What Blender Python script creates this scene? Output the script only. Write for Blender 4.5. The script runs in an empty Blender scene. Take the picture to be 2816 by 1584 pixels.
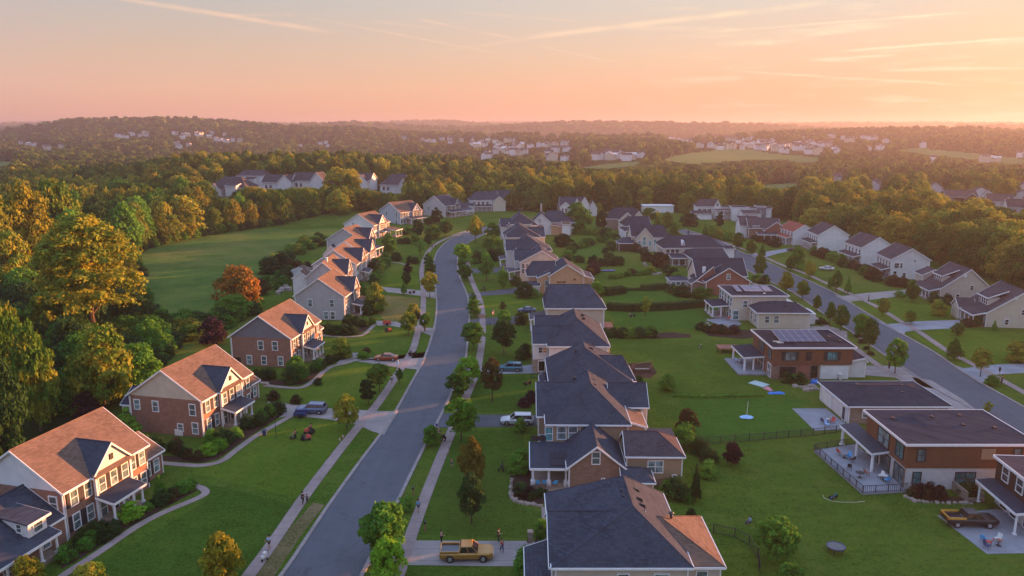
import bpy, bmesh, math, random
import numpy as np
from mathutils import Vector, Matrix
R = math.radians
sc = bpy.context.scene
COL = sc.collection
# ---------------------------------------------------------------- camera
CH, F, CX, CY = 47.0, 2077.0, 1408.0, 792.0        # eye height; focal length and centre in pixels of the 2816-wide photo
PIT = math.atan((CY - 350) / F); SP, CP = math.sin(PIT), math.cos(PIT)
cd = bpy.data.cameras.new('camera'); cam = bpy.data.objects.new('camera', cd); COL.objects.link(cam)
cd.sensor_width = 36; cd.lens = F / 2816 * 36; cd.clip_start = 1; cd.clip_end = 40000
cam.location = (0, 0, CH); cam.rotation_euler = (math.pi / 2 - PIT, 0, 0); sc.camera = cam
# ---------------------------------------------------------------- light and exposure
SUN_AZ, SUN_EL = 64.0, 5.0                           # azimuth measured to the right of the view direction
sdir = Vector((math.sin(R(SUN_AZ)) * math.cos(R(SUN_EL)), math.cos(R(SUN_AZ)) * math.cos(R(SUN_EL)), math.sin(R(SUN_EL))))
sl = bpy.data.lights.new('sun', 'SUN'); sl.energy = 4.5; sl.angle = R(0.6); sl.color = (1.0, 0.41, 0.155)
so = bpy.data.objects.new('sun', sl); COL.objects.link(so); so.rotation_euler = (-sdir).to_track_quat('-Z', 'Y').to_euler()
so.location = (60, 60, 90)
sc.view_settings.view_transform = 'Standard'; sc.view_settings.look = 'None'; sc.view_settings.gamma = 1.0
sc.view_settings.exposure = 2.25
HAZE = .00018
WS = 2 ** -2.16                                       # the sky is given in displayed brightness
cy = sc.cycles
cy.max_bounces = 5; cy.diffuse_bounces = 2; cy.glossy_bounces = 2; cy.transmission_bounces = 2
cy.volume_bounces = 1; cy.transparent_max_bounces = 6; cy.sample_clamp_indirect = 4
cy.use_denoising = True; cy.caustics_reflective = False; cy.caustics_refractive = False
# ---------------------------------------------------------------- pixel <-> place helpers
def P(px, py, z=0.0):
    d = py - CY; den = F * SP + d * CP; H = CH - z
    return Vector((H * (px - CX) / den, H * (F * CP - d * SP) / den, z))
def raydir(px, py):
    d = (py - CY) / F
    return Vector(((px - CX) / F, CP - d * SP, -SP - d * CP)).normalized()
def ztop(y, py):
    t = (py - CY) / F
    return CH - y * (SP + t * CP) / (CP - t * SP)
def proj(x, y, z):
    H = CH - z; dep = y * CP + H * SP
    return CX + F * x / dep, CY + F * (H * CP - y * SP) / dep
def S(k, x, y):                                      # crop pixel -> photo pixel, crops used while measuring
    x0, y0, s = {'A': (1300, 560, 6.44), 'B': (1400, 780, 6.44), 'C': (1440, 1000, 6.44), 'G': (1800, 680, 6.44), 'H': (2000, 880, 6.44),
                 'E': (1640, 540, 6.44), 'K': (1400, 900, 2.1186), 'M': (2100, 900, 2.1187), 'Q': (2116, 500, 3.623), 'U': (1600, 450, 3.623),
                 'Z1': (0, 900, 2.1186), 'Z2': (600, 900, 2.1186), 'Z3': (1200, 900, 2.1186), 'T3': (700, 600, 3.623), 'T4': (1300, 500, 3.623),
                 'T6': (1000, 400, 3.623), 'T7': (1900, 750, 3.623), 'V1': (0, 300, 2.74), 'V2': (900, 300, 2.576), 'V3': (1816, 300, 2.576), 'W': (550, 460, 6.44), 'D': (0, 0, .91477)}[k]
    return x0 + x / s, y0 + y / s
# ---------------------------------------------------------------- sky
w = bpy.data.worlds.new('World'); sc.world = w; w.use_nodes = True
nt = w.node_tree; nt.nodes.clear()
def nd(t, **k):
    n = nt.nodes.new(t)
    for a, b in k.items(): setattr(n, a, b)
    return n
def lk(a, b): nt.links.new(a, b)
def mth(op, a, b=None, c=None, clamp=False):
    n = nd('ShaderNodeMath', operation=op, use_clamp=clamp)
    for i, v in enumerate((a, b, c)):
        if v is None: continue
        if hasattr(v, 'links'): lk(v, n.inputs[i])
        else: n.inputs[i].default_value = v
    return n.outputs[0]
def vdot(v, vec):
    n = nd('ShaderNodeVectorMath', operation='DOT_PRODUCT'); lk(v, n.inputs[0]); n.inputs[1].default_value = vec
    return n.outputs['Value']
def ss(v, a, b, lo=0.0, hi=1.0):
    n = nd('ShaderNodeMapRange', interpolation_type='SMOOTHSTEP'); lk(v, n.inputs[0])
    for i, q in zip((1, 2, 3, 4), (a, b, lo, hi)): n.inputs[i].default_value = q
    return n.outputs[0]
def mix(f, a, b, bt='MIX'):
    n = nd('ShaderNodeMix', data_type='RGBA', blend_type=bt)
    for i, v in ((0, f), (6, a), (7, b)):
        if hasattr(v, 'links'): lk(v, n.inputs[i])
        else: n.inputs[i].default_value = v if i == 0 else (*v, 1)
    return n.outputs[2]
def ramp(v, stops):
    n = nd('ShaderNodeValToRGB'); lk(v, n.inputs[0]); e = n.color_ramp.elements
    while len(e) < len(stops): e.new(0.5)
    for k, (p, c) in zip(e, stops): k.position = p; k.color = (*c, 1)
    return n.outputs[0]
def s2l(r, g, b): return tuple((c / 255 / 12.92 if c < 10 else ((c / 255 + .055) / 1.055) ** 2.4) for c in (r, g, b))
tc = nd('ShaderNodeTexCoord'); dv = tc.outputs['Generated']
el = vdot(dv, (0, 0, 1))
q = mth('MULTIPLY', el, 2.0, clamp=True)             # 0..0.5 in sin(elevation) spread over the ramp
cool = ramp(q, [(0, s2l(226, 156, 130)), (.03, s2l(232, 170, 142)), (.09, s2l(230, 182, 154)), (.17, s2l(214, 184, 162)), (.29, s2l(190, 185, 180)), (.5, s2l(186, 196, 214)), (.8, s2l(176, 194, 226)), (1, s2l(166, 190, 232))])
warm = ramp(q, [(0, s2l(236, 160, 128)), (.03, s2l(242, 172, 134)), (.09, s2l(246, 188, 146)), (.17, s2l(242, 204, 170)), (.29, s2l(226, 212, 196)), (.5, s2l(205, 206, 214)), (.8, s2l(186, 198, 224)), (1, s2l(166, 190, 232))])
hx = vdot(dv, (math.sin(R(SUN_AZ)), math.cos(R(SUN_AZ)), 0))
base = mix(ss(hx, -.1, .99), cool, warm)
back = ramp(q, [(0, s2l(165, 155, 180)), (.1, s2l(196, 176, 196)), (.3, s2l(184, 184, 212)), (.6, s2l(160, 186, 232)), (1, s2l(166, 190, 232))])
base = mix(ss(hx, -.75, .05), back, base)            # dusk side of the sky behind the viewer, brightened for added fill
gl = ss(vdot(dv, tuple(raydir(3150, 270))), .955, 1.0)
base = mix(mth('MULTIPLY', gl, .35), base, s2l(255, 218, 170))
nz = nd('ShaderNodeTexNoise'); mp = nd('ShaderNodeMapping'); lk(dv, mp.inputs[0]); mp.inputs['Rotation'].default_value = (0, R(6), 0); mp.inputs['Scale'].default_value = (9, 9, 95)
lk(mp.outputs[0], nz.inputs[0]); nz.inputs['Scale'].default_value = 1.0; nz.inputs['Detail'].default_value = 6; nz.inputs['Roughness'].default_value = .6
cir = mth('MULTIPLY', ss(nz.outputs[0], .5, .78), mth('MULTIPLY', ss(vdot(dv, tuple(raydir(2350, 130))), .955, .995), .75))
nz2 = nd('ShaderNodeTexNoise'); lk(dv, nz2.inputs[0]); nz2.inputs['Scale'].default_value = 22; nz2.inputs['Detail'].default_value = 4
wob = mth('MULTIPLY', mth('SUBTRACT', nz2.outputs[0], .5), .003)
tot = cir
for x0, y0, x1, y1, wd, st in ((250, -12, 880, 88, 8, .55), (560, 38, 760, 36, 4, .25), (750, 38, 1280, 140, 2.6, .6), (1035, 45, 1310, 101, 4, .5), (1340, 112, 1560, 160, 2.4, .5),
                               (1290, 98, 2120, 2, 10, .6), (1560, 70, 1900, 74, 8, .3), (1710, 86, 2520, 25, 4, .5), (2080, 131, 2640, 90, 4.5, .85), (2030, 150, 2270, 138, 4, .45),
                               (1820, 178, 2480, 217, 4, .35), (930, 53, 1100, 72, 4, .25), (1080, 133, 1560, 66, 6, .25), (1140, 30, 1480, 55, 5, .25), (1790, 112, 1960, 104, 10, .45), (2200, 178, 2640, 170, 5, .35)):
    a = raydir(*S('D', x0, y0)); b = raydir(*S('D', x1, y1)); n_ = a.cross(b).normalized(); m_ = (a + b).normalized(); L_ = a.dot(m_)
    d_ = mth('ABSOLUTE', mth('ADD', vdot(dv, tuple(n_)), wob)) if wd > 3 else mth('ABSOLUTE', vdot(dv, tuple(n_)))
    band = ss(d_, 0, wd / 1900, 1, 0)
    al = ss(vdot(dv, tuple(m_)), L_, L_ + (1 - L_) * .6)
    ns = ss(nz2.outputs[0], .3, .62, .35, 1)
    tot = mth('ADD', tot, mth('MULTIPLY', mth('MULTIPLY', band, al), mth('MULTIPLY', ns, min(1, st * 1.35))))
base = mix(mth('MULTIPLY', tot, 1.2, clamp=True), base, mix(ss(hx, .3, .99), s2l(240, 205, 180), s2l(255, 238, 200)))
nsk = nd('ShaderNodeTexSky', sky_type='NISHITA', sun_disc=False, sun_elevation=R(SUN_EL), sun_rotation=R(SUN_AZ))
fin = mix(1.0, base, mix(1.0, nsk.outputs[0], (.004, .004, .004), 'MULTIPLY'), 'ADD')
bg = nd('ShaderNodeBackground'); lk(fin, bg.inputs[0]); lk(ss(el, .17, .4, WS, WS * 1.5), bg.inputs[1])   # sky above the view boosted as added ambient fill on the scene
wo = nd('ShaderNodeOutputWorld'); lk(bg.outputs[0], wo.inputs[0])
# ---------------------------------------------------------------- materials
MATS = {}
def material(name, build):
    global nt
    if name in MATS: return MATS[name]
    m = bpy.data.materials.new(name); m.use_nodes = True; nt = m.node_tree
    bs = nt.nodes['Principled BSDF']; bs.inputs['Specular IOR Level'].default_value = .3
    build(bs); MATS[name] = m
    return m
def noise(vec, scale, detail=3, rough=.55, out=0):
    n = nd('ShaderNodeTexNoise'); lk(vec, n.inputs[0]); n.inputs['Scale'].default_value = scale; n.inputs['Detail'].default_value = detail; n.inputs['Roughness'].default_value = rough
    return n.outputs[out]
def bump(bs, h, dist, strength=.5):
    b = nd('ShaderNodeBump'); lk(h, b.inputs['Height']); b.inputs['Distance'].default_value = dist; b.inputs['Strength'].default_value = strength
    lk(b.outputs[0], bs.inputs['Normal'])
def nd_add(a, v):
    n = nd('ShaderNodeTexNoise'); lk(v, n.inputs[0]); n.inputs['Scale'].default_value = .5; q_ = nd('ShaderNodeVectorMath', operation='MULTIPLY_ADD'); lk(n.outputs['Color'], q_.inputs[0]); q_.inputs[1].default_value = (.35, .35, 0); lk(a, q_.inputs[2]); return q_.outputs[0]
def wallvec():
    t = nd('ShaderNodeTexCoord'); s = nd('ShaderNodeSeparateXYZ'); lk(t.outputs['Object'], s.inputs[0]); c = nd('ShaderNodeCombineXYZ')
    lk(mth('ADD', s.outputs[0], s.outputs[1]), c.inputs[0]); lk(s.outputs[2], c.inputs[1]); return c.outputs[0], t.outputs['Object'], s
def plain(name, c, rough=.7, var=.25, sc_=2.0, metal=0.0, bm=0.0, spec=.3):
    def f(bs):
        t = nd('ShaderNodeTexCoord'); v = t.outputs['Object']
        n = mth('ADD', mth('MULTIPLY', noise(v, sc_), .6), mth('MULTIPLY', noise(v, sc_ * 9, 4), .4))
        lk(mix(ss(n, .3, .7), tuple(x * (1 - var) for x in c), tuple(min(1, x * (1 + var)) for x in c)), bs.inputs['Base Color'])
        bs.inputs['Roughness'].default_value = rough; bs.inputs['Metallic'].default_value = metal; bs.inputs['Specular IOR Level'].default_value = spec
        if bm: bump(bs, noise(v, sc_ * 12, 4), bm)
    return material(name, f)
def siding(name, c, pitch=.16, vertical=False):
    def f(bs):
        v, o, s = wallvec(); 
        z = s.outputs[2] if not vertical else mth('ADD', s.outputs[0], s.outputs[1])
        fr = mth('FRACT', mth('MULTIPLY', z, 1 / pitch))
        n = noise(o, .7, 4); n2 = noise(o, 14, 3)
        st = mth('ADD', mth('MULTIPLY', n, .5), mth('MULTIPLY', n2, .5))
        col = mix(ss(st, .3, .7), tuple(x * .86 for x in c), tuple(min(1, x * 1.1) for x in c))
        lk(col, bs.inputs['Base Color']); bs.inputs['Roughness'].default_value = .65
        bump(bs, fr, .03, .8)
    return material(name, f)
def brick(name, c1, c2, mortar, bw=.5, bh=.16):
    def f(bs):
        v, o, s = wallvec(); b = nd('ShaderNodeTexBrick'); lk(v, b.inputs[0])
        b.inputs['Scale'].default_value = 1; b.inputs['Brick Width'].default_value = bw; b.inputs['Row Height'].default_value = bh; b.inputs['Mortar Size'].default_value = .018
        for i, c in ((1, c1), (2, c2), (3, mortar)): b.inputs[i].default_value = (*c, 1)
        lk(mix(mth('MULTIPLY', noise(o, 1.3, 5), .75), b.outputs[0], tuple(x * .5 for x in c1)), bs.inputs['Base Color']); bs.inputs['Roughness'].default_value = .85
        bump(bs, b.outputs[1], -.01, .5)
    return material(name, f)
def shingle(name, c, var=.22, bp=.4):
    def f(bs):
        v, o, s = wallvec(); m2 = nd('ShaderNodeMapping'); lk(v, m2.inputs[0]); m2.inputs['Scale'].default_value = (1, 1.7, 1)
        b = nd('ShaderNodeTexBrick'); lk(m2.outputs[0], b.inputs[0])
        b.inputs['Scale'].default_value = 1; b.inputs['Brick Width'].default_value = .45; b.inputs['Row Height'].default_value = .24; b.inputs['Mortar Size'].default_value = .014; b.inputs['Bias'].default_value = 0
        b.inputs[1].default_value = (*[x * (1 + var) for x in c], 1); b.inputs[2].default_value = (*[x * (1 - var) for x in c], 1); b.inputs[3].default_value = (*[x * .6 for x in c], 1)
        st = noise(o, .35, 4)
        lk(mix(ss(st, .3, .7, 0, .4), b.outputs[0], tuple(x * 1.5 for x in c)), bs.inputs['Base Color']); bs.inputs['Roughness'].default_value = 1; bs.inputs['Specular IOR Level'].default_value = 0
        bump(bs, mth('ADD', noise(o, 9, 3), b.outputs[1]), -.03, bp)
    return material(name, f)
def leaf(name, c1, c2, c3=None, amt=.3, sat=1.0):
    def f(bs):
        t = nd('ShaderNodeTexCoord'); oi = nd('ShaderNodeObjectInfo'); g = nd('ShaderNodeNewGeometry')
        n = noise(g.outputs['Position'], .55, 3)
        col = mix(ss(n, .35, .65), c1, c2)
        col = mix(mth('MULTIPLY', noise(g.outputs['Position'], 3.5, 2), .45), col, tuple(x * .65 for x in c1))
        if c3: col = mix(ss(mth('ADD', mth('MULTIPLY', noise(g.outputs['Position'], .28, 2), .8), mth('MULTIPLY', oi.outputs['Random'], .35)), .5, .75, 0, .9), col, c3)
        hs = nd('ShaderNodeHueSaturation'); lk(col, hs.inputs['Color']); lk(ss(oi.outputs['Random'], 0, 1, .7, 1.35), hs.inputs['Value']); lk(ss(oi.outputs['Random'], 0, 1, .515, .492), hs.inputs['Hue']); hs.inputs['Saturation'].default_value = sat
        lk(hs.outputs[0], bs.inputs['Base Color']); bs.inputs['Roughness'].default_value = .8; bs.inputs['Specular IOR Level'].default_value = .12
        tr = nd('ShaderNodeBsdfTranslucent'); lk(hs.outputs[0], tr.inputs[0]); mx = nd('ShaderNodeMixShader'); mx.inputs[0].default_value = amt
        lk(bs.outputs[0], mx.inputs[1]); lk(tr.outputs[0], mx.inputs[2]); lk(mx.outputs[0], nt.nodes['Material Output'].inputs[0])
    return material(name, f)
def grass(name, c1, c2, c3, big=.02, stripes=0):
    def f(bs):
        g = nd('ShaderNodeNewGeometry'); v = g.outputs['Position']
        col = mix(ss(noise(v, .06, 5), .35, .65), c1, c2)
        m2 = nd('ShaderNodeMapping'); lk(v, m2.inputs[0]); m2.inputs['Scale'].default_value = (.5, 1.6, 1); m2.inputs['Rotation'].default_value = (0, 0, R(8))
        col = mix(ss(noise(m2.outputs[0], .5, 6, .7), .4, .75, 0, .6), col, tuple(x * .5 for x in c1))
        col = mix(ss(noise(v, big, 4), .47, .66, 0, .8), col, c3); col = mix(ss(noise(v, .22, 5, .65), .5, .68, 0, .6), col, tuple((x + y) * .5 for x, y in zip(c3, c2))); col = mix(ss(noise(v, .13, 4, .6, 0), .3, .46, .45, 0), col, tuple(x * .6 for x in c1))
        col = mix(ss(noise(v, 3.2, 4, .8), .38, .62, 0, .5), col, tuple(x * 1.7 for x in c2)); col = mix(ss(noise(v, 1.1, 5, .75), .5, .66, 0, .4), col, tuple(x * .45 for x in c1))
        if stripes:
            s = nd('ShaderNodeSeparateXYZ'); lk(v, s.inputs[0]); wv = mth('SINE', mth('MULTIPLY', mth('ADD', s.outputs[0], mth('MULTIPLY', s.outputs[1], .12)), stripes))
            col = mix(ss(wv, -.4, .4, 0, .3), col, tuple(x * 1.5 for x in c1))
        lk(col, bs.inputs['Base Color']); bs.inputs['Roughness'].default_value = 1; bs.inputs['Specular IOR Level'].default_value = 0
        bump(bs, mth('ADD', noise(v, 6, 5, .8), mth('MULTIPLY', noise(v, .8, 3), 1.2)), .35, .55)
    return material(name, f)
def paving(name, c, rough=.9, sc_=1.2, joints=0, cracks=0):
    def f(bs):
        g = nd('ShaderNodeNewGeometry'); v = g.outputs['Position']
        n = mth('ADD', mth('MULTIPLY', noise(v, sc_ * .25, 5), .5), mth('MULTIPLY', noise(v, sc_ * 8, 5, .8), .5))
        col = mix(ss(n, .3, .7), tuple(x * (.86 if cracks else .72) for x in c), tuple(x * (1.12 if cracks else 1.25) for x in c))
        if cracks:
            vo = nd('ShaderNodeTexVoronoi', feature='DISTANCE_TO_EDGE'); m3 = nd('ShaderNodeMapping'); lk(v, m3.inputs[0]); m3.inputs['Scale'].default_value = (.16, .09, 1); lk(nd_add(m3.outputs[0], v), vo.inputs[0]); vo.inputs['Scale'].default_value = 1
            col = mix(ss(vo.outputs['Distance'], .0, .012, .3, 0), col, (.03, .03, .035))
            m4 = nd('ShaderNodeMapping'); lk(v, m4.inputs[0]); m4.inputs['Scale'].default_value = (.8, .05, 1); m4.inputs['Rotation'].default_value = (0, 0, R(-8)); col = mix(ss(noise(m4.outputs[0], 1, 3), .4, .7, 0, .22), col, tuple(x * 1.35 for x in c))
        if joints:
            s = nd('ShaderNodeSeparateXYZ'); lk(v, s.inputs[0]); fr = mth('ABSOLUTE', mth('SUBTRACT', mth('FRACT', mth('MULTIPLY', s.outputs[1], 1 / joints)), .5))
            col = mix(ss(fr, .0, .035, .6, 0), col, tuple(x * .4 for x in c))
        lk(col, bs.inputs['Base Color']); bs.inputs['Roughness'].default_value = rough; bs.inputs['Specular IOR Level'].default_value = .15
        bump(bs, noise(v, sc_ * 14, 4), .02, .4)
    return material(name, f)
def glass(name, c):
    def f(bs):
        t = nd('ShaderNodeTexCoord'); n = noise(t.outputs['Object'], .9, 2)
        oi = nd('ShaderNodeObjectInfo'); lk(mix(mth('MULTIPLY', oi.outputs['Random'], .75), mix(ss(n, .4, .6), tuple(x * .6 for x in c), tuple(x * 1.5 for x in c)), tuple(x * .25 for x in c)), bs.inputs['Base Color'])
        bs.inputs['Roughness'].default_value = .08; bs.inputs['Specular IOR Level'].default_value = .9
    return material(name, f)
def paint(name, c, metal=.3, rough=.35):
    def f(bs):
        t = nd('ShaderNodeTexCoord')
        lk(mix(mth('MULTIPLY', noise(t.outputs['Object'], 3, 4), .4), c, tuple(x * .6 for x in c)), bs.inputs['Base Color'])
        bs.inputs['Roughness'].default_value = rough; bs.inputs['Metallic'].default_value = metal; bs.inputs['Coat Weight'].default_value = .5; bs.inputs['Coat Roughness'].default_value = .15
    return material(name, f)
WHITE = siding('white_siding', (.72, .7, .69)); CREAM = siding('cream_siding', (.56, .49, .39)); GREY = siding('grey_siding', (.42, .41, .42)); BLUEGREY = siding('blue_grey_siding', (.36, .42, .48))
SLATEG = siding('slate_gable_siding', (.17, .17, .2)); TAN = siding('tan_siding', (.36, .25, .16)); BEIGE = siding('beige_siding', (.5, .42, .35)); PALE = siding('pale_siding', (.64, .61, .6))
BRICKR = brick('red_brick', (.27, .115, .075), (.36, .17, .115), (.3, .24, .2)); BRICKO = brick('orange_brick', (.62, .33, .18), (.7, .38, .2), (.55, .35, .22)); BRICKB = brick('brown_brick', (.24, .13, .09), (.34, .2, .14), (.25, .2, .17))
BRICKF = brick('rust_brick', (.3, .1, .07), (.34, .13, .09), (.26, .15, .12)); WBRICK = brick('white_painted_brick', (.6, .57, .55), (.66, .63, .6), (.5, .47, .46)); STONE = brick('tan_stone', (.3, .22, .17), (.4, .32, .25), (.2, .17, .15), .7, .3)
WOOD = siding('brown_wood_cladding', (.17, .07, .038), .2); DWOOD = siding('dark_wood_cladding', (.06, .028, .02), .2); DECKW = plain('deck_boards', (.3, .13, .09), .8)
SH = shingle('slate_shingles', (.05, .056, .074)); SHB = shingle('brown_shingles', (.145, .098, .076)); SHD = shingle('dark_shingles', (.04, .042, .056), bp=.12); SHP = shingle('purple_grey_shingles', (.07, .058, .066)); SHR = shingle('red_shingles', (.26, .08, .06)); SHK = plain('blue_black_metal', (.022, .03, .05), .7, .2, .8)
TRIM = plain('white_trim', (.72, .7, .7), .55, .08); GLASS = glass('window_glass', (.16, .22, .23)); GTEAL = glass('teal_glass', (.08, .26, .28)); GDARK = glass('dark_glass', (.02, .022, .03)); SHUT = plain('dark_shutter', (.03, .025, .03), .6)
DKMET = plain('dark_metal', (.03, .03, .035), .5); CONC = paving('concrete', (.28, .245, .235), joints=2.4); WALK = paving('sidewalk_concrete', (.27, .21, .2), joints=1.6); KERB = paving('kerb_concrete', (.27, .23, .22), joints=3.0); ASPH = paving('asphalt', (.092, .1, .118), sc_=1.5, cracks=1); ASPHD = paving('driveway_asphalt', (.085, .09, .105)); PATIO = paving('patio_concrete', (.24, .25, .28))
MULCH = paving('mulch', (.045, .024, .018), 1, 3); ROCK = plain('rock', (.33, .27, .23), .9, .3, 1.2, bm=.1); BARK = plain('bark', (.075, .05, .035), .95, .35, 3, bm=.05)
LAWN = grass('lawn_grass', (.036, .08, .011), (.072, .12, .017), (.14, .135, .035), stripes=0); FIELD = grass('meadow_grass', (.034, .085, .02), (.085, .14, .03), (.19, .15, .05), .022); DRY = grass('dry_grass', (.09, .09, .035), (.15, .12, .06), (.2, .15, .09), .3)
PASTURE = grass('pasture_grass', (.09, .13, .035), (.12, .16, .05), (.14, .15, .06), .01); LAWN2 = grass('front_lawn_grass', (.046, .092, .01), (.088, .135, .017), (.13, .14, .028), stripes=1.5); LAWN3 = grass('darker_lawn_grass', (.03, .07, .011), (.055, .105, .015), (.08, .1, .02)); BROWNL = grass('browning_lawn_grass', (.11, .11, .03), (.16, .14, .045), (.22, .15, .07), .08)  # LAWN3 is the darker grass of some front plots
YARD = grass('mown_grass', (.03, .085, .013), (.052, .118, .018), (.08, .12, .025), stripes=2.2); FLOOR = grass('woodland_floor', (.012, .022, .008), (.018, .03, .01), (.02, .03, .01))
LG = leaf('green_leaves', (.065, .18, .02), (.1, .25, .028)); LB = leaf('bright_green_leaves', (.11, .27, .015), (.17, .34, .025)); LD = leaf('dark_green_leaves', (.022, .06, .016), (.035, .085, .02)); LY = leaf('golden_leaves', (.27, .25, .02), (.38, .31, .03), (.12, .17, .02)); LO = leaf('orange_leaves', (.34, .13, .02), (.4, .19, .03), (.09, .09, .02))
LP = leaf('purple_leaves', (.028, .012, .018), (.045, .018, .026)); LW = leaf('brown_green_leaves', (.06, .045, .018), (.09, .07, .025)); LX = leaf('turning_leaves', (.07, .16, .018), (.11, .2, .022), (.27, .25, .025)); LF = leaf('woodland_leaves', (.036, .1, .014), (.065, .14, .018), (.13, .16, .02)); LFF = leaf('far_woodland_leaves', (.022, .055, .022), (.035, .075, .024), (.07, .08, .025)); LFY = leaf('woodland_golden_leaves', (.11, .15, .014), (.17, .19, .02), (.22, .18, .02))
# ---------------------------------------------------------------- mesh and object helpers
class MB:
    def __init__(s): s.v = []; s.f = []; s.m = []
    def poly(s, pts, m=0):
        k = len(s.v); s.v += [tuple(p) for p in pts]; s.f.append(tuple(range(k, k + len(pts)))); s.m.append(m); return s
    def hexa(s, a, b, m=0):                            # two quads joined
        k = len(s.v); s.v += [tuple(p) for p in a] + [tuple(p) for p in b]
        for f in ((3, 2, 1, 0), (4, 5, 6, 7), (0, 1, 5, 4), (1, 2, 6, 5), (2, 3, 7, 6), (3, 0, 4, 7)): s.f.append(tuple(k + i for i in f)); s.m.append(m)
        return s
    def box(s, x0, x1, y0, y1, z0, z1, m=0): return s.hexa([(x0, y0, z0), (x1, y0, z0), (x1, y1, z0), (x0, y1, z0)], [(x0, y0, z1), (x1, y0, z1), (x1, y1, z1), (x0, y1, z1)], m)
    def slab(s, pts, t, m=0):                          # polygon thickened downward
        n = len(pts); k = len(s.v); s.v += [tuple(p) for p in pts] + [(p[0], p[1], p[2] - t) for p in pts]
        s.f.append(tuple(k + i for i in range(n))); s.f.append(tuple(k + n + i for i in reversed(range(n)))); s.m += [m, m]
        for i in range(n): j = (i + 1) % n; s.f.append((k + j, k + i, k + n + i, k + n + j)); s.m.append(m)
        return s
    def beam(s, a, b, wd, h, m=0, up=0):               # board from a to b, wd thick, h high, hanging below the line
        a = Vector(a); b = Vector(b); d = (b - a); n = Vector((-d.y, d.x, 0)); n = n.normalized() * wd / 2 if n.length > 1e-6 else Vector((wd / 2, 0, 0)); u = Vector((0, 0, up)); l = Vector((0, 0, h - up))
        return s.hexa([a - n - l, b - n - l, b + n - l, a + n - l], [a - n + u, b - n + u, b + n + u, a + n + u], m)
    def tube(s, a, b, r0, r1, n=8, m=0, cap=True):
        a = Vector(a); b = Vector(b); d = (b - a).normalized(); x = d.orthogonal().normalized(); y = d.cross(x); k = len(s.v)
        for c, r in ((a, r0), (b, r1)):
            for i in range(n): t = 2 * math.pi * i / n; s.v.append(tuple(c + x * r * math.cos(t) + y * r * math.sin(t)))
        for i in range(n): j = (i + 1) % n; s.f.append((k + i, k + j, k + n + j, k + n + i)); s.m.append(m)
        if cap: s.f.append(tuple(k + i for i in reversed(range(n)))); s.f.append(tuple(k + n + i for i in range(n))); s.m += [m, m]
        return s
    def blob(s, c, r, m=0, n=8, seed=0, jit=.0):
        rg = random.Random(seed); k = len(s.v); ns = n // 2; r = (r, r, r) if not hasattr(r, '__len__') else r
        for i in range(ns + 1):
            for j in range(n):
                a = math.pi * i / ns; b = 2 * math.pi * j / n; q_ = 1 + rg.uniform(-jit, jit)
                s.v.append((c[0] + r[0] * q_ * math.sin(a) * math.cos(b), c[1] + r[1] * q_ * math.sin(a) * math.sin(b), c[2] + r[2] * q_ * math.cos(a)))
        for i in range(ns):
            for j in range(n): s.f.append((k + i * n + j, k + (i + 1) * n + j, k + (i + 1) * n + (j + 1) % n, k + i * n + (j + 1) % n)); s.m.append(m)
        return s
    def build(s, name, mats, parent=None, loc=(0, 0, 0), rz=0, smooth=False):
        me = bpy.data.meshes.new(name); me.from_pydata(s.v, [], s.f); mats = mats if isinstance(mats, (list, tuple)) else [mats]
        for m in mats: me.materials.append(m)
        me.polygons.foreach_set('material_index', s.m)
        if smooth: me.polygons.foreach_set('use_smooth', [True] * len(s.f))
        me.update(); return link(name, me, parent, loc, rz)
def link(name, me, parent=None, loc=(0, 0, 0), rz=0, scale=None):
    o = bpy.data.objects.new(name, me); COL.objects.link(o); o.parent = parent; o.location = loc; o.rotation_euler = (0, 0, rz)
    if scale: o.scale = scale
    return o
def tag(o, label=None, cat=None, group=None, kind=None):
    for k, v in (('label', label), ('category', cat), ('group', group), ('kind', kind)):
        if v: o[k] = v
    return o
def thing(name, label, cat, loc, rz=0, group=None): return tag(link(name, None, None, loc, rz), label, cat, group)
def struct(o): o['kind'] = 'structure'; return o
def catmull(pts, n=6):
    p = [Vector(q) for q in pts]; p = [2 * p[0] - p[1]] + p + [2 * p[-1] - p[-2]]; out = []
    for i in range(1, len(p) - 2):
        for k in range(n):
            t = k / n; a, b, c, d = p[i - 1:i + 3]
            out.append(.5 * ((2 * b) + (c - a) * t + (2 * a - 5 * b + 4 * c - d) * t * t + (3 * b - a - 3 * c + d) * t ** 3))
    return out + [p[-2]]
def offset(pl, d):
    out = []
    for i, p in enumerate(pl):
        t = (pl[min(i + 1, len(pl) - 1)] - pl[max(i - 1, 0)]).normalized(); out.append(p + Vector((-t.y, t.x, 0)) * d)
    return out
def ribbon(name, pl, d0, d1, z, t, mat, parent=None):
    a = offset(pl, d0); b = offset(pl, d1); mb = MB()
    for i in range(len(pl) - 1):
        mb.poly([(a[i].x, a[i].y, z), (a[i + 1].x, a[i + 1].y, z), (b[i + 1].x, b[i + 1].y, z), (b[i].x, b[i].y, z)][::-1])
        for q_ in (a, b): mb.poly([(q_[i].x, q_[i].y, z), (q_[i + 1].x, q_[i + 1].y, z), (q_[i + 1].x, q_[i + 1].y, z - t), (q_[i].x, q_[i].y, z - t)])
    return mb.build(name, mat, parent)
def sheet(name, pts, z, t, mat, parent=None):
    return MB().slab([(p[0], p[1], z) for p in pts], t).build(name, mat, parent)
def PP(*pts): return [P(*p) for p in pts]
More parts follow.
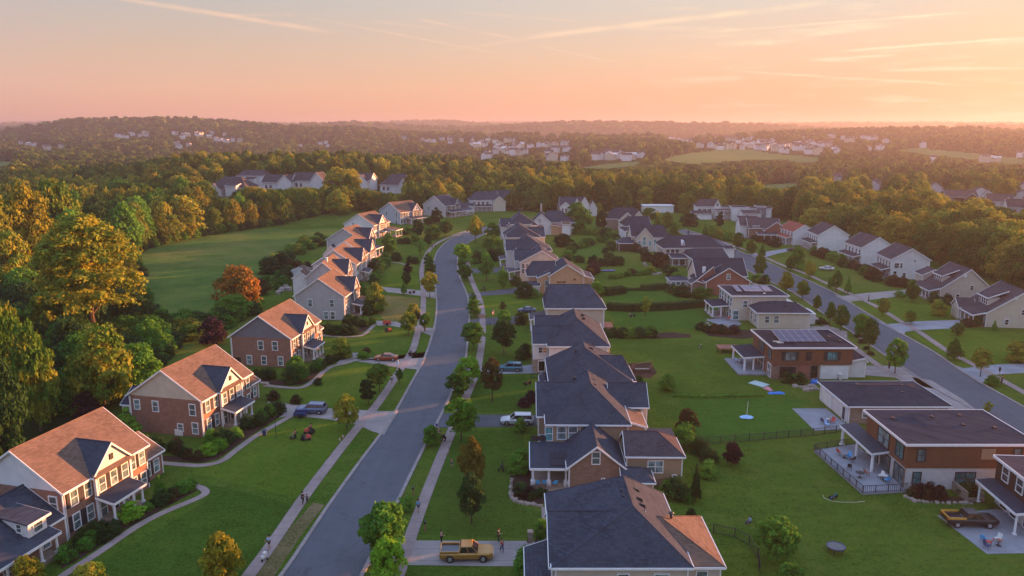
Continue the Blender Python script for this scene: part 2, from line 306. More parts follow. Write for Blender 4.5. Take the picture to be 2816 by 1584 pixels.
# ---------------------------------------------------------------- terrain
TX = [-1500, 0, 300, 600, 900, 1200, 1500, 1800, 2100, 2400, 2816, 4200]
TY = [-30000, 360, 430, 600, 750, 900, 1200, 1600, 2000, 2300, 3000, 4500, 7000, 12000, 20000]
TH = {0: (0, 0, 0, -2, -4, -5, -8, -8, 0, 5, 0, 10, 80, 60, 40), 300: (0, 0, 0, 0, -5, -8, -10, -5, 15, 38, 5, 10, 60, 70, 40), 600: (0, 0, 6, 11, 0, -15, -15, 0, 28, 49, 10, 10, 40, 80, 40),
      900: (0, 0, 8, 12, 5, -10, -15, 0, 20, 36, 20, 30, 50, 90, 40), 1200: (0, 0, 0, 5, 5, -8, -10, 3, 10, 10, 0, 35, 60, 105, 40), 1500: (0, 0, 0, 0, 0, -6, 0, 10, 12, 5, -5, 40, 60, 105, 40),
      1800: (0, 0, 0, -4, -8, -10, 0, 12, 18, 10, -5, 30, 75, 90, 40), 2100: (0, 0, -1, -6, -10, -12, -2, 12, 20, 12, 0, 20, 80, 90, 40), 2400: (0, 0, -2, -6, -10, -12, -4, 8, 16, 12, 5, 20, 85, 90, 40),
      2816: (0, 0, -2, -4, -8, -10, -5, 5, 14, 10, 5, 20, 80, 100, 40)}
# farther ridges, one behind the other
TY = TY[:11] + [3700, 4500, 5700, 7000, 9000, 12000, 20000]
for i_, (k_, v_) in enumerate(sorted(TH.items())): TH[k_] = v_[:10] + (min(v_[10], 6) - 6, (30, 8, 26, 34, 10, 30, 22, 36, 18, 34)[i_], -4, (48, 40, 30, 46, 58, 34, 52, 30, 50, 40)[i_], 8, (72, 60, 74, 56, 66, 76, 60, 72, 78, 66)[i_], 20, 20)
TH[-1500] = TH[0]; TH[4200] = TH[2816]
def sm(t): return t * t * (3 - 2 * t)
def hgt(x, y):
    if y < 360: return 0.0
    sx = CX + 2031.5 * x / y; sx = min(4199, max(-1499, sx))
    i = max(k for k in range(len(TX)) if TX[k] <= sx); i = min(i, len(TX) - 2); u = sm((sx - TX[i]) / (TX[i + 1] - TX[i]))
    yy = min(y, 19999); j = max(k for k in range(len(TY)) if TY[k] <= yy); v = sm((yy - TY[j]) / (TY[j + 1] - TY[j]))
    a, b = TH[TX[i]], TH[TX[i + 1]]
    h = (a[j] * (1 - u) + b[j] * u) * (1 - v) + (a[j + 1] * (1 - u) + b[j + 1] * u) * v
    if y > 700:
        k = min(1, (y - 700) / 2500); amp = 3 * min(1, (y - 700) / 300) + k * 17
        h += amp * (math.sin(x * .0031 / (1 + k) + 1.3) * math.cos(y * .0027 / (1 + k) + .4) + .5 * math.sin(x * .009 / (1 + k) + y * .006 / (1 + k)))
    return min(h, 80)
def PT(px, py):                                      # where the line of sight through a photo pixel meets the terrain
    d = raydir(px, py); t = 150.0
    while t < 20000:
        p = Vector((0, 0, CH)) + d * t
        if p.z <= hgt(p.x, p.y):
            lo, hi = t - max(4, t * .01), t
            for _ in range(20):
                m_ = (lo + hi) / 2; p = Vector((0, 0, CH)) + d * m_
                if p.z <= hgt(p.x, p.y): hi = m_
                else: lo = m_
            return p
        t += max(4, t * .01)
    return None
mb = MB(); NR = []
r = 6.0
while r < 19500: NR.append(r); r *= 1.035 if r > 300 else 1.18
angs = [R(a) for a in list(range(-180, -44, 6)) + [x * .4 - 44 for x in range(221)] + list(range(48, 181, 6))]
for r_ in NR:
    for a in angs:
        x, y = r_ * math.sin(a), r_ * math.cos(a); z = hgt(x, y) if y > 0 else 0
        if y > 360: z += 0
        mb.v.append((x, y, z))
na = len(angs)
for i in range(len(NR) - 1):
    for j in range(na - 1):
        k = i * na + j; mb.f.append((k, k + 1, k + na + 1, k + na)); mb.m.append(0 if NR[i] < 430 else 1)
mb.v.append((0, 0, 0)); c0 = len(mb.v) - 1
for j in range(na - 1): mb.f.append((c0, j + 1, j)); mb.m.append(0)
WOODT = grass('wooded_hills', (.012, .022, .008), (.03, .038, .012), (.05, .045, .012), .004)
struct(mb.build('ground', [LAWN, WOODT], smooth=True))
# ---------------------------------------------------------------- foliage
def leaf_mesh(name, P0, N0, size, rng, mat, extra=None, flat=.55):
    n = len(P0); N0 = N0 + rng.normal(0, flat, (n, 3)); N0 /= np.linalg.norm(N0, axis=1)[:, None] + 1e-9
    a = np.cross(N0, rng.normal(size=(n, 3))); a /= np.linalg.norm(a, axis=1)[:, None] + 1e-9; b = np.cross(N0, a)
    s = (size * rng.uniform(.6, 1.4, n))[:, None]; a = a * s; b = b * s * rng.uniform(.55, .95, n)[:, None]
    V = np.stack([P0 - a, P0 + b * .9 - a * .1, P0 + a, P0 - b], 1).reshape(-1, 3)
    me = bpy.data.meshes.new(name); me.vertices.add(4 * n); me.loops.add(4 * n); me.polygons.add(n)
    me.vertices.foreach_set('co', V.astype('f').ravel()); me.loops.foreach_set('vertex_index', np.arange(4 * n, dtype='i'))
    me.polygons.foreach_set('loop_start', np.arange(0, 4 * n, 4, dtype='i')); me.materials.append(mat); me.update(calc_edges=True); me.validate()
    return me
def prof(shape, z):
    if shape == 'round': return math.sqrt(max(0, 1 - (2 * z - 1) ** 2))
    if shape == 'oval': return math.sin(math.pi * min(1, z) ** .8) ** .7
    if shape == 'cone': return max(0, 1 - z) ** .75 * min(1, z * 9)
    if shape == 'dome': return math.sqrt(max(0, 1 - z ** 2.3)) * min(1, .75 + z)
    if shape == 'tall': return min(1, z * 4 + .35) * math.sqrt(max(0, 1 - z ** 3))
    return 1
def crown(name, seed, nc, per, leafsz, shape, cr=.17, mat=None, fill=.35, gap=0):
    rng = np.random.default_rng(seed); C = []; Q = []; Nn = []
    t = 0
    while len(C) < nc and t < 5000:
        t += 1; z = rng.uniform(.04, .96); pr = prof(shape, z) * .5
        if rng.uniform() > pr * 2 + .15: continue
        rad = max(0, pr - cr * .8) * (1 if rng.uniform() > fill else rng.uniform(0, 1)) * rng.uniform(.82, 1.14); a = rng.uniform(0, 2 * math.pi)
        c = np.array((rad * math.cos(a), rad * math.sin(a), z))
        if any(np.linalg.norm((c - d) * (1, 1, .8)) < cr * .55 for d in C): continue
        C.append(c)
    for c in C:
        r_ = cr * rng.uniform(.6, 1.25); d = rng.normal(size=(per, 3)); d /= np.linalg.norm(d, axis=1)[:, None]
        d[:, 2] = np.where(d[:, 2] < -.3, -d[:, 2], d[:, 2]); lump = 1 + .25 * np.sin(d[:, 0] * 5 + c[0] * 40) * np.cos(d[:, 1] * 5 + c[1] * 30)
        Q.append(c + d * r_ * rng.uniform(.72, 1.08, per)[:, None] * lump[:, None] * (1, 1, .85)); Nn.append(d)
    return leaf_mesh(name, np.concatenate(Q), np.concatenate(Nn), leafsz, rng, mat or LG)
CR = {}
for i in range(3):
    CR['round', i] = crown('crown_mesh', 10 + i, 46, 150, .034, 'round', .15)
    CR['oval', i] = crown('crown_mesh', 20 + i, 46, 150, .034, 'oval', .15)
    CR['dome', i] = crown('crown_mesh', 30 + i, 46, 150, .034, 'dome', .15)
for i in range(2):
    CR['cone', i] = crown('crown_mesh', 40 + i, 46, 110, .03, 'cone', .13)
    CR['sparse', i] = crown('crown_mesh', 50 + i, 22, 70, .035, 'oval', .14, fill=.6)
    CR['bush', i] = crown('crown_mesh', 60 + i, 26, 110, .04, 'dome', .2)
for i in range(5): CR['wood', i] = crown('crown_mesh', 70 + i, 75, 95, .028, 'tall', .15, LF)
for i in range(4): CR['far', i] = crown('crown_mesh', 80 + i, 42, 46, .055, 'dome', .17, LF)
for i in range(3): CR['dist', i] = crown('crown_mesh', 90 + i, 16, 26, .13, 'dome', .22, LF)
CR['big', 0] = crown('crown_mesh', 99, 175, 95, .017, 'dome', .085, LY, fill=.55)
def trunk_mesh(seed, limbs=6, r=.03):
    rg = random.Random(seed); mb = MB(); z = 0; p = Vector((0, 0, -.02)); 
    for k in range(5):
        q_ = Vector((rg.uniform(-.012, .012) * k, rg.uniform(-.012, .012) * k, (k + 1) * .16)); mb.tube(p, q_, r * (1 - k * .17), r * (1 - (k + 1) * .17), 7); 
        if k >= 1:
            for _ in range(2 if limbs > 3 else 1):
                a = rg.uniform(0, 6.28); e = q_ + Vector((math.cos(a) * .17, math.sin(a) * .17, rg.uniform(.1, .2))); mb.tube(q_, e, r * (1 - k * .17) * .5, r * .12, 5)
        p = q_
    me = bpy.data.meshes.new('trunk_mesh'); me.from_pydata(mb.v, [], mb.f); me.materials.append(BARK); return me
TRK = [trunk_mesh(i) for i in range(3)]
def setmat(o, m):
    o.material_slots[0].link = 'OBJECT'; o.material_slots[0].material = m
rnd = random.Random(7)
def tree(x, y, h, wd, shape='round', mat=None, label='', group=None, name='tree', cat='tree', clear=.2, z=None, tk=.03, v=None):
    z = hgt(x, y) if z is None else z
    t = thing(name, label, cat, (x, y, z), rnd.uniform(0, 6.28), group)
    ks = [k for k in CR if k[0] == shape]; k = ks[v if v is not None else rnd.randrange(len(ks))]
    c = link('crown', CR[k], t, (0, 0, h * clear), 0, (wd, wd * rnd.uniform(.92, 1.08), h * (1 - clear)))
    if mat: setmat(c, mat)
    tr = link('trunk', TRK[rnd.randrange(3)], t, (0, 0, 0), 0, (h * .5 * tk / .03 + .8, h * .5 * tk / .03 + .8, h * .95))
    return t
def treepx(bx, by, ty, wpx, shape, mat, label, group=None, name='tree', clear=.2, **k):
    p = P(bx, by); h = max(1.0, ztop(p.y, ty)); return tree(p.x, p.y, h, wpx * math.hypot(p.y, 47) / F * 1.08, shape, mat, label, group, name, clear=clear, z=0, **k)
def shrub(x, y, r_, h, label, group=None, mat=None, name='shrub', cat='shrub'):
    ks = [k for k in CR if k[0] == 'bush']; o = link(name, CR[rnd.choice(ks)], None, (x, y, -.05 if y < 360 else hgt(x, y)), rnd.uniform(0, 6.28), (r_ * 2, r_ * 2, h))
    setmat(o, mat or LG); return tag(o, label, cat, group)
def hedge(name, pl, wd, h, label, mat=None, dens=26, cat='hedge', group=None):
    rng = np.random.default_rng(len(pl) + int(abs(pl[0].x) * 7)); Q = []; Nn = []
    for a, b in zip(pl[:-1], pl[1:]):
        d = np.array((b - a).to_tuple()); L = np.linalg.norm(d); d /= L; nrm = np.array((-d[1], d[0], 0)); n = int(L * (wd + 2 * h) * dens)
        s = rng.uniform(0, L, n); u = rng.uniform(-1 - 2 * h / wd, 1 + 2 * h / wd, n); side = np.abs(u) > 1
        off = np.clip(u, -1, 1) * wd / 2; z = np.where(side, rng.uniform(0, h, n), h) + rng.normal(0, .07, n); off = off + rng.normal(0, .07, n)
        Q.append(np.array(a.to_tuple())[None] * (1, 1, 0) + d * s[:, None] + nrm * off[:, None] + np.stack([0 * z, 0 * z, z], 1))
        Nn.append(np.where(side[:, None], nrm[None] * np.sign(u)[:, None], np.array((0, 0, 1.))[None]))
    o = link(name, leaf_mesh('hedge_mesh', np.concatenate(Q), np.concatenate(Nn), .13, rng, mat or LD)); mb = MB()
    for a, b in zip(pl[:-1], pl[1:]): mb.beam(a + Vector((0, 0, h * .93)), b + Vector((0, 0, h * .93)), wd * .85, h * .93)
    mb.build('stems', mat or LD, o); return tag(o, label, cat, group)
# ---------------------------------------------------------------- roads, walks, lawns
def L3(pts): return [P(*q) for q in pts]
RL = catmull(L3([(700, 1660), (778, 1584), (902, 1400), (992, 1273), (1072, 1164), (1133, 1056), (1168, 990), (1188.5, 931), (1201, 876), (1203, 821), (1198, 779), (1194, 738), (1197, 710), (1210, 684), (1232, 663), (1262, 647), (1295, 636), (1330, 626), (1365, 618), (1400, 612), (1450, 606)]), 8)
RR = catmull(L3([(950, 1660), (989, 1584), (1079, 1400), (1157, 1240), (1195, 1169), (1237, 1084), (1275, 992), (1281, 959), (1288, 876), (1285, 821), (1275.5, 793), (1262, 760), (1256, 727), (1257.6, 707), (1266, 688), (1278.8, 673), (1303, 658), (1335, 643), (1370, 632), (1405, 624), (1455, 617)]), 8)
def road(name, A_, B_, mat):
    mb = MB(); n = min(len(A_), len(B_))
    for i in range(n - 1): mb.poly([(A_[i].x, A_[i].y, .02), (B_[i].x, B_[i].y, .02), (B_[i + 1].x, B_[i + 1].y, .02), (A_[i + 1].x, A_[i + 1].y, .02)])
    return struct(mb.build(name, mat))
road('road', RL, RR, ASPH)
struct(ribbon('kerb', RL, 0, .45, .13, .15, KERB)); struct(ribbon('kerb', RR, -.45, 0, .13, .15, KERB))
# right-hand street
QL = catmull(L3([(1860, 636), (1905, 652), (1950, 668), (1985, 690), (2014, 720), (2055, 742.6), (2110, 770), (2174, 800), (2220, 829), (2267, 863), (2330, 904), (2394, 948), (2480, 1007), (2572, 1067), (2671, 1122), (2816, 1202), (3000, 1300)]), 6)
QR = catmull(L3([(1880, 630), (1930, 645), (1980, 664), (2018, 683), (2040, 694), (2062, 703), (2112, 722), (2174, 751), (2235, 778), (2300, 810), (2360, 848), (2424, 886), (2482, 921), (2568, 970), (2666, 1037), (2816, 1122), (3000, 1226)]), 6)
road('road', QL, QR, ASPH)
struct(ribbon('kerb', QL, -.45, 0, .13, .15, KERB)); struct(ribbon('kerb', QR, 0, .45, .13, .15, KERB))
SWL = catmull(L3([(600, 1660), (664, 1584), (741.6, 1480), (831, 1353), (949, 1202), (1010, 1131), (1053, 1074), (1100, 1001), (1126, 961), (1139, 917), (1153, 870), (1157, 820), (1156, 785), (1153, 755), (1154, 738), (1158, 722), (1169, 697), (1186, 677), (1210, 662), (1252, 644), (1282, 634), (1320, 622)]), 6)
struct(ribbon('sidewalk', SWL, -1.5, 0, .06, .08, WALK))
SWR = catmull(L3([(1040, 1660), (1074, 1584), (1124, 1443), (1180, 1301), (1228, 1188), (1265, 1103), (1298, 1027), (1306, 1000), (1318, 923), (1318, 865), (1316, 843), (1310, 818), (1298, 790), (1286, 757), (1279, 721)]), 6)
struct(ribbon('sidewalk', SWR, -1.5, 0, .06, .08, WALK))
SWF = catmull(L3([(1898, 642), (1956, 655), (2014, 677), (2069, 696), (2105, 711), (2152, 732), (2207, 752), (2273, 782), (2331, 808), (2408, 846), (2463, 881), (2510, 907), (2600, 968), (2673, 1006), (2816, 1086), (3000, 1190)]), 6)
struct(ribbon('sidewalk', SWF, 0, 1.5, .06, .08, WALK))
SWN = catmull(L3([(2055, 768), (2121, 800), (2203, 842), (2258, 882), (2314, 920), (2358, 955), (2438, 1014), (2525, 1062), (2640, 1130), (2816, 1235)]), 6)
struct(ribbon('sidewalk', SWN, -1.4, 0, .06, .08, WALK))
def drive(pts, mat, nm='driveway', z=.045): return struct(sheet(nm, L3(pts), z, .06, mat))
drive([(735, 1104), (875, 1122), (1045, 1131), (1095, 1131), (1072, 1169), (1056, 1196), (1022, 1186), (982, 1168), (902, 1153), (803, 1143), (755, 1150)], CONC)
drive([(958, 971), (985, 970), (984, 984), (1100, 986), (1170, 984), (1176, 968), (1150, 1027), (1145, 1016), (1096, 1011), (978, 993), (940, 1004), (925, 1000)], CONC)
drive([(1035, 882), (1108, 887), (1153, 901), (1198, 903), (1190, 925), (1147, 908), (1080, 897), (1036, 895)], CONC)
drive([(1049, 789), (1153, 799), (1199, 804), (1202, 822), (1158, 814), (1064, 803)], CONC)
drive([(1032, 1500), (1133, 1487), (1483, 1489), (1490, 1560), (1414, 1558), (1112, 1554), (1003, 1556)], CONC)
drive([(1212, 1136), (1301, 1141), (1480, 1141), (1480, 1172), (1278, 1176), (1192, 1176)], ASPHD)
drive([(1300, 1012), (1440, 1006), (1495, 998), (1495, 1027), (1438, 1027), (1306, 1030), (1262, 1030), (1272, 1008)], PATIO)
drive([(1288, 880), (1318, 876), (1450, 869), (1452, 880), (1421, 892), (1319, 893), (1287, 895)], ASPHD)
drive([(1280, 808), (1318, 804), (1470, 786), (1470, 802), (1421, 807), (1322, 814), (1288, 818)], ASPHD)
drive([(1258, 740), (1300, 739), (1420, 733), (1420, 747), (1391, 749), (1300, 751), (1262, 752)], ASPHD)
drive([(2295, 812), (2320, 814), (2380, 806), (2491, 797), (2500, 806), (2458, 817), (2400, 824), (2340, 829), (2345, 838)], CONC)
drive([(2410, 882), (2440, 892), (2520, 884), (2640, 880), (2640, 904), (2600, 904), (2520, 908), (2490, 912), (2485, 923)], PATIO)
drive([(2610, 1000), (2650, 1013), (2740, 1003), (2870, 999), (2870, 1030), (2816, 1026), (2740, 1030), (2715, 1040), (2700, 1055)], PATIO)
drive([(2050, 698), (2085, 699), (2110, 692), (2163, 683), (2175, 690), (2140, 697), (2110, 706), (2085, 712)], PATIO)
drive([(2379, 1006), (2438, 1006), (2490, 1012), (2520, 1037), (2585, 1074), (2540, 1064), (2480, 1040), (2379, 1032)], CONC)
drive([(2508, 1038), (2560, 1046), (2650, 1100), (2700, 1140), (2660, 1140), (2600, 1122), (2560, 1100)], CONC)
drive([(2200, 895), (2290, 900), (2330, 912), (2330, 930), (2290, 922), (2205, 915)], CONC)
def walk(pts, wd=1.0): return struct(ribbon('garden_path', catmull(L3(pts), 6), -wd / 2, wd / 2, .055, .07, WALK))
walk([(150, 1600), (193, 1570), (264, 1525), (349, 1466), (410, 1429), (472, 1400), (540, 1372), (566, 1355), (552, 1341), (530, 1336)])
walk([(430, 1272), (495, 1278), (557, 1280), (609, 1268), (650, 1238), (698, 1203), (756, 1169), (803, 1143)])
walk([(727, 1060), (789, 1066), (831, 1065), (864, 1046), (902, 1013), (944, 999), (978, 983)])
walk([(871, 921), (937, 926), (992, 923), (1017, 906), (1034, 888)], .9)
walk([(1502, 1395), (1503, 1420), (1502, 1450), (1490, 1492)], 1.2)
walk([(1055, 733), (1075, 722), (1100, 724), (1120, 730)], .9)
# other ground covers
fd = L3([(355, 700), (420, 682), (560, 655), (700, 634), (830, 618), (925, 607), (940, 612), (930, 632), (905, 655), (880, 668), (850, 690), (822, 706), (800, 735), (770, 760), (745, 775), (700, 800), (690, 835), (650, 862), (600, 885), (520, 905), (450, 905), (395, 890), (372, 840), (362, 800)])
struct(sheet('meadow', fd, .006, .01, FIELD))
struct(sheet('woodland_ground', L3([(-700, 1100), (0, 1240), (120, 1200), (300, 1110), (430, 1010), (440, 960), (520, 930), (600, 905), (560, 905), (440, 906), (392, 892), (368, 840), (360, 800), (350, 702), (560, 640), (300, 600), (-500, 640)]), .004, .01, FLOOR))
struct(sheet('dry_grass_strip', L3([(690, 1600), (742, 1530), (800, 1450), (862, 1382), (893, 1388), (830, 1470), (770, 1560), (745, 1600)]), .008, .01, DRY))
for pts in ([(1480, 1200), (1480, 1140), (1560, 1080), (1750, 1085), (2200, 1080), (2210, 1190), (2110, 1208), (1905, 1220), (1880, 1180), (1860, 1100)],):
    pass
struct(sheet('back_lawn', L3([(1870, 1100), (2120, 1095), (2235, 1100), (2190, 1130), (2240, 1190), (2110, 1206), (1930, 1216), (1890, 1150)]), .006, .01, YARD))
struct(sheet('back_lawn', L3([(1676, 860), (1950, 835), (1990, 860), (1955, 900), (1800, 905), (1690, 895)]), .006, .01, YARD))
struct(sheet('back_lawn', L3([(1668, 826), (1720, 798), (1840, 796), (1880, 825), (1780, 832)]), .008, .01, YARD))
struct(sheet('back_lawn', L3([(1555, 700), (1600, 676), (1650, 670), (1700, 690), (1640, 706), (1580, 712)]), .006, .01, YARD))
def bed(pts, nm='planting_bed'): return struct(sheet(nm, L3(pts), .05, .07, MULCH))
bed([(160, 1525), (230, 1490), (330, 1425), (400, 1390), (470, 1345), (545, 1325), (540, 1350), (470, 1388), (400, 1425), (340, 1458), (255, 1515), (170, 1565)])
bed([(400, 1250), (470, 1255), (540, 1258), (600, 1230), (680, 1175), (760, 1130), (780, 1140), (690, 1198), (600, 1262), (555, 1273), (495, 1270), (410, 1264)])
bed([(690, 1040), (760, 1045), (840, 1035), (880, 990), (955, 960), (960, 975), (890, 1010), (860, 1040), (830, 1058), (780, 1060), (700, 1052)])
bed([(865, 905), (930, 910), (990, 900), (1020, 870), (1036, 878), (1010, 905), (990, 917), (930, 920), (870, 915)])
bed([(1402, 1310), (1412, 1280), (1448, 1262), (1500, 1300), (1500, 1385), (1450, 1385), (1412, 1372)])
bed([(1484, 1440), (1560, 1450), (1560, 1500), (1470, 1496)])
bed([(1660, 908), (1770, 917), (1850, 914), (1900, 920), (1900, 928), (1800, 932), (1690, 920)]); bed([(1930, 912), (2020, 905), (2100, 912), (2110, 924), (2040, 932), (1950, 924)])
bed([(1716, 1038), (1720, 1000), (1790, 998), (1806, 1025), (1790, 1040)], 'bark_play_area')
bed([(2500, 1362), (2700, 1370), (2712, 1384), (2560, 1380)])

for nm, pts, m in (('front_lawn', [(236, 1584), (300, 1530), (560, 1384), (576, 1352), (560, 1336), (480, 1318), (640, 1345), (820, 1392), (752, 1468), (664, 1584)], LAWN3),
                   ('front_lawn', [(640, 1262), (700, 1215), (800, 1158), (905, 1166), (975, 1180), (940, 1205), (850, 1325), (818, 1372), (640, 1325), (520, 1300)], LAWN2),
                   ('front_lawn', [(735, 1094), (760, 1076), (860, 1062), (905, 1028), (978, 1002), (1092, 1014), (1088, 1030), (1046, 1072), (1005, 1122), (875, 1114)], LAWN2),
                   ('browning_lawn', [(1062, 812), (1152, 820), (1151, 868), (1137, 906), (1085, 892), (1056, 880), (1040, 860)], BROWNL),
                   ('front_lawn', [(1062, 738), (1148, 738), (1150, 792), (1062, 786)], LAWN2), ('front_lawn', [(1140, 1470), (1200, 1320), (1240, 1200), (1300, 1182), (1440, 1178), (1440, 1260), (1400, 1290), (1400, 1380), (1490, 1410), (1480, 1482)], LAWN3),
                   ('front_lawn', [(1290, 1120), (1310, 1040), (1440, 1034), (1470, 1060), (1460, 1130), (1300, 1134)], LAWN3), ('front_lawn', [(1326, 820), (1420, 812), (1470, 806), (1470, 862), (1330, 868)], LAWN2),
                   ('front_lawn', [(2330, 846), (2420, 834), (2520, 826), (2580, 850), (2620, 872), (2500, 880), (2440, 884)], LAWN2), ('front_lawn', [(2500, 916), (2640, 908), (2816, 915), (2900, 990), (2740, 996), (2640, 1004)], LAWN2)):
    struct(sheet(nm, L3(pts), .004, .008, m))
# ---------------------------------------------------------------- houses
class House:
    def __init__(s, name, label, x, y, deg, cat='house', group=None, z=0.0):
        s.t = thing(name, label, cat, (x, y, z), R(deg), group); s.k = 0; s.trim = MB(); s.tm = TRIM
    def part(s, name, mb, mat, parent=None, label=None, **k):
        o = mb.build(name, mat, parent or s.t, **k)
        if label: o['label'] = label
        return o
    def block(s, x0, x1, y0, y1, ze, rise, ax='y', wall=WHITE, roof=SH, ro=.5, h0=0, h1=0, oh=.4, gm=None, zb=0, corner=True, fz=.22):
        e = .006 * s.k; s.k += 1; x0 -= e; x1 += e; y0 -= e; y1 += e; ze += e
        if ax == 'f':
            mb = MB().box(x0, x1, y0, y1, zb - .3, ze); s.part('wall', mb, wall)
            a = MB().box(x0 - oh, x1 + oh, y0 - oh, y1 + oh, ze + .16, ze + .28); s.part('roof', a, roof)
            for p, q_ in (((x0 - oh, y0 - oh), (x1 + oh, y0 - oh)), ((x1 + oh, y0 - oh), (x1 + oh, y1 + oh)), ((x1 + oh, y1 + oh), (x0 - oh, y1 + oh)), ((x0 - oh, y1 + oh), (x0 - oh, y0 - oh))):
                s.trim.beam((*p, ze + .34), (*q_, ze + .34), .1, .33)
            s.trim.box(x0 - oh + .06, x1 + oh - .06, y0 - oh + .06, y1 + oh - .06, ze + .02, ze + .12)
            return s
        if ax == 'x':                                  # work in a turned frame: ridge along the first axis
            T = lambda a, b, z: (b, a, z); X0, X1, Y0, Y1 = y0, y1, x0, x1
        else: T = lambda a, b, z: (a, b, z); X0, X1, Y0, Y1 = x0, x1, y0, y1
        xr = X0 + (X1 - X0) * ro; sl_, sr = rise / max(.1, xr - X0), rise / max(.1, X1 - xr)
        g0 = oh * (.75 if h0 == 0 else 1); g1 = oh * (.75 if h1 == 0 else 1); ohl = min(oh, .3 / sl_ + .1) if ro < 1 else oh
        ex0, ex1, ey0, ey1 = X0 - oh, X1 + oh, Y0 - g0, Y1 + g1; zl, zr = ze, ze
        zt = ze + rise + .1; r0, r1 = (ey0 if h0 == 0 else Y0 + h0), (ey1 if h1 == 0 else Y1 - h1)
        if r0 > r1: r0 = r1 = (r0 + r1) / 2
        E = {'a': (ex0, ey0, zl), 'b': (ex1, ey0, zr), 'c': (ex1, ey1, zr), 'd': (ex0, ey1, zl), 'p': (xr, r0, zt), 'q': (xr, r1, zt)}
        mb = MB(); th = .16
        def sl(keys):
            pts = [T(*E[k]) for k in keys]; n = (Vector(pts[1]) - Vector(pts[0])).cross(Vector(pts[2]) - Vector(pts[0]))
            if n.z < 0: pts = pts[::-1]
            mb.slab(pts, th)
        if ro > .001: sl('adqp')
        if ro < .999: sl('bpqc')
        if h0: sl('apb')
        if h1: sl('dcq')
        mb.tube(T(xr, r0, zt + .02), T(xr, r1, zt + .02), .09, .09, 6)
        for k_, hh, p_ in (('a', h0, 'p'), ('b', h0, 'p'), ('c', h1, 'q'), ('d', h1, 'q')):
            if hh: mb.tube(T(*E[k_]), T(*E[p_]), .07, .07, 5)
        s.part('roof', mb, roof)
        # walls up to the eaves, gable walls above
        w_ = MB().box(x0, x1, y0, y1, zb - .3, ze + .02); s.part('wall', w_, wall)
        gz = lambda X: ze + rise * ((X - ex0) / (xr - ex0) if X <= xr else (ex1 - X) / (ex1 - xr)) - .06
        for hh, yy, dr in ((h0, Y0, -1), (h1, Y1, 1)):
            if hh: continue
            pr = [T(X0, yy, ze + .02), T(X1, yy, ze + .02), T(X1, yy, max(ze + .03, gz(X1))), T(xr, yy, gz(xr)), T(X0, yy, max(ze + .03, gz(X0)))]
            pi = [T(X0, yy - dr * .2, ze + .02), T(X1, yy - dr * .2, ze + .02), T(X1, yy - dr * .2, max(ze + .03, gz(X1))), T(xr, yy - dr * .2, gz(xr)), T(X0, yy - dr * .2, max(ze + .03, gz(X0)))]
            g = MB(); k = 0; g.v = pr + pi; g.f = [(0, 1, 2, 3, 4), (9, 8, 7, 6, 5)] + [(i, (i + 1) % 5, 5 + (i + 1) % 5, 5 + i) for i in range(5)]; g.m = [0] * 7
            s.part('gable', g, gm or wall)
            yy2 = ey0 if dr < 0 else ey1
            s.trim.beam(T(ex0, yy2 + dr * .03, zl + .03), T(xr, yy2 + dr * .03, zt + .03), .07, fz + .06) if ro > .001 else None
            s.trim.beam(T(ex1, yy2 + dr * .03, zr + .03), T(xr, yy2 + dr * .03, zt + .03), .07, fz + .06) if ro < .999 else None
        s.trim.beam(T(ex0 - .03, ey0, zl + .02), T(ex0 - .03, ey1, zl + .02), .09, fz) if ro > .001 else None
        s.trim.beam(T(ex1 + .03, ey0, zr + .02), T(ex1 + .03, ey1, zr + .02), .09, fz) if ro < .999 else None
        if h0: s.trim.beam(T(ex0, ey0 - .03, zl + .02), T(ex1, ey0 - .03, zr + .02), .09, fz)
        if h1: s.trim.beam(T(ex0, ey1 + .03, zl + .02), T(ex1, ey1 + .03, zr + .02), .09, fz)
        if corner:
            for cx_ in (x0, x1):
                for cy_ in (y0, y1): s.trim.box(cx_ - .07, cx_ + .07, cy_ - .07, cy_ + .07, zb, ze - .1)
        return s
    def win(s, f, c, t, z, wd=1.0, h=1.7, shut=0, mat=None, sub=True, name='window', rail=1, fm=None, slabels=None):
        """f: wall side S/N/E/W, c: plane of the wall, t: position along it"""
        c = c + (.05 if f in 'NE' else -.05); dr = 1 if f in 'NE' else -1
        def bx(mb, a0, a1, z0, z1, d0, d1, m=0):
            lo, hi = sorted((c + dr * d0, c + dr * d1))
            mb.box(a0, a1, lo, hi, z0, z1, m) if f in 'SN' else mb.box(lo, hi, a0, a1, z0, z1, m)
        g = MB(); bx(g, t - wd / 2, t + wd / 2, z, z + h, -.06, .03); fr = MB() if sub else g; m = 0 if sub else 1; b = .11
        for a0, a1, z0, z1 in ((t - wd / 2 - b, t + wd / 2 + b, z - b, z), (t - wd / 2 - b, t + wd / 2 + b, z + h, z + h + b), (t - wd / 2 - b, t - wd / 2, z, z + h), (t + wd / 2, t + wd / 2 + b, z, z + h)): bx(fr, a0, a1, z0, z1, -.06, .09, m)
        if rail: bx(fr, t - wd / 2, t + wd / 2, z + h * .48, z + h * .53, .03, .06, m)
        if rail == 2 or wd > 1.5: bx(fr, t - .04, t + .04, z, z + h, .03, .07, m)
        o = s.part(name, g, [mat or GLASS] + ([] if sub else [fm or TRIM]))
        if sub: s.part('frame', fr, fm or TRIM, o)
        if shut:
            for sg in (-1, 1):
                q_ = MB(); a = t + sg * (wd / 2 + b + .24); bx(q_, a - .22, a + .22, z - .05, z + h + .05, -.05, .05)
                for k in range(5): bx(q_, a - .17, a + .17, z + .1 + k * h / 5, z + .1 + k * h / 5 + h / 9, .05, .065)
                s.part('shutter', q_, SHUT)
        return o
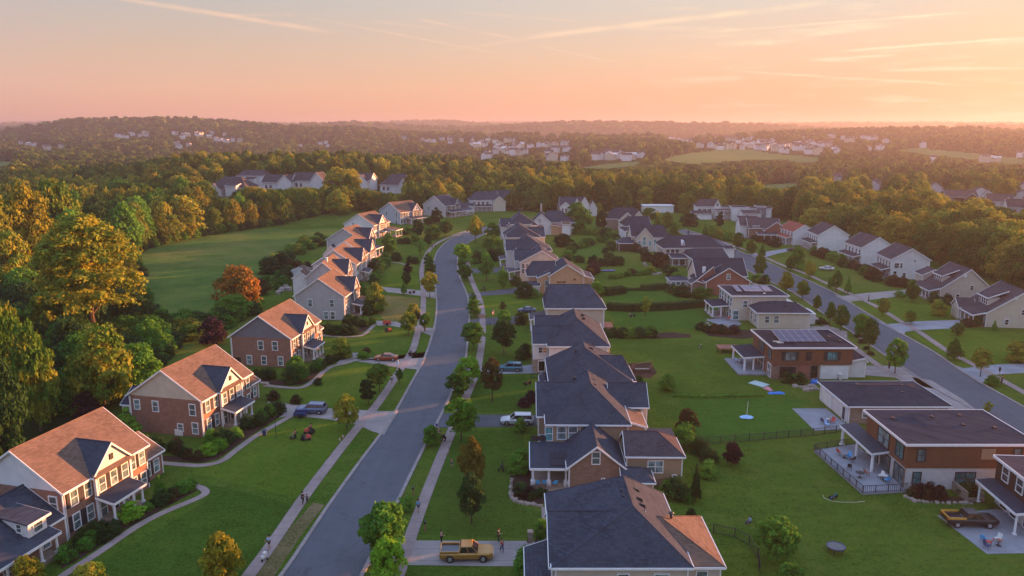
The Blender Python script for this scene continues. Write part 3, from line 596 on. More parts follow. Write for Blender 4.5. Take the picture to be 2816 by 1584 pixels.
    def door(s, f, c, t, z=.3, wd=1.0, h=2.1, mat=None): return s.win(f, c, t, z, wd, h, 0, mat or SHUT, True, 'door', 0)
    def garage(s, f, c, t, wd=4.8, h=2.3):
        m = s.win(f, c, t, 0, wd, h, 0, WHITE, True, 'garage_door', 0); return m
    def porch(s, x0, x1, y0, y1, z, side='S', cols=4, roof=SHK, slab_=.3, rise=.7, cr=.15, deck=CONC, steps=None, pm=None, rail=False):
        """roof leaning on a wall; side = outer side"""
        hi, lo = z + rise, z; oh = .3; q_ = .003 * s.k
        zz = {'S': (lo, lo, hi, hi), 'N': (hi, hi, lo, lo), 'W': (lo, hi, hi, lo), 'E': (hi, lo, lo, hi)}[side]
        X0, X1, Y0, Y1 = x0 - (oh if side != 'E' else 0), x1 + (oh if side != 'W' else 0), y0 - (oh if side != 'N' else 0), y1 + (oh if side != 'S' else 0)
        pts = [(X0, Y0, zz[0]), (X1, Y0, zz[1]), (X1, Y1, zz[2]), (X0, Y1, zz[3])]
        rf = s.part('porch_roof', MB().slab([(a, b, c + .12) for a, b, c in pts], .14), roof)
        b = MB()
        e = [(pts[0], pts[1]), (pts[1], pts[2]), (pts[2], pts[3]), (pts[3], pts[0])]; skip = {'S': 2, 'N': 0, 'W': 1, 'E': 3}[side]
        for i, (p, r_) in enumerate(e):
            if i != skip: b.beam((p[0], p[1], p[2] + .09), (r_[0], r_[1], r_[2] + .09), .14, .3)
        s.part('fascia', b, TRIM, rf)
        if slab_: s.part('porch_floor', MB().box(x0 - .1, x1 + .1, y0 - .1, y1 + .1, -.05, slab_), deck)
        ps = []
        if side in 'SN': yy = y0 + .1 if side == 'S' else y1 - .1; ps = [(x0 + .1 + (x1 - x0 - .2) * i / (cols - 1), yy) for i in range(cols)]
        else: xx = x0 + .1 if side == 'W' else x1 - .1; ps = [(xx, y0 + .1 + (y1 - y0 - .2) * i / (cols - 1)) for i in range(cols)]
        for x, y in ps:
            m = MB().tube((x, y, slab_), (x, y, lo), cr, cr * .85, 10).box(x - cr * 1.4, x + cr * 1.4, y - cr * 1.4, y + cr * 1.4, slab_, slab_ + .2).box(x - cr * 1.3, x + cr * 1.3, y - cr * 1.3, y + cr * 1.3, lo - .15, lo)
            s.part('column', m, pm or TRIM)
        if rail:
            m = MB(); m.beam((x0, y0 + .05, slab_ + .95), (x1, y0 + .05, slab_ + .95), .06, .06)
            n = int((x1 - x0) / .25)
            for i in range(n + 1): m.box(x0 + i * (x1 - x0) / n - .02, x0 + i * (x1 - x0) / n + .02, y0 + .03, y0 + .07, slab_, slab_ + .9)
            s.part('railing', m, TRIM)
        if steps:
            f, a0, a1, c = steps; m = MB()
            for i in range(3):
                d = (3 - i) * .35; z1 = slab_ * (i + 1) / 4
                if f == 'S': m.box(a0, a1, c - d, c - d + .36, 0, z1 + .02)
                elif f == 'W': m.box(c - d, c - d + .36, a0, a1, 0, z1 + .02)
            s.part('steps', m, STONE)
        return s
    def chimney(s, x, y, z0, z1, w_=.8, m=BRICKR):
        s.part('chimney', MB().box(x - w_ / 2, x + w_ / 2, y - w_ / 2, y + w_ / 2, z0, z1).box(x - w_ / 2 - .08, x + w_ / 2 + .08, y - w_ / 2 - .08, y + w_ / 2 + .08, z1, z1 + .12), m); return s
    def vent(s, x, y, z, k=.35, m=DKMET):
        s.part('roof_vent', MB().tube((x, y, z - .3), (x, y, z + k), .14, .14, 8).blob((x, y, z + k), (.3, .3, .14), 0, 8), m); return s
    def boxvent(s, x, y, z, m=DKMET): s.part('roof_vent', MB().hexa([(x - .3, y - .2, z - .3), (x + .3, y - .2, z - .3), (x + .3, y + .2, z - .3), (x - .3, y + .2, z - .3)], [(x - .2, y - .2, z + .28), (x + .25, y - .2, z + .12), (x + .25, y + .2, z + .12), (x - .2, y + .2, z + .28)]), m); return s
    def pipe(s, x, y, z0, z1): s.part('downpipe', MB().tube((x, y, z0), (x, y, z1), .06, .06, 6), TRIM); return s
    def done(s):
        s.part('trim', s.trim, s.tm); return s
def colonial(name, label, A_, deg, L=13.6, D=12.6, wall=BRICKR, gm=PALE, roof=SHB, side_w=(), x2=True, ze=6.0, rise=4.5, wing=True, porchx=(4.3, 9.2), pdx=(4.2, 10.1), lw=True, cr=3.1, near=1, gable_win=True):
    """two-storey house with side gables and a front pediment: front wall on y=0, x runs away from the viewer"""
    h = House(name, label, A_[0], A_[1], deg)
    h.block(0, L, 0, D, ze, rise, 'x', wall, roof, gm=gm, oh=.45)
    a, b = pdx; c = (a + b) / 2
    h.block(a, b, -.55, D * (.45 if near else .6), ze, cr, 'y', wall, SH, gm=PALE if wall in (BRICKR,) else gm, oh=.35)
    h.part('pent_roof', MB().slab([(a - .3, -1.1, ze - .02), (b + .3, -1.1, ze - .02), (b + .3, -.55, ze + .35), (a - .3, -.55, ze + .35)], .12), roof)
    h.part('attic_vent', MB().box(c - .28, c + .28, -.68, -.5, ze + 1.0, ze + 1.75), SHUT)
    s_ = name_sub = near
    for x in (1.5, 3.6): h.win('S', 0, x, 3.75, .95, 1.75, 1, sub=s_); h.win('S', 0, x, .75, .95, 1.8, 1, sub=s_)
    for x in (c - 1.9, c, c + 1.9): h.win('S', -.55, x, 3.75, .95, 1.75, 1, sub=s_)
    for x in ((b + L) / 2 + .1,) if L - b < 3.2 else (b + .9, L - .9): h.win('S', 0, x, 3.75, .9, 1.75, 1, sub=s_); h.win('S', 0, x, .75, .9, 1.8, 1, sub=s_)
    h.win('S', -.55, a + .9, .5, .9, 2.1, 0, sub=s_); h.door('S', -.55, c - .2); h.win('S', -.55, c + 1.5, .5, .9, 2.1, 0, sub=s_)
    for xx in (a + .12, b - .12): h.trim.box(xx - .14, xx + .14, -.78, -.5, 0, ze - .1)
    h.porch(porchx[0], porchx[1], -2.9, -.6, 2.85, 'S', 4, SHK, .55, .55, .17, STONE, ('S', c - 1.0, c + .6, -3.0))
    for y, z, w_, hh in side_w: h.win('W', 0, y, z, w_, hh, 0, sub=s_)
    if wing:
        h.block(L, L + 4.2, 1.2, 8.5, 3.3, 2.2, 'x', wall, roof, gm=gm, oh=.4); h.win('S', 1.2, L + 1.3, .8, .9, 1.7, 1, sub=s_); h.win('S', 1.2, L + 3.0, .8, .9, 1.7, 0, sub=s_)
    h.pipe(.15, -.12, .1, ze - .2); h.pipe(-.12, D - .2, .1, ze - .2)
    return h
def sidewins(*t): return t
h = colonial('brick_house', 'nearest red brick house at lower left, with dormered porch wing and white pedimented front', (-51.7, 79.9), 76, side_w=((1.3, 3.6, 1.0, 1.7),), wing=True, gm=WHITE)
# near wing with porch and shed dormer
h.block(-13.5, -.2, -.1, 10.5, 3.1, 3.2, 'x', BRICKR, SH, gm=WHITE, oh=.1)
h.porch(-13.5, -2.9, -1.7, 0, 2.75, 'S', 6, SH, .45, .55, .17, STONE, ('S', -8.6, -6.2, -1.8))
d = MB().box(-5.3, -2.9, -.5, 3.2, 3.0, 5.0); h.part('dormer', d, WHITE)
h.part('dormer_roof', MB().slab([(-5.6, -.9, 5.05), (-2.6, -.9, 5.05), (-2.6, 3.9, 5.6), (-5.6, 3.9, 5.6)], .16), SH)
h.trim.beam((-5.62, -.92, 5.02), (-2.58, -.92, 5.02), .09, .26); h.trim.beam((-2.58, -.9, 5.02), (-2.58, 3.9, 5.57), .09, .24); h.win('S', -.5, -4.1, 3.6, 1.1, 1.15, 0); h.win('W', -5.3, .6, 3.9, .6, .9)
for x in (-10.5, -8, -3.0): h.win('S', -.1, x, .8, .95, 1.6, 0)
h.door('S', -.1, -6.6); h.done()
h = colonial('brick_house', 'second red brick house from the lower left corner with a cream side gable', (-47.7, 109.5), 77.3, side_w=((1.5, 3.6, .95, 1.7), (8.0, 3.7, .95, 1.6), (11.3, 3.8, .9, 1.5), (1.3, .6, .9, 1.7), (3.9, .8, .85, 1.1)), gm=CREAM)
h.block(4, 10, 12.6, 17.5, 2.6, 2.0, 'y', WHITE, SHK, oh=.3); h.part('basement_door', MB().box(-.12, .02, 3.6, 5.0, -.1, 1.0), WHITE); h.boxvent(6, 9, 8.9).done()
h = colonial('brick_house', 'third red brick house up the left side, dark grey siding in its side gable', (-43.9, 144.2), 82, L=14.4, side_w=((3.3, 3.6, 1.0, 1.7), (6.3, 3.6, 1.0, 1.7), (2.3, .5, .95, 1.7), (5.8, .5, .95, 1.7), (8.9, .5, .95, 1.7)), gm=SLATEG)
h.part('basement_window', MB().box(-.1, .02, 10.8, 12.1, .5, 1.7), GDARK); h.done()
h = colonial('sided_house', 'pale grey sided house with brown roof standing just beyond the brick houses', (-41.6, 182.2), 85.5, L=12.6, D=12.4, wall=GREY, side_w=((3.1, 3.4, 1.0, 1.8), (8.6, 3.4, 1.0, 1.8), (3.0, .3, 1.0, 1.8), (4.7, .3, 1.0, 1.8)), gm=GREY, porchx=(4.5, 9.2), pdx=(6.2, 11.2), near=1, cr=3.3)
h.porch(9.6, 12.6, -5.2, -.7, 2.8, 'S', 3, SHB, .3, .6, .15).done()
h = colonial('sided_house', 'house with a small pale gabled rear wing behind the first grey sided house', (-47.4, 205.5), 91, L=14, D=10, wall=GREY, gm=GREY, wing=False, pdx=(5.5, 12.0), cr=3.8, near=0, side_w=())
h.block(.5, 6, 9.2, 13.4, 6.0, 1.7, 'x', WHITE, SHB, oh=.35); h.chimney(3.5, 4.6, 9, 11.2, .6, TRIM).done()
h = colonial('sided_house', 'grey house with broad brown and slate roof, white screened back porch towards the meadow', (-47.6, 226.5), 90, L=13.5, D=13, wall=PALE, gm=GREY, wing=False, pdx=(5.5, 12.0), cr=3.8, near=0)
h.porch(6, 12, 13, 17, 2.9, 'N', 3, SHB, .3, .7); h.part('porch_gable', MB().box(8, 10.4, 19, 22, 0, 2.3), WHITE); h.block(8, 12, 17.2, 22, 2.6, 1.1, 'x', WHITE, SHB, oh=.3); h.done()
h = colonial('sided_house', 'house with slate cross gable between two pale houses halfway up the left side', (-48.4, 245), 88, L=13, D=13, wall=PALE, gm=PALE, wing=False, pdx=(5.2, 12.2), cr=3.8, near=0)
h.block(-.2, 3, 8.5, 13.4, 6.0, 3.0, 'x', PALE, SH); h.done()
h = colonial('sided_house', 'taupe sided house with big blank side gable and a corner porch on white columns', (-55.6, 276), 75, L=11, D=14, wall=GREY, gm=GREY, wing=False, pdx=(5.2, 10.5), cr=3.8, near=0)
h.porch(-2.5, 6.5, -5.5, -.1, 3.2, 'S', 4, SHK, .4, .9, .2).done()
h = colonial('sided_house', 'white house with tall pink lit front at the far left bend of the street', (-59.2, 321.5), 70, L=13.5, D=14.5, wall=WHITE, gm=WHITE, wing=False, pdx=(3.5, 9.5), cr=3.8, near=0, side_w=((2.0, 2.6, 1.0, 1.8), (10, 5.8, .8, .8)))
h.porch(8.5, 14, -6, -.1, 3.0, 'S', 3, SHB, .4, .8).done()
h = colonial('sided_house', 'pale blue grey house before the street bends, small dark window in its gable end', (-54.9, 370.5), 48, L=14, D=16, wall=BLUEGREY, gm=BLUEGREY, wing=False, pdx=(7.5, 13), cr=3.8, near=0, side_w=((2.8, 3.8, 1.3, 1.9), (10.5, 3.8, 1.3, 1.9), (3, .2, 1.5, 2)))
h.porch(4, 14, -3.5, -.1, 2.8, 'S', 5, SHK, .4, .9).done()
h = colonial('sided_house', 'grey gabled house with long white columned porch at the street bend', (-35.6, 402), 52, L=11, D=16, wall=GREY, gm=GREY, wing=False, roof=SH, pdx=(7.5, 10.5), cr=3.2, near=0, rise=5, side_w=((12, 3, 1.2, 2),))
h.block(11, 20, 1, 10, 3.5, 4.5, 'x', WHITE, SH, h1=3); h.porch(1, 19, -3.6, -.1, 2.8, 'S', 7, SHK, .4, .9).done()
# far end of the street
h = House('wide_house', 'wide dark roofed house with pale gables closing the view at the end of the street', -24, 432, 8)
h.block(0, 16, 0, 12, 6.2, 4.5, 'x', PALE, SH, h0=4).block(15, 31, 2, 14, 5, 6, 'x', PALE, SH, h1=6).block(13, 20, -3, 8, 5.4, 3.2, 'y', CREAM, SH).block(-6, 2, -4, 6, 3.4, 1.4, 'x', PALE, SHK, h0=2)
for x in (2.5, 5, 7.5, 10): h.win('S', 0, x, 3.2, 1.3, 2, 0, GDARK, False)
h.porch(1, 12, -3, -.1, 2.9, 'S', 5, SHK).done()
# ---------------- centre column, fronts to the left
h = House('hipped_house', 'nearest dark hip-roofed house at the bottom edge, right of the gold pickup', 4.2, 65.3, 0)
h.block(0, 12.7, 0, 14.2, 5.9, 4.0, 'y', BEIGE, SH, ro=.62, h0=3.9, h1=3.6, oh=.45)
h.block(-.35, 9, .4, 9.6, 5.7, 3.1, 'x', BEIGE, SH, oh=.4).block(9, 16.2, 1.3, 10.4, 5.1, 2.6, 'x', BEIGE, SHB, h1=5.2, oh=.4)
h.block(-2.6, 0, -4, 8, 2.9, .9, 'y', CREAM, SH, ro=.98, h0=2, oh=.3)
for x, y, z in ((7.4, 6.6, 9.75), (7.4, 7.8, 9.75), (9.1, 9.2, 9.2), (9.1, 7.0, 9.3), (9.2, 5.9, 9.2)): h.boxvent(x, y, z - .15)
h.win('S', 0, 6.5, 3.4, 1, 1.6); h.win('S', 0, 10.2, 3.3, 1.3, 1.7); h.win('S', 1.3, 14.4, 3.0, 1.0, 1.5); h.vent(12.3, 6.4, 7.6, .3); h.done()
h = House('tan_house', 'tan house with brick gable, solar porch roof and two bright windows, second from the bottom', 5.1, 100.1, -1)
h.block(0, 11.2, 0, 14, 6.2, 4.2, 'y', TAN, SH, ro=.56, h0=4.6, h1=3.2, oh=.45)
h.block(-1.3, 6, 3.4, 14.6, 6.0, 3.1, 'x', TAN, SH, oh=.4).block(9.6, 15.0, 7.2, 13.4, 6.0, 2.6, 'x', CREAM, SH, oh=.35).block(10.5, 13.8, 1, 7.2, 5.4, 1.0, 'y', TAN, SHB, ro=.02, oh=.3)
h.block(2.6, 9.6, -8.2, 0, 3.4, 3.0, 'y', BRICKB, SH, oh=.4)                       # brick gable block
h.block(10.3, 17.6, -6.4, -.6, 4.3, 2.2, 'x', TAN, SHP, h0=0, h1=3, oh=.35, zb=0).block(9.4, 13.2, -10, -6.5, 2.3, 1.1, 'x', TAN, SH, h1=1.4, oh=.3)
h.part('brick_base', MB().box(10.3 - .09, 17.6 + .09, -6.4 - .09, -.6, -.3, 1.1), BRICKB)
h.win('S', -8.2, 6.0, 4.0, .95, 1.6); h.win('S', -8.2, 7.0, .6, .3, 1.3, mat=GDARK)
h.win('S', 0, 1.9, 3.9, 1.15, 1.85, 0, mat=GLASS); h.win('S', 0, 3.5, 3.9, 1.15, 1.85, 0); h.win('S', 0, .1, 3.7, .95, 1.95, 0, mat=GTEAL)
h.win('S', -6.4, 14.1, 2.0, 1.9, 1.6, rail=2); h.win('S', -6.4, 16.7, 1.1, .5, .5, name='air_unit')
h.pipe(4.5, -.12, 3.6, 5.9); h.pipe(2.5, -8.35, .1, 3.2)
r_ = h.part('porch_roof', MB().slab([(-2.6, -7.9, 3.1), (3.0, -7.9, 3.1), (3.4, -1.2, 3.95), (-2.6, -1.2, 3.95)], .15), SHK)
p_ = MB()
for i in range(3):
    for j in range(2):
        zz = lambda y: 3.14 + (y + 7.9) * .85 / 6.7
        x0_, y0_ = .1 + i * .98, -7.3 + j * 1.75; p_.slab([(x0_, y0_, zz(y0_) + .08), (x0_ + .93, y0_, zz(y0_) + .08), (x0_ + .93, y0_ + 1.65, zz(y0_ + 1.65) + .08), (x0_, y0_ + 1.65, zz(y0_ + 1.65) + .08)], .05)
h.part('solar_panel', p_, plain('dull_solar_glass', (.01, .012, .022), .6), r_)
h.trim.beam((-2.6, -7.95, 3.13), (3.2, -7.95, 3.13), .1, .3); h.trim.beam((-2.65, -7.9, 3.13), (-2.65, -1.2, 3.98), .1, .28)
h.part('porch_floor', MB().box(-2.4, 2.5, -7.7, -1.2, -.1, .7), STONE)
for x in (-2.2, -.1, 2.2): h.part('column', MB().tube((x, -7.4, .7), (x, -7.4, 2.98), .17, .15, 10).box(x - .3, x + .3, -7.7, -7.1, .0, 1.2), TRIM)
h.part('steps', MB().box(-.2, 1.8, -8.2, -7.7, 0, .5).box(-.2, 1.8, -8.7, -8.2, 0, .34).box(-.2, 1.8, -9.2, -8.7, 0, .18), STONE)
h.block(-1.2, 2.6, -1.2, 3, 2.9, 0, 'f', STONE, SHK, oh=-.1); h.win('S', -1.2, -.4, 1.0, 1.4, 1.2, mat=GTEAL); h.part('balcony_rail', MB().beam((-2.4, -.9, 4.7), (-.3, -.9, 4.7), .05, .75), DKMET)
h.part('rear_shed', MB().box(15.2, 18.3, 3.0, 5.6, 0, 2.7).box(15.0, 18.5, 2.8, 5.8, 2.7, 3.2, 1), [TAN, SHK])
for x, y in ((6.9, 6.0), (6.9, 8.2), (6.8, 10.5)): h.boxvent(x, y, 9.9)
h.boxvent(4.3, 10.2, 9.4); h.done()
h = House('hipped_house', 'slate roofed house behind the tan house, lit ridge and a low rear porch block', 6.5, 119.6, 0)
h.block(0, 13.2, 0, 12.4, 5.6, 4.2, 'y', PALE, SH, ro=.46, h0=5.2, h1=3.4, oh=.45).block(7, 14.0, 1.4, 9.4, 5.3, 3.1, 'x', PALE, SH, h1=1.5, oh=.35)
h.block(10.8, 14.4, -4.2, 0, 3.2, .9, 'x', CREAM, SHB, oh=.3).block(-1.4, 0, 6, 11, 2.9, .8, 'y', STONE, SH, oh=.25)
h.part('shutter_panel', MB().box(14.2, 14.5, 3, 6, 0, 2.8), PALE); h.vent(4.5, 5.5, 9.1); h.boxvent(7.3, 7, 9.3).boxvent(7.2, 9.3, 9.2).done()
h = House('stone_front_house', 'house with cream walls and a brick and stone entry beside the teal car', 7.2, 139.7, 0)
h.block(0, 11.2, 0, 17, 5.9, 4.1, 'y', PALE, SH, ro=.5, h0=5.4, h1=4, oh=.45).block(-3.0, 4, 1.9, 8.6, 5.8, 2.6, 'x', PALE, SH, oh=.35).block(-2.3, 5, 9.4, 16, 5.8, 2.8, 'x', PALE, SH, oh=.35)
h.part('stone_base', MB().box(-3.15, .05, 1.75, 8.7, -.2, 2.6), STONE); h.win('S', 1.75, -1.2, 4.0, 1.6, 1.1, mat=GDARK); h.win('S', 1.75, -1.4, .3, 1.2, 2.0, mat=GDARK, name='doorway', rail=0)
h.part('brick_base', MB().box(9.6, 11.3, -.12, 10, -.2, 2.4), BRICKB); h.part('bay', MB().box(11.2, 12, 3, 12, 0, 5.4), BEIGE)
for y in (7.5, 10.2): h.boxvent(7.2, y, 9.5)
h.done()
h = House('beige_house', 'plain beige house with one large dark slate hip roof and a small blue-black side porch', 8.0, 170.5, 0)
h.block(0, 13.4, 0, 10, 6.0, 3.6, 'x', BEIGE, SH, ro=.9, h0=.9, h1=2.6, oh=.5, fz=.26)
h.porch(-3.6, -.1, 1.0, 6.5, 3.0, 'W', 3, SHK, .3, .6); h.boxvent(2, 7.6, 9.0).boxvent(8.2, 8.2, 9.2, SHUT)
h.pipe(8.2, -.12, .1, 5.7); h.pipe(.3, -.12, .1, 5.7); h.pipe(13.2, -.12, .1, 5.7); h.win('W', 0, 4, 3.6, 1, 1.6); h.win('E', 13.4, 4, 3.6, 1, 1.6)
h.part('rear_deck', MB().box(13.5, 16, 2, 7, .0, .8).beam((16, 2, 1.8), (16, 7, 1.8), .05, .06).beam((13.6, 2, 1.8), (16, 2, 1.8), .05, .06), DECKW); h.done()
h = House('orange_brick_house', 'house with a wide orange brick gable end facing the camera, centre column', 10.8, 211.8, 2)
h.block(0, 9.8, 0, 12, 5.4, 3.3, 'y', BRICKO, SH, oh=.4).block(9.8, 12.6, 1, 10, 4.4, .9, 'y', BRICKO, SH, ro=.02, oh=.3).block(-6.0, 2, 4.5, 12, 4.6, 3.6, 'x', BRICKO, SH, h0=1.5, oh=.35)
h.block(-3.3, .2, 1.4, 5, 4.7, 1.5, 'y', BRICKO, SH, ro=.98, oh=.3)
h.win('S', 0, 3.3, 3.5, 2.4, .35, sub=0, mat=GDARK, fm=BRICKO); h.win('S', 0, 7.1, 4.2, .6, .4, sub=0, mat=GDARK, fm=BRICKO); h.win('S', 1.4, -.7, .3, 1.0, 3.6, sub=0, mat=GLASS, fm=PALE); h.pipe(-.1, -.1, 0, 5.2)
h.block(-7.5, -3, .2, 4.2, 2.6, .7, 'x', PALE, SH); h.done()
h = House('cream_gable_house', 'house with a cream side gable and white bay windows behind the orange brick one', 2.6, 231, 2)
h.block(0, 12, 0, 11, 6.0, 3.6, 'y', CREAM, SH, ro=.55, oh=.4).block(-1.5, 5, 3.2, 10, 6.0, 2.9, 'x', PALE, SH, oh=.35)
for x in (.9, 2.2): h.win('S', 0, x, 2.5, .8, 3, sub=0)
for y in (1, 3, 5, 7, 9): h.win('W', -1.5 if y > 3 else 0, y, 3.4, 1, 1.8, sub=0)
h.porch(-3.5, -.1, .5, 5, 2.8, 'W', 4, SHK).done()
h = House('dark_gable_house', 'third house beyond the orange brick one, bright lit gable edges on slate roof', .2, 252, 3)
h.block(0, 13, 0, 12, 6.2, 4, 'y', CREAM, SH, ro=.42, h0=4, oh=.5).block(-2, 5, 2, 10, 6, 3, 'x', PALE, SH, oh=.3).block(1.6, 10.6, -3, 5, 7.2, 3.1, 'y', CREAM, SH, oh=.45, h0=3.5)
for y in (1, 4, 7): h.win('W', 0, y, 3.2, 1.2, 2.2, sub=0)
h.porch(-4, -.1, 3, 9, 2.8, 'W', 4, SHK).done()
h = House('dark_gable_house', 'fourth house beyond the orange brick one, with a beige right wing', -2.4, 284, 4)
h.block(0, 13, 0, 13, 6.2, 4, 'y', PALE, SH, ro=.45, oh=.5, h0=3).block(6, 15.5, 6, 14, 5.4, 3.2, 'x', BEIGE, SH, oh=.35).block(.6, 10, -3.5, 5, 6.6, 3.6, 'y', CREAM, SH, oh=.45, h0=3.5)
for y in (2, 5, 8): h.win('W', 0, y, 3.2, 1.2, 2.2, sub=0)
h.done()
h = House('dark_gable_house', 'farthest slate roofed house of the centre column, sharp lit gable tip', -1.4, 318, 5)
h.block(0, 12, 0, 12, 6.4, 4.4, 'y', PALE, SH, ro=.45, oh=.5, h0=4).block(.8, 9, -3, 6, 7.2, 3.2, 'y', CREAM, SH, oh=.45, h0=3).block(-3, 3, 3, 11, 5.4, 3, 'x', PALE, SH)
h.block(10.5, 15, 2, 8, 4.6, 1, 'x', DWOOD, SHB).done()
h = House('white_gable_house', 'house with big white gable, orange brick side and thin chimney behind the centre column', 8.8, 335, -2)
h.block(0, 8.6, 0, 12, 5.2, 4.2, 'y', PALE, SH, oh=.45).block(5, 19, 3.5, 15, 5.2, 4.6, 'x', PALE, SH, h0=2, h1=6, oh=.5).block(8.6, 14.5, -.3, 4, 3.6, 1, 'y', BRICKO, SHR, ro=.02)
h.block(13.5, 17, -2, 4, 5, .9, 'x', WHITE, SHB); h.chimney(4.2, 13, 8, 12.5, .8, BEIGE); h.win('S', 0, 3.6, 5.6, .5, 1.6, sub=0, mat=GDARK); h.done()
h = House('pink_gable_house', 'pale house with three pointed pink lit gables among trees, top centre', 25.8, 408, -3)
h.block(0, 14, 0, 10, 5.6, 4.2, 'x', PALE, SH, oh=.4).block(.3, 6, -2.5, 6, 5.2, 2.6, 'y', PALE, SH).block(7.6, 10.6, -2, 5, 6.2, 3.4, 'y', PALE, SH, oh=.3).block(10.8, 15.6, -2, 6, 6.4, 4, 'y', PALE, SH, oh=.3).block(15.6, 20, 1, 8, 4, 4.2, 'y', PALE, SH, oh=.3)
for x in (1.6, 3.4): h.win('S', -2.5, x, 2.2, 1, 2.2, sub=0, mat=GDARK)
h.chimney(-1, 2, 0, 6.5, .9, STONE); h.done()
# ---------------- houses between the two streets, right-hand part
h = House('modern_house', 'dark wood clad modern house behind the black pickup at the right edge', 61.2, 79.6, -4)
h.block(0, 14, 0, 9.5, 2.9, 0, 'f', WBRICK, SHK, oh=-.3).block(-.4, 14.5, 1.5, 9.4, 6.0, 0, 'f', DWOOD, SHP, oh=.35, zb=3.2)
h.porch(-2.2, -.4, 1.2, 9.4, 2.85, 'W', 2, SHK, 0, .25, .14)
for y in (2.4, 5.2, 7.4): h.win('W', -.0, y, .2, 1.5, 2.4, mat=GDARK, name='patio_door')
for y in (4.2, 7.2): h.win('W', -.4, y, 4.0, 1.2, 1.7, mat=GDARK)
h.garage('S', 0, 3.4, 3.4, 2.4); h.part('timber_panel', MB().box(-.1, 0, -.02, 1.6, 0, 2.7), DECKW); h.done()
h = House('modern_house', 'modern house, brown wood upper floor over white brick, railed terrace, right foreground', 52.0, 92.4, 0)
h.block(0, 16.0, .1, 11.2, 3.0, 0, 'f', WBRICK, SHK, oh=-.2).block(-.15, 16.4, 0, 11.5, 6.3, 0, 'f', WOOD, SHD, oh=.45, zb=3.35)
h.win('S', 0, 1.7, 4.1, .95, 1.6, fm=DKMET); h.win('S', .1, 1.5, .8, .95, 1.6, fm=DKMET, mat=GTEAL); h.win('S', .1, 7.9, .7, 2.5, 1.7, fm=DKMET, rail=2, mat=GTEAL); h.win('S', 0, 14.3, 4.2, .9, 1.6, fm=DKMET); h.part('patch_panel', MB().box(9.6, 11.4, -.06, 0, 4.3, 5.8), TAN)
h.win('W', -.15, 1.8, 3.9, 1.9, 1.9, fm=DKMET, mat=GTEAL); h.win('W', -.15, 6.2, 3.7, 3.0, 2.1, fm=DKMET, rail=2)
h.win('W', 0, 1.6, .25, 2.6, 2.4, fm=DKMET, name='patio_door'); h.win('W', 0, 5.4, .25, 2.4, 2.3, fm=DKMET, name='patio_door'); h.win('W', 0, 8.7, .25, 2.4, 2.3, fm=DKMET, name='patio_door')
h.porch(-2.2, -.1, 4.8, 14.5, 3.0, 'W', 3, SHK, 0, .35, .22)
for x, y, z in ((2, 8.5, 6.6), (7.8, 9, 6.6), (10.5, 6, 6.6), (12, 9.5, 6.6), (14.2, 5, 6.6)): h.boxvent(x, y, z)
h.part('roof_bulge', MB().hexa([(4.5, 5, 6.55), (7.5, 5, 6.55), (7.5, 10, 6.55), (4.5, 10, 6.55)], [(5.5, 5.4, 6.62), (6.9, 5.4, 6.62), (7.0, 9.8, 6.95), (5.2, 9.8, 6.95)]), SHD)
h.part('bulkhead', MB().box(6.3, 6.5, -3.2, 0, 0, 1.3).box(8.4, 8.6, -3.2, -1.2, 0, 1.1).box(6.3, 8.6, -3.35, -3.2, 0, .5), STONE); h.part('downpipe', MB().tube((-.3, -.2, 0), (-.3, -.2, 3.2), .06, .06, 6), BRICKB); h.done()
t = thing('terrace', 'pale concrete terrace with metal railing beside the brown modern house', 'terrace', (0, 0, 0))
tp = [(44.7, 104.3), (45.8, 90.9), (51.9, 91.6), (51.9, 106.6)]
MB().slab([(x, y, .28) for x, y in tp], .5).build('slab', PATIO, t)
for a, b in ((tp[0], tp[1]), (tp[1], tp[2]), (tp[3], tp[0])):
    m = MB(); m.beam((*a, 1.3), (*b, 1.3), .07, .07); m.beam((*a, .42), (*b, .42), .05, .05); n = int(math.dist(a, b) / .28)
    for i in range(n + 1):
        u = i / n; x = a[0] + (b[0] - a[0]) * u; y = a[1] + (b[1] - a[1]) * u; r_ = .05 if i % 6 == 0 else .016; m.box(x - r_, x + r_, y - r_, y + r_, .28, 1.28)
    m.build('railing', DKMET, t)
h = House('garage_house', 'low single-storey building with hipped slate roof and tan stone wall, facing the right street', 54.5, 115.2, 0)
h.block(0, 16, 0, 11.5, 3.1, 1.3, 'x', STONE, SHD, h0=4, h1=4, oh=.5)
h.part('side_panel', MB().box(-.1, 0, .2, 11.3, 0, 2.9), PALE); h.garage('W', -.1, 8.6, 4.2, 2.2); h.win('W', -.1, 1.5, .1, 1.1, 2.2, name='door', mat=GDARK, rail=0); h.win('S', 0, 2.6, 1.1, .8, 1.1)
h.vent(4, 7, 4.1, .2); h.boxvent(8, 4, 3.9).boxvent(11.5, 6.5, 4.2).vent(10.2, 3.6, 3.9, .2); h.done()
h = House('modern_house', 'brown brick and wood house with big solar array on its flat roof', 49.5, 137.2, 0)
h.block(0, 9.0, 0, 11.4, 3.0, 0, 'f', BRICKB, SHK, oh=-.2).block(9.0, 14.6, .05, 11.4, 3.0, 0, 'f', WBRICK, SHK, oh=-.2).block(-.1, 14.9, -.3, 11.9, 6.2, 0, 'f', WOOD, SHD, oh=.45, zb=3.3)
h.block(14.6, 18.2, 1.2, 12, 3.2, .6, 'y', PALE, SHD, ro=.9, oh=.3)
for x, w_ in ((3.1, 1.9), (11.0, 1.9)):
    h.win('S', -.3, x, 3.9, w_, 1.6, fm=DKMET, rail=0, mat=GTEAL if x > 9 else GLASS)
    for sg in (-1, 1): h.part('shutter', MB().box(x + sg * 1.3 - .3, x + sg * 1.3 + .3, -.38, -.28, 3.85, 5.55), SHUT)
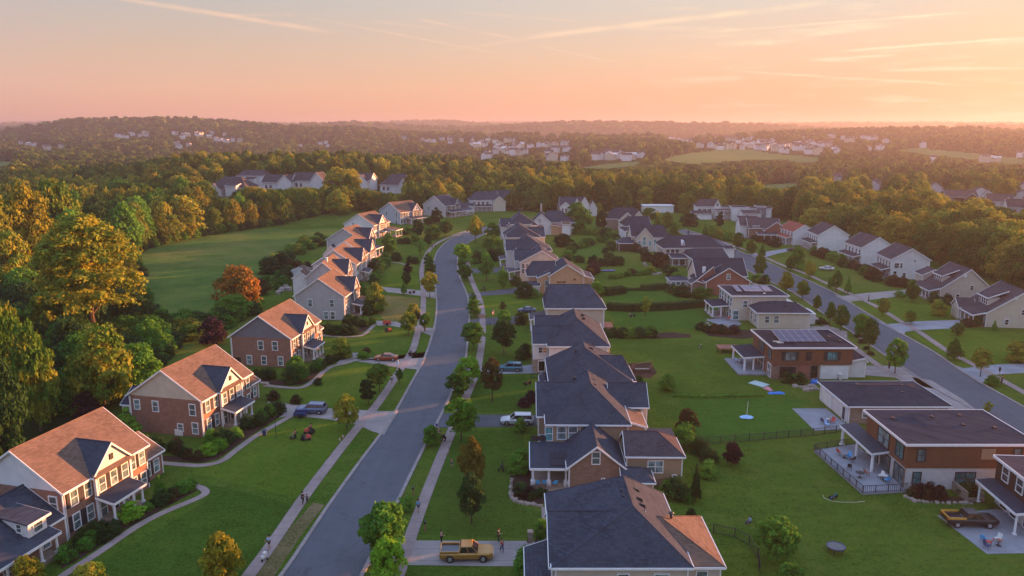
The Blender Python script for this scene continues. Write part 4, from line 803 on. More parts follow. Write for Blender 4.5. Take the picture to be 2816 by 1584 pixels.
h.part('shutter', MB().box(6.1, 7.1, -.38, -.28, 3.85, 5.55), SHUT)
h.win('S', 0, 2.9, .6, 2.8, 1.8, mat=GDARK, fm=DKMET, rail=2); h.win('S', 0, 7.9, .5, 1.0, 2.1, mat=GDARK, fm=DKMET)
h.part('brick_pier', MB().box(4.9, 6.9, -.2, 0, 0, 3.1), BRICKF); h.part('white_door', MB().box(9.2, 14.5, -.06, .06, .1, 2.7), WHITE)
h.win('W', -.1, 1.5, 3.7, 1.7, 1.9, fm=DKMET); h.win('W', -.1, 6.5, 3.7, 3, 1.9, fm=DKMET, rail=2); h.win('W', 0, 1.6, .2, 1.6, 2.4, fm=TRIM, name='patio_door'); h.win('W', 0, 6.6, .2, 3.0, 2.4, fm=TRIM, name='patio_door')
h.porch(-4.0, -.2, 4.4, 12.2, 3.0, 'W', 2, SHD, 0, .25, .22); h.part('column', MB().tube((-2.1, 4.7, 0), (-2.1, 4.7, 2.9), .18, .18, 10), TRIM)
h.part('porch_floor', MB().box(-5.6, -.1, 2.4, 12.4, -.1, .35), PATIO)
sp = MB(); fr = MB()
for i in range(6):
    for j in range(3):
        x0_, y0_ = 2.2 + i * 1.45, 2.6 + j * 1.9; zz = lambda y: 6.75 + (y - 2.6) * .14
        sp.slab([(x0_, y0_, zz(y0_)), (x0_ + 1.38, y0_, zz(y0_)), (x0_ + 1.38, y0_ + 1.83, zz(y0_ + 1.83)), (x0_, y0_ + 1.83, zz(y0_ + 1.83))], .06)
for i in range(7): fr.beam((2.16 + i * 1.45, 2.55, 6.77), (2.16 + i * 1.45, 8.3, 7.57), .05, .12)
for x in (2.6, 6.5, 10.4): fr.box(x, x + .1, 7.8, 7.9, 6.4, 7.45)
SOLAR = plain('solar_glass', (.07, .07, .12), .55, .1, spec=.4)
o = h.part('solar_panel', sp, SOLAR); h.part('frame', fr, plain('aluminium', (.45, .42, .4), .4, .1, metal=.6), o)
h.part('roof_boards', MB().box(.9, 2.2, 3, 3.5, 6.5, 6.62).box(1.4, 2.6, 2.2, 2.7, 6.5, 6.64), CREAM); h.vent(13.5, 3, 6.5).vent(12.8, 6.2, 6.5, .2); h.done()
h = House('cream_house', 'cream single-storey block with low hip roof and two small windows, before the cream solar house', 58.7, 174.6, -1)
h.block(0, 12.2, 0, 10, 3.9, 1.5, 'x', CREAM, SHD, h0=4.5, h1=4.5, oh=.5); h.win('S', 0, 2.1, 1.4, 1.0, 1.6); h.win('S', 0, 4.3, 1.4, 1.1, 1.7); h.win('W', 0, 2, 1, 1.2, 2); h.win('W', 0, 5, 1, 1.2, 2)
h.block(12.2, 15, 4, 10, 2.6, .1, 'x', WHITE, PALE, oh=.1); h.vent(7, 2.6, 5.0, .2); h.done()
h = House('cream_house', 'two-storey cream house with grey solar panels on its flat roof', 54.6, 182, 0)
h.block(0, 13.3, 0, 12, 6.1, 0, 'f', CREAM, SHD, oh=.45); h.block(13.3, 16.5, 2, 11, 3.2, .5, 'y', WHITE, PALE, ro=.95, oh=.2)
h.win('S', 0, 3.1, 3.4, 1.0, 1.6); h.win('S', 0, .9, .3, 1.3, 2.2, mat=GTEAL); h.pipe(4.6, -.12, 3, 6)
for y in (1.2, 3.4, 6, 8.6, 10.8): h.win('W', 0, y, 3.3, 1.4, 2.3, mat=GTEAL); h.win('W', 0, y, .2, 1.3, 2.4, mat=GTEAL)
h.porch(-4.2, -.1, 2.5, 9.5, 3.0, 'W', 3, SHD, .3, .3, .2); h.part('column', MB().tube((-2, 2.7, .3), (-2, 2.7, 3), .18, .18, 10), TRIM)
sp = MB()
for x0_, x1_ in ((.9, 2.2), (2.9, 5.2), (5.3, 7.6), (7.9, 9.9)): sp.slab([(x0_ + 1, 3.2, 6.75), (x1_ + 1, 3.2, 6.75), (x1_ + 1, 8, 7.25), (x0_ + 1, 8, 7.25)], .06)
h.part('solar_panel', sp, plain('pale_solar_glass', (.2, .18, .22), .6, .3, .7)); h.vent(8.2, 1.6, 6.4, .2, TRIM).done()
h = House('brick_gable_house', 'rust red brick gable house with slate roof and a white sunroom, between hedges and street', 55.4, 210.8, 1)
h.block(0, 12.4, 0, 6, 3.9, 4.0, 'y', BRICKF, SHD, oh=.45).block(-1.5, 13, 5, 15, 4.6, 4.3, 'x', CREAM, SHD, oh=.45).block(-2.3, 3, 2.5, 9, 3.7, 4.2, 'y', BRICKF, SHD, oh=.4, ro=.9)
h.win('S', 0, 6.2, 4.6, .9, 1.5); h.pipe(-.12, -.1, 0, 3.7); h.part('chimney', MB().box(-.2, .6, 3.6, 4.3, 5, 7.6), TRIM)
h.block(-8.6, -3.0, 7, 12.0, 2.9, .8, 'x', WHITE, SHK, h0=2, h1=2, oh=.35)
for x in (-7.8, -6.4, -5): h.win('S', 7, x, .5, 1.0, 2.0, sub=0, mat=GTEAL)
for y in (7.8, 9.4, 11): h.win('W', -8.6, y, .5, 1.0, 2.0, sub=0, mat=GTEAL)
h.block(-3.6, 0, 2, 6, 3, .9, 'y', BRICKB, SHK, ro=.3).done()
h = House('cream_rear_house', 'long cream house under a broad dark roof with one small dormer', 53.2, 262, 2)
h.block(0, 21, 0, 12, 5.6, 3.5, 'x', CREAM, SHD, h0=3, h1=4, oh=.45).block(7.2, 19.5, -11, 3, 3.8, 2.1, 'x', CREAM, SHD, ro=.5, oh=.4, h0=2).block(20, 25, 0, 6, 5.2, .4, 'x', WHITE, SHD)
h.part('dormer', MB().hexa([(6.4, .9, 6.2), (7.8, .9, 6.2), (7.8, 3.6, 6.2), (6.4, 3.6, 6.2)], [(6.9, .9, 8.0), (7.3, .9, 8.0), (7.3, 3.6, 8), (6.9, 3.6, 8)]), TRIM); h.win('S', .9, 7.1, 6.5, .4, .7, sub=0, mat=GDARK)
for x in (1.5, 3.2, 4.8): h.win('S', 0, x, 2.8, 1.2, 2.2, sub=0, mat=GDARK)
h.win('S', 0, 6.8, 2.2, .7, 1.9, sub=0, mat=GDARK); h.porch(2, 9, -5, -.1, 2.8, 'S', 4, SHK)
for y in (1, 3, 5, 7): h.win('W', 0, y, 2.4, 1.1, 2.3, sub=0, mat=GDARK)
h.done()
h = House('cream_gable_house', 'cream house with steep front gable and tall arched blue window', 47.9, 288, 0)
h.block(0, 6.4, 0, 8, 5.2, 4.0, 'y', CREAM, SHD, oh=.4).block(-1.4, 13, 3, 13, 5.6, 3.7, 'x', CREAM, SHD, h1=1.5, oh=.4).block(6, 11, 1, 5, 5.4, .9, 'y', PALE, SHD, ro=.98, h0=1)
h.win('S', 0, 3.0, 2.6, 1.0, 3.2, sub=0, mat=GTEAL); h.win('S', 0, 5.2, 2.5, .9, 1.8, sub=0, mat=GTEAL); h.win('S', 0, 1.2, 2.4, .9, 1.7, sub=0, mat=GTEAL); h.win('S', 1, 7.4, 2.5, .9, 2, sub=0, mat=GTEAL); h.win('S', 0, 3.6, .1, 1.8, 2, sub=0, mat=GDARK, name='door')
h.block(-6.5, -1, 1, 8, 3.2, 1.6, 'x', DWOOD, SHK, h0=2); h.done()
h = House('white_wing_house', 'house with long dark roof and white wing behind the steep cream gable', 48.6, 322, 4)
h.block(0, 11, 0, 11, 5.6, 3.4, 'x', PALE, SHD, h0=2, oh=.4).block(-2, 3, -9, 3, 4.6, .5, 'y', WHITE, SHD, oh=.3)
for x in (-1.2, .4, 1.8): h.win('S', -9, x, 2.0, .9, 2.2, sub=0, mat=GTEAL)
h.win('S', 0, 2.5, 3.2, 1, 1.7, sub=0); h.done()
h = House('hip_gable_house', 'house with big dark hipped roof and two cream gables, top of the middle row', 44.2, 352, -4)
h.block(0, 16.5, 0, 13, 5.2, 4.6, 'x', STONE, SHD, h0=4, h1=3, oh=.4).block(5.5, 13.2, -3.5, 6, 4.8, 3.8, 'y', CREAM, SHD, oh=.4).block(12, 17.5, -1.5, 6, 5.2, 3.8, 'y', CREAM, SHD, oh=.4)
h.win('S', -3.5, 7.5, 1.8, .9, 1.8, sub=0, mat=GDARK); h.win('S', -3.5, 9.3, 6.6, .8, .8, sub=0, mat=GDARK); h.done()
# ---------------- beyond the right-hand street
def farrow(label, x, y, deg, W_=10.6, D_=12.5, wall=PALE, roof=SHP, style=0, ze=6.2, rise=3.6, nm='white_house'):
    h = House(nm, label, x, y, deg); c = D_ / 2
    if style < 2:
        h.block(0, W_, 0, D_, ze, rise, 'y', wall, roof, oh=.45)
        for i in range(5): h.win('W', 0, 1.3 + i * (D_ - 2.6) / 4, 3.5, 1.0, 1.7, mat=GDARK)
        for i in range(4): h.win('W', 0, 1.8 + i * (D_ - 4) / 3, .5, 1.0, 2.0, mat=GDARK)
        h.porch(-2.6, -.1, .6, D_ - (3 if style else .8), 2.9, 'W', 5, roof, .35, .6, .15)
        if style: h.win('S', 0, 1.6, 3.6, 1.3, 1.5, mat=GDARK); h.win('S', 0, 3.0, 3.6, .6, 1.5, mat=GDARK); h.win('S', 0, 1.3, .6, .9, 1.9, mat=GDARK); h.win('S', 0, 4.1, .7, .9, 1.3, mat=GDARK); h.part('attic_vent', MB().box(6.8, 7.2, -.08, .02, 5.6, 6.0), SHUT)
    else:
        h.block(0, W_, 0, D_, 3.4, 5.6, 'y', wall, roof, ro=.55, oh=.45)
        # dormer
        d = MB().box(1.5, 6.2, c - 3.1, c + 2.1, 4.2, 6.5); h.part('dormer', d, wall)
        h.part('dormer_roof', MB().slab([(1.0, c - 3.5, 6.55), (5.6, c - 3.5, 8.4), (5.6, c + 2.5, 8.4), (1.0, c + 2.5, 6.55)], .16), roof)
        h.trim.beam((.98, c - 3.5, 6.6), (.98, c + 2.5, 6.6), .09, .28); h.trim.beam((1.0, c - 3.52, 6.6), (5.6, c - 3.52, 8.45), .09, .24)
        for y_ in (c - 2.3, c - 1.1, c + .1, c + 1.3): h.win('W', 1.5, y_, 4.7, .8, 1.5, mat=GDARK)
        h.porch(-2.8, -.1, .3, D_ - .4, 2.8, 'W', 6, roof, .35, .75, .15)
        for i in range(4): h.win('W', 0, 1.5 + i * (D_ - 3) / 3, .5, 1.0, 2.0, mat=GDARK)
        h.win('S', 0, 4.6, .8, .8, 1.2, mat=GDARK); h.win('S', 0, 8.0, 3.3, .8, 1.2, mat=GDARK); h.part('attic_vent', MB().box(5.6, 6.3, -.1, .02, 6.9, 7.6), TRIM)
        if style == 3:
            h.block(-3.2, .5, D_ - 5, D_ - 1, 3.0, 1.9, 'x', wall, roof, oh=.4)
        if style == 2: h.block(-.5, 6, D_ - 1, D_ + 4, 5.2, 1.6, 'y', wall, roof, oh=.35)
    h.done(); return h
farrow('nearest pale house across the right street, with one long dormer', 113.8, 175.8, -9, 14.5, 12.5, CREAM, style=3)
farrow('second pale house across the right street, four-window dormer over a round porch', 118.2, 203.6, -6, 13.2, 12, BEIGE, style=2)
farrow('third house across the right street, pale gable with four windows, open porch', 119.8, 234.8, -6, 11.4, 12.5, PALE, style=1)
farrow('fourth house across the right street, blank white gable end and shuttered windows', 121.4, 259, 1, 11.2, 13, WHITE, style=0)
farrow('fifth house across the right street, blank gable beside a reddish roof', 118.8, 290.5, -3, 11.4, 12.5, WHITE, style=0)
farrow('white house with a reddish roof beyond the fifth house across', 114.4, 305, 4, 9, 14, WHITE, SHR, style=0, ze=5.4, rise=2.8)
h = House('brick_wing_house', 'dark gabled house with red brick end and pale dormer, upper right past the red roof', 101.5, 322, -8)
h.block(0, 13, 0, 12, 4.8, 3.6, 'x', BRICKB, SHP, oh=.4).block(6, 15.5, -3, 8, 4.2, 3.6, 'y', BRICKF, SHP, oh=.4).block(-3, 6, 4, 16, 5.2, 3, 'x', WHITE, SHP, oh=.3)
h.win('S', 0, 3, 5, 2.6, .8, sub=0); h.porch(3, 11, -6, -3.1, 2.8, 'S', 4, SHP).done()
h = House('white_modern_house', 'white house with tall curved gable beyond the sidewalk bend, upper right', 97.5, 398, -4)
h.block(0, 11, 0, 10, 6.2, 3.4, 'x', WHITE, SHP, h0=2, oh=.4).block(10, 17, -1, 8, 6.0, .5, 'x', WHITE, SHP).block(8.5, 12, -1.5, 8, 6, 3.8, 'y', WHITE, SHP).block(-3, 7, -4, 2, 2.8, 1.2, 'x', WHITE, SHP)
for x in (1.5, 4, 6.5): h.win('S', 0, x, 3.2, 1.8, 1.8, sub=0, mat=GDARK)
h.win('S', -1.5, 10.2, 6.6, .9, 1.3, sub=0, mat=GDARK); h.win('S', -1, 13, .3, 2.4, 3.6, sub=0, mat=GDARK, name='door'); h.porch(9, 17, -5, -1.6, 4.6, 'S', 3, SHP, .3, .5, .3).done()
h = House('white_modern_house', 'blocky white flat-roofed house right of the curved gable house', 113.5, 388, -4)
h.block(0, 8, 0, 9, 6.5, 0, 'f', WHITE, SHP, oh=.2).block(8, 20, 2, 9, 6.2, .5, 'x', WHITE, SHP).block(3, 12, -9, -1, 4.6, 1.2, 'x', WHITE, SHP).block(12.5, 17, 1, 8, 6.8, 0, 'f', SLATEG, SHP, oh=.1)
h.win('S', 0, 4, 3.5, 1.2, 2.2, sub=0, mat=GDARK); h.win('S', -9, 5, 2, 1, 1.8, sub=0, mat=GDARK); h.porch(0, 10, -12, -9.1, 2.7, 'S', 4, SHP).done()
h = House('low_flat_house', 'low white flat-roofed building half hidden by trees left of the curved gable house', 74, 425, 0)
h.block(0, 17, 0, 8, 3.6, 0, 'f', WHITE, PALE, oh=.3).done()
# ---------------- houses in the woods beyond the meadow
def wood_house(label, px, py, W_, D_, ze, rise, ax, wall, roof, deg=0, ext=None, h0=0, h1=0, win=((2, 1.5), (4.2, 1.5))):
    p = PT(px, py); h = House('woodland_house', label, p.x, p.y, deg, z=p.z, group=None)
    if px < 1100: h.t.scale = (1.3, 1.3, 1.25)
    h.block(0, W_, 0, D_, ze, rise, ax, wall, roof, oh=.5, h0=h0, h1=h1, zb=-1)
    for e in ext or (): h.block(*e[:5], e[5], e[6], wall, roof, oh=.4, zb=-1)
    for x, z in win: h.win('S', 0, x, z, 1.2, 1.6, sub=0, mat=GDARK)
    h.done()
wood_house('leftmost house in the woods beyond the meadow, wide brown hip roof', 575, 541, 18, 13, 4.2, 5, 'x', PALE, SHP, -8, ((2, 8, -4, 4, 3.6, 3, 'y'), (10, 15, -3, 5, 5.5, .8, 'x')), 5, 5, ((12, 3.2), (16, 1)))
wood_house('tall white house with two roofs, second from the left beyond the meadow', 655, 521, 14, 10, 7, 2.6, 'x', WHITE, SHP, -4, ((5, 10, -4, 3, 5.4, .8, 'x'),), 2, 2, ((2, 4), (9, 1)))
wood_house('dark roofed house with arched white gable, third beyond the meadow', 722, 526, 14, 10, 4.4, 3.6, 'x', PALE, SHP, -4, ((8.5, 15, -2, 6, 4.6, 3.4, 'y'),))
wood_house('house with plain purple-grey roof and cream gable, fourth beyond the meadow', 806, 521, 11, 10, 4.4, 3.8, 'x', PALE, SHP, -8, ((9.5, 16, -1, 7, 4.4, 4.2, 'y'),))
wood_house('small low house partly hidden beside the tall yellow tree beyond the meadow', 878, 516, 9, 9, 2.6, 2, 'x', PALE, SHP, -10)
wood_house('pale gabled house right of the tall yellow tree beyond the meadow', 972, 518, 9, 9, 4.4, 3.4, 'x', WHITE, SHP, -12, ((3, 8, -3, 4, 4.2, 3, 'y'),))
wood_house('round shouldered dark roofed house in the woods above the street houses', 1046, 530, 15, 13, 4.2, 5.2, 'x', PALE, SHP, -14, ((11, 16, -3, 6, 3.6, 4, 'y'),), 4, 4)
# right-hand wood village
for i, (px, py, W_, D_, deg, lab) in enumerate(((2552, 531, 10, 9, -20, 'small pale gabled house at the left end of the hazy group in the right-hand woods'), (2600, 559, 20, 12, -10, 'large dark roofed house with white posts, hazy group in the right-hand woods'), (2660, 548, 16, 12, -25, 'house with two long white rake boards in the right-hand woods'),
        (2712, 572, 14, 11, -22, 'pale house with broad gable in the right-hand woods near the right edge'), (2778, 560, 12, 10, -22, 'pale house by the right edge behind the broad gable house'), (2768, 590, 13, 9, -15, 'lowest dark roofed house of the hazy group by the right edge'), (2380, 523, 12, 9, -30, 'lone pale house with a curved roof above the right-hand treetops'), (2290, 497, 9, 8, -10, 'lone small white house amid hazy trees, upper right'), (2795, 532, 10, 8, -20, 'small white house at the right edge above the others'), (2395, 518, 8, 7, -10, 'small roof just behind the lone curved roof house'))):
    wood_house(lab, px, py, W_, D_, 4.4, 4.2, 'x' if i % 2 else 'y', PALE if i != 1 else DWOOD, SHP, deg, ((W_ * .55, W_ * .95, -3, 5, 4, 3.2, 'y'),) if W_ > 11 else None)
# ---------------- distant villages: each house its own small object
def mini(seed):
    rg = random.Random(seed); mb = MB(); W_, D_, e, r_ = rg.uniform(9, 15), rg.uniform(8, 11), rg.uniform(4, 6.5), rg.uniform(2.4, 3.6)
    for x0, x1, y0, y1, ee, ax in ((0, W_, 0, D_, e, seed % 2), (W_ * .5, W_ * .85, -3, D_ * .5, e * .85, 1)):
        mb.box(x0, x1, y0, y1, -7, ee); o_ = .5
        if ax == 0:
            ym = (y0 + y1) / 2; mb.slab([(x0 - o_, y0 - o_, ee), (x1 + o_, y0 - o_, ee), (x1 + o_, ym, ee + r_), (x0 - o_, ym, ee + r_)], .3, 1); mb.slab([(x0 - o_, ym, ee + r_), (x1 + o_, ym, ee + r_), (x1 + o_, y1 + o_, ee), (x0 - o_, y1 + o_, ee)], .3, 1)
            for x in (x0, x1): mb.poly([(x, y0, ee), (x, y1, ee), (x, ym, ee + r_ - .2)], 0)
        else:
            xm = (x0 + x1) / 2; mb.slab([(x0 - o_, y0 - o_, ee), (xm, y0 - o_, ee + r_), (xm, y1 + o_, ee + r_), (x0 - o_, y1 + o_, ee)], .3, 1); mb.slab([(xm, y0 - o_, ee + r_), (x1 + o_, y0 - o_, ee), (x1 + o_, y1 + o_, ee), (xm, y1 + o_, ee + r_)], .3, 1)
            for y in (y0, y1): mb.poly([(x0, y, ee), (x1, y, ee), (xm, y, ee + r_ - .2)], 0)
    for i in range(4): mb.box(1 + i * W_ / 4.5, 2.2 + i * W_ / 4.5, -.1, .1, e * .5, e * .8, 2)
    me = bpy.data.meshes.new('village_house_mesh'); me.from_pydata(mb.v, [], mb.f)
    for m in ((WHITE, PALE, CREAM)[seed % 3], (SHP, SH, PALE)[seed % 3] if seed < 5 else SHP, GDARK): me.materials.append(m)
    me.polygons.foreach_set('material_index', mb.m); return me
MINI = [mini(i) for i in range(7)]; VILL = []
def village(k, pts, label, group, big=1.0):
    if k != 'V1': pts = pts + [(a + rnd.uniform(8, 16), b + rnd.uniform(-5, 5)) for a, b in pts[::3]]
    for i, (a, b) in enumerate(pts):
        p = PT(*S(k, a, b))
        if not p: continue
        s_ = big * rnd.uniform(.75, 1.1) * (.72 if k == 'V1' else .9); o = link('village_house', MINI[rnd.randrange(7)], None, (p.x, p.y, p.z + 4.0), R(rnd.choice((-25, -8, 8, 30, 80, 170))), (s_, s_, s_))
        tag(o, label, 'house', group); VILL.append((p.x, p.y))
village('V1', [(865, 214), (915, 220), (940, 222), (960, 203), (985, 200), (1040, 212), (1090, 208), (1125, 198), (1320, 196), (1345, 226), (1365, 205), (1395, 203), (1415, 207), (1465, 200), (1490, 206), (1515, 208), (1595, 186), (1700, 203), (1560, 224), (1610, 240), (1645, 246), (1685, 256), (1740, 246), (1795, 256), (1305, 274), (1320, 292), (1345, 300), (1402, 285)], 'small pale house scattered on the wooded hill at upper left', 'village houses on the left hill', 1.3)
village('V1', [(130, 272), (215, 281), (235, 284), (320, 298), (330, 312), (440, 302), (10, 182), (42, 177)], 'tiny pale building in the woods at far left', 'buildings in the far left woods', 1.3)
village('V1', [(2250, 292), (2400, 272), (2440, 262), (2462, 292)], 'tiny house in the hazy valley left of centre', 'houses in the hazy valley', 1.2)
village('V2', [(522, 214), (665, 228), (690, 236), (735, 238), (770, 222), (800, 222), (850, 222), (880, 250), (935, 236), (1005, 228), (1030, 226), (1080, 252), (1000, 262), (1160, 237), (1210, 242), (1270, 234), (1300, 236), (1130, 202), (1090, 272), (1200, 268), (1180, 290), (1215, 295), (1255, 285), (1300, 290), (1325, 280), (1360, 270), (1400, 272), (1420, 278), (1340, 303), (1300, 318), (1255, 325), (1230, 310), (1185, 322), (1140, 350), (1105, 335), (1335, 335), (1355, 322), (1130, 352), (1480, 272), (1530, 272), (1555, 272), (1585, 272), (1650, 262), (1600, 308), (1630, 312), (1650, 305), (1580, 342), (1540, 366), (1635, 366), (1620, 227), (1525, 222)], 'small white house packed into the village slope above the centre woods', 'village houses on the centre slope', 1.2)
village('V2', [(1890, 358), (1915, 362), (1950, 352), (2012, 352), (2030, 362), (2058, 354), (2100, 358), (2155, 364), (2190, 346)], 'white house standing in a row at the top of the narrow pale pasture', 'houses by the narrow pasture', 1.3)
village('V3', [(50, 218), (95, 218), (125, 222), (170, 232), (215, 238), (290, 228), (370, 220), (395, 226), (460, 228), (490, 222), (520, 230), (570, 242), (590, 232), (625, 215), (660, 222), (700, 248), (770, 242), (760, 250), (690, 268), (1030, 215)], 'tiny roof along the skyline of the right-hand village', 'skyline houses of the right village', 1.3)
village('V3', [(290, 274), (335, 274), (400, 284), (430, 290), (490, 284), (565, 290), (600, 262), (650, 278), (675, 290), (705, 292), (740, 280), (790, 300), (810, 275), (835, 280), (880, 272), (855, 308), (900, 312), (945, 295), (975, 285), (990, 264), (1025, 300), (1045, 310), (1070, 318), (1050, 258), (1100, 270), (1140, 258), (1170, 262), (1190, 268), (1140, 322), (1205, 300), (1210, 312)], 'pale house in the front rows of the right village above the pasture', 'front houses of the right village', 1.35)
village('V3', [(1200, 206), (1230, 206), (1300, 215), (1345, 236), (1430, 212), (1455, 218), (1490, 222), (1460, 297), (1545, 292), (1580, 244), (1870, 274), (2290, 378), (2330, 380), (1945, 374), (2560, 345)], 'lone pale roof among hazy trees at upper right', 'scattered houses at upper right', 1.2)
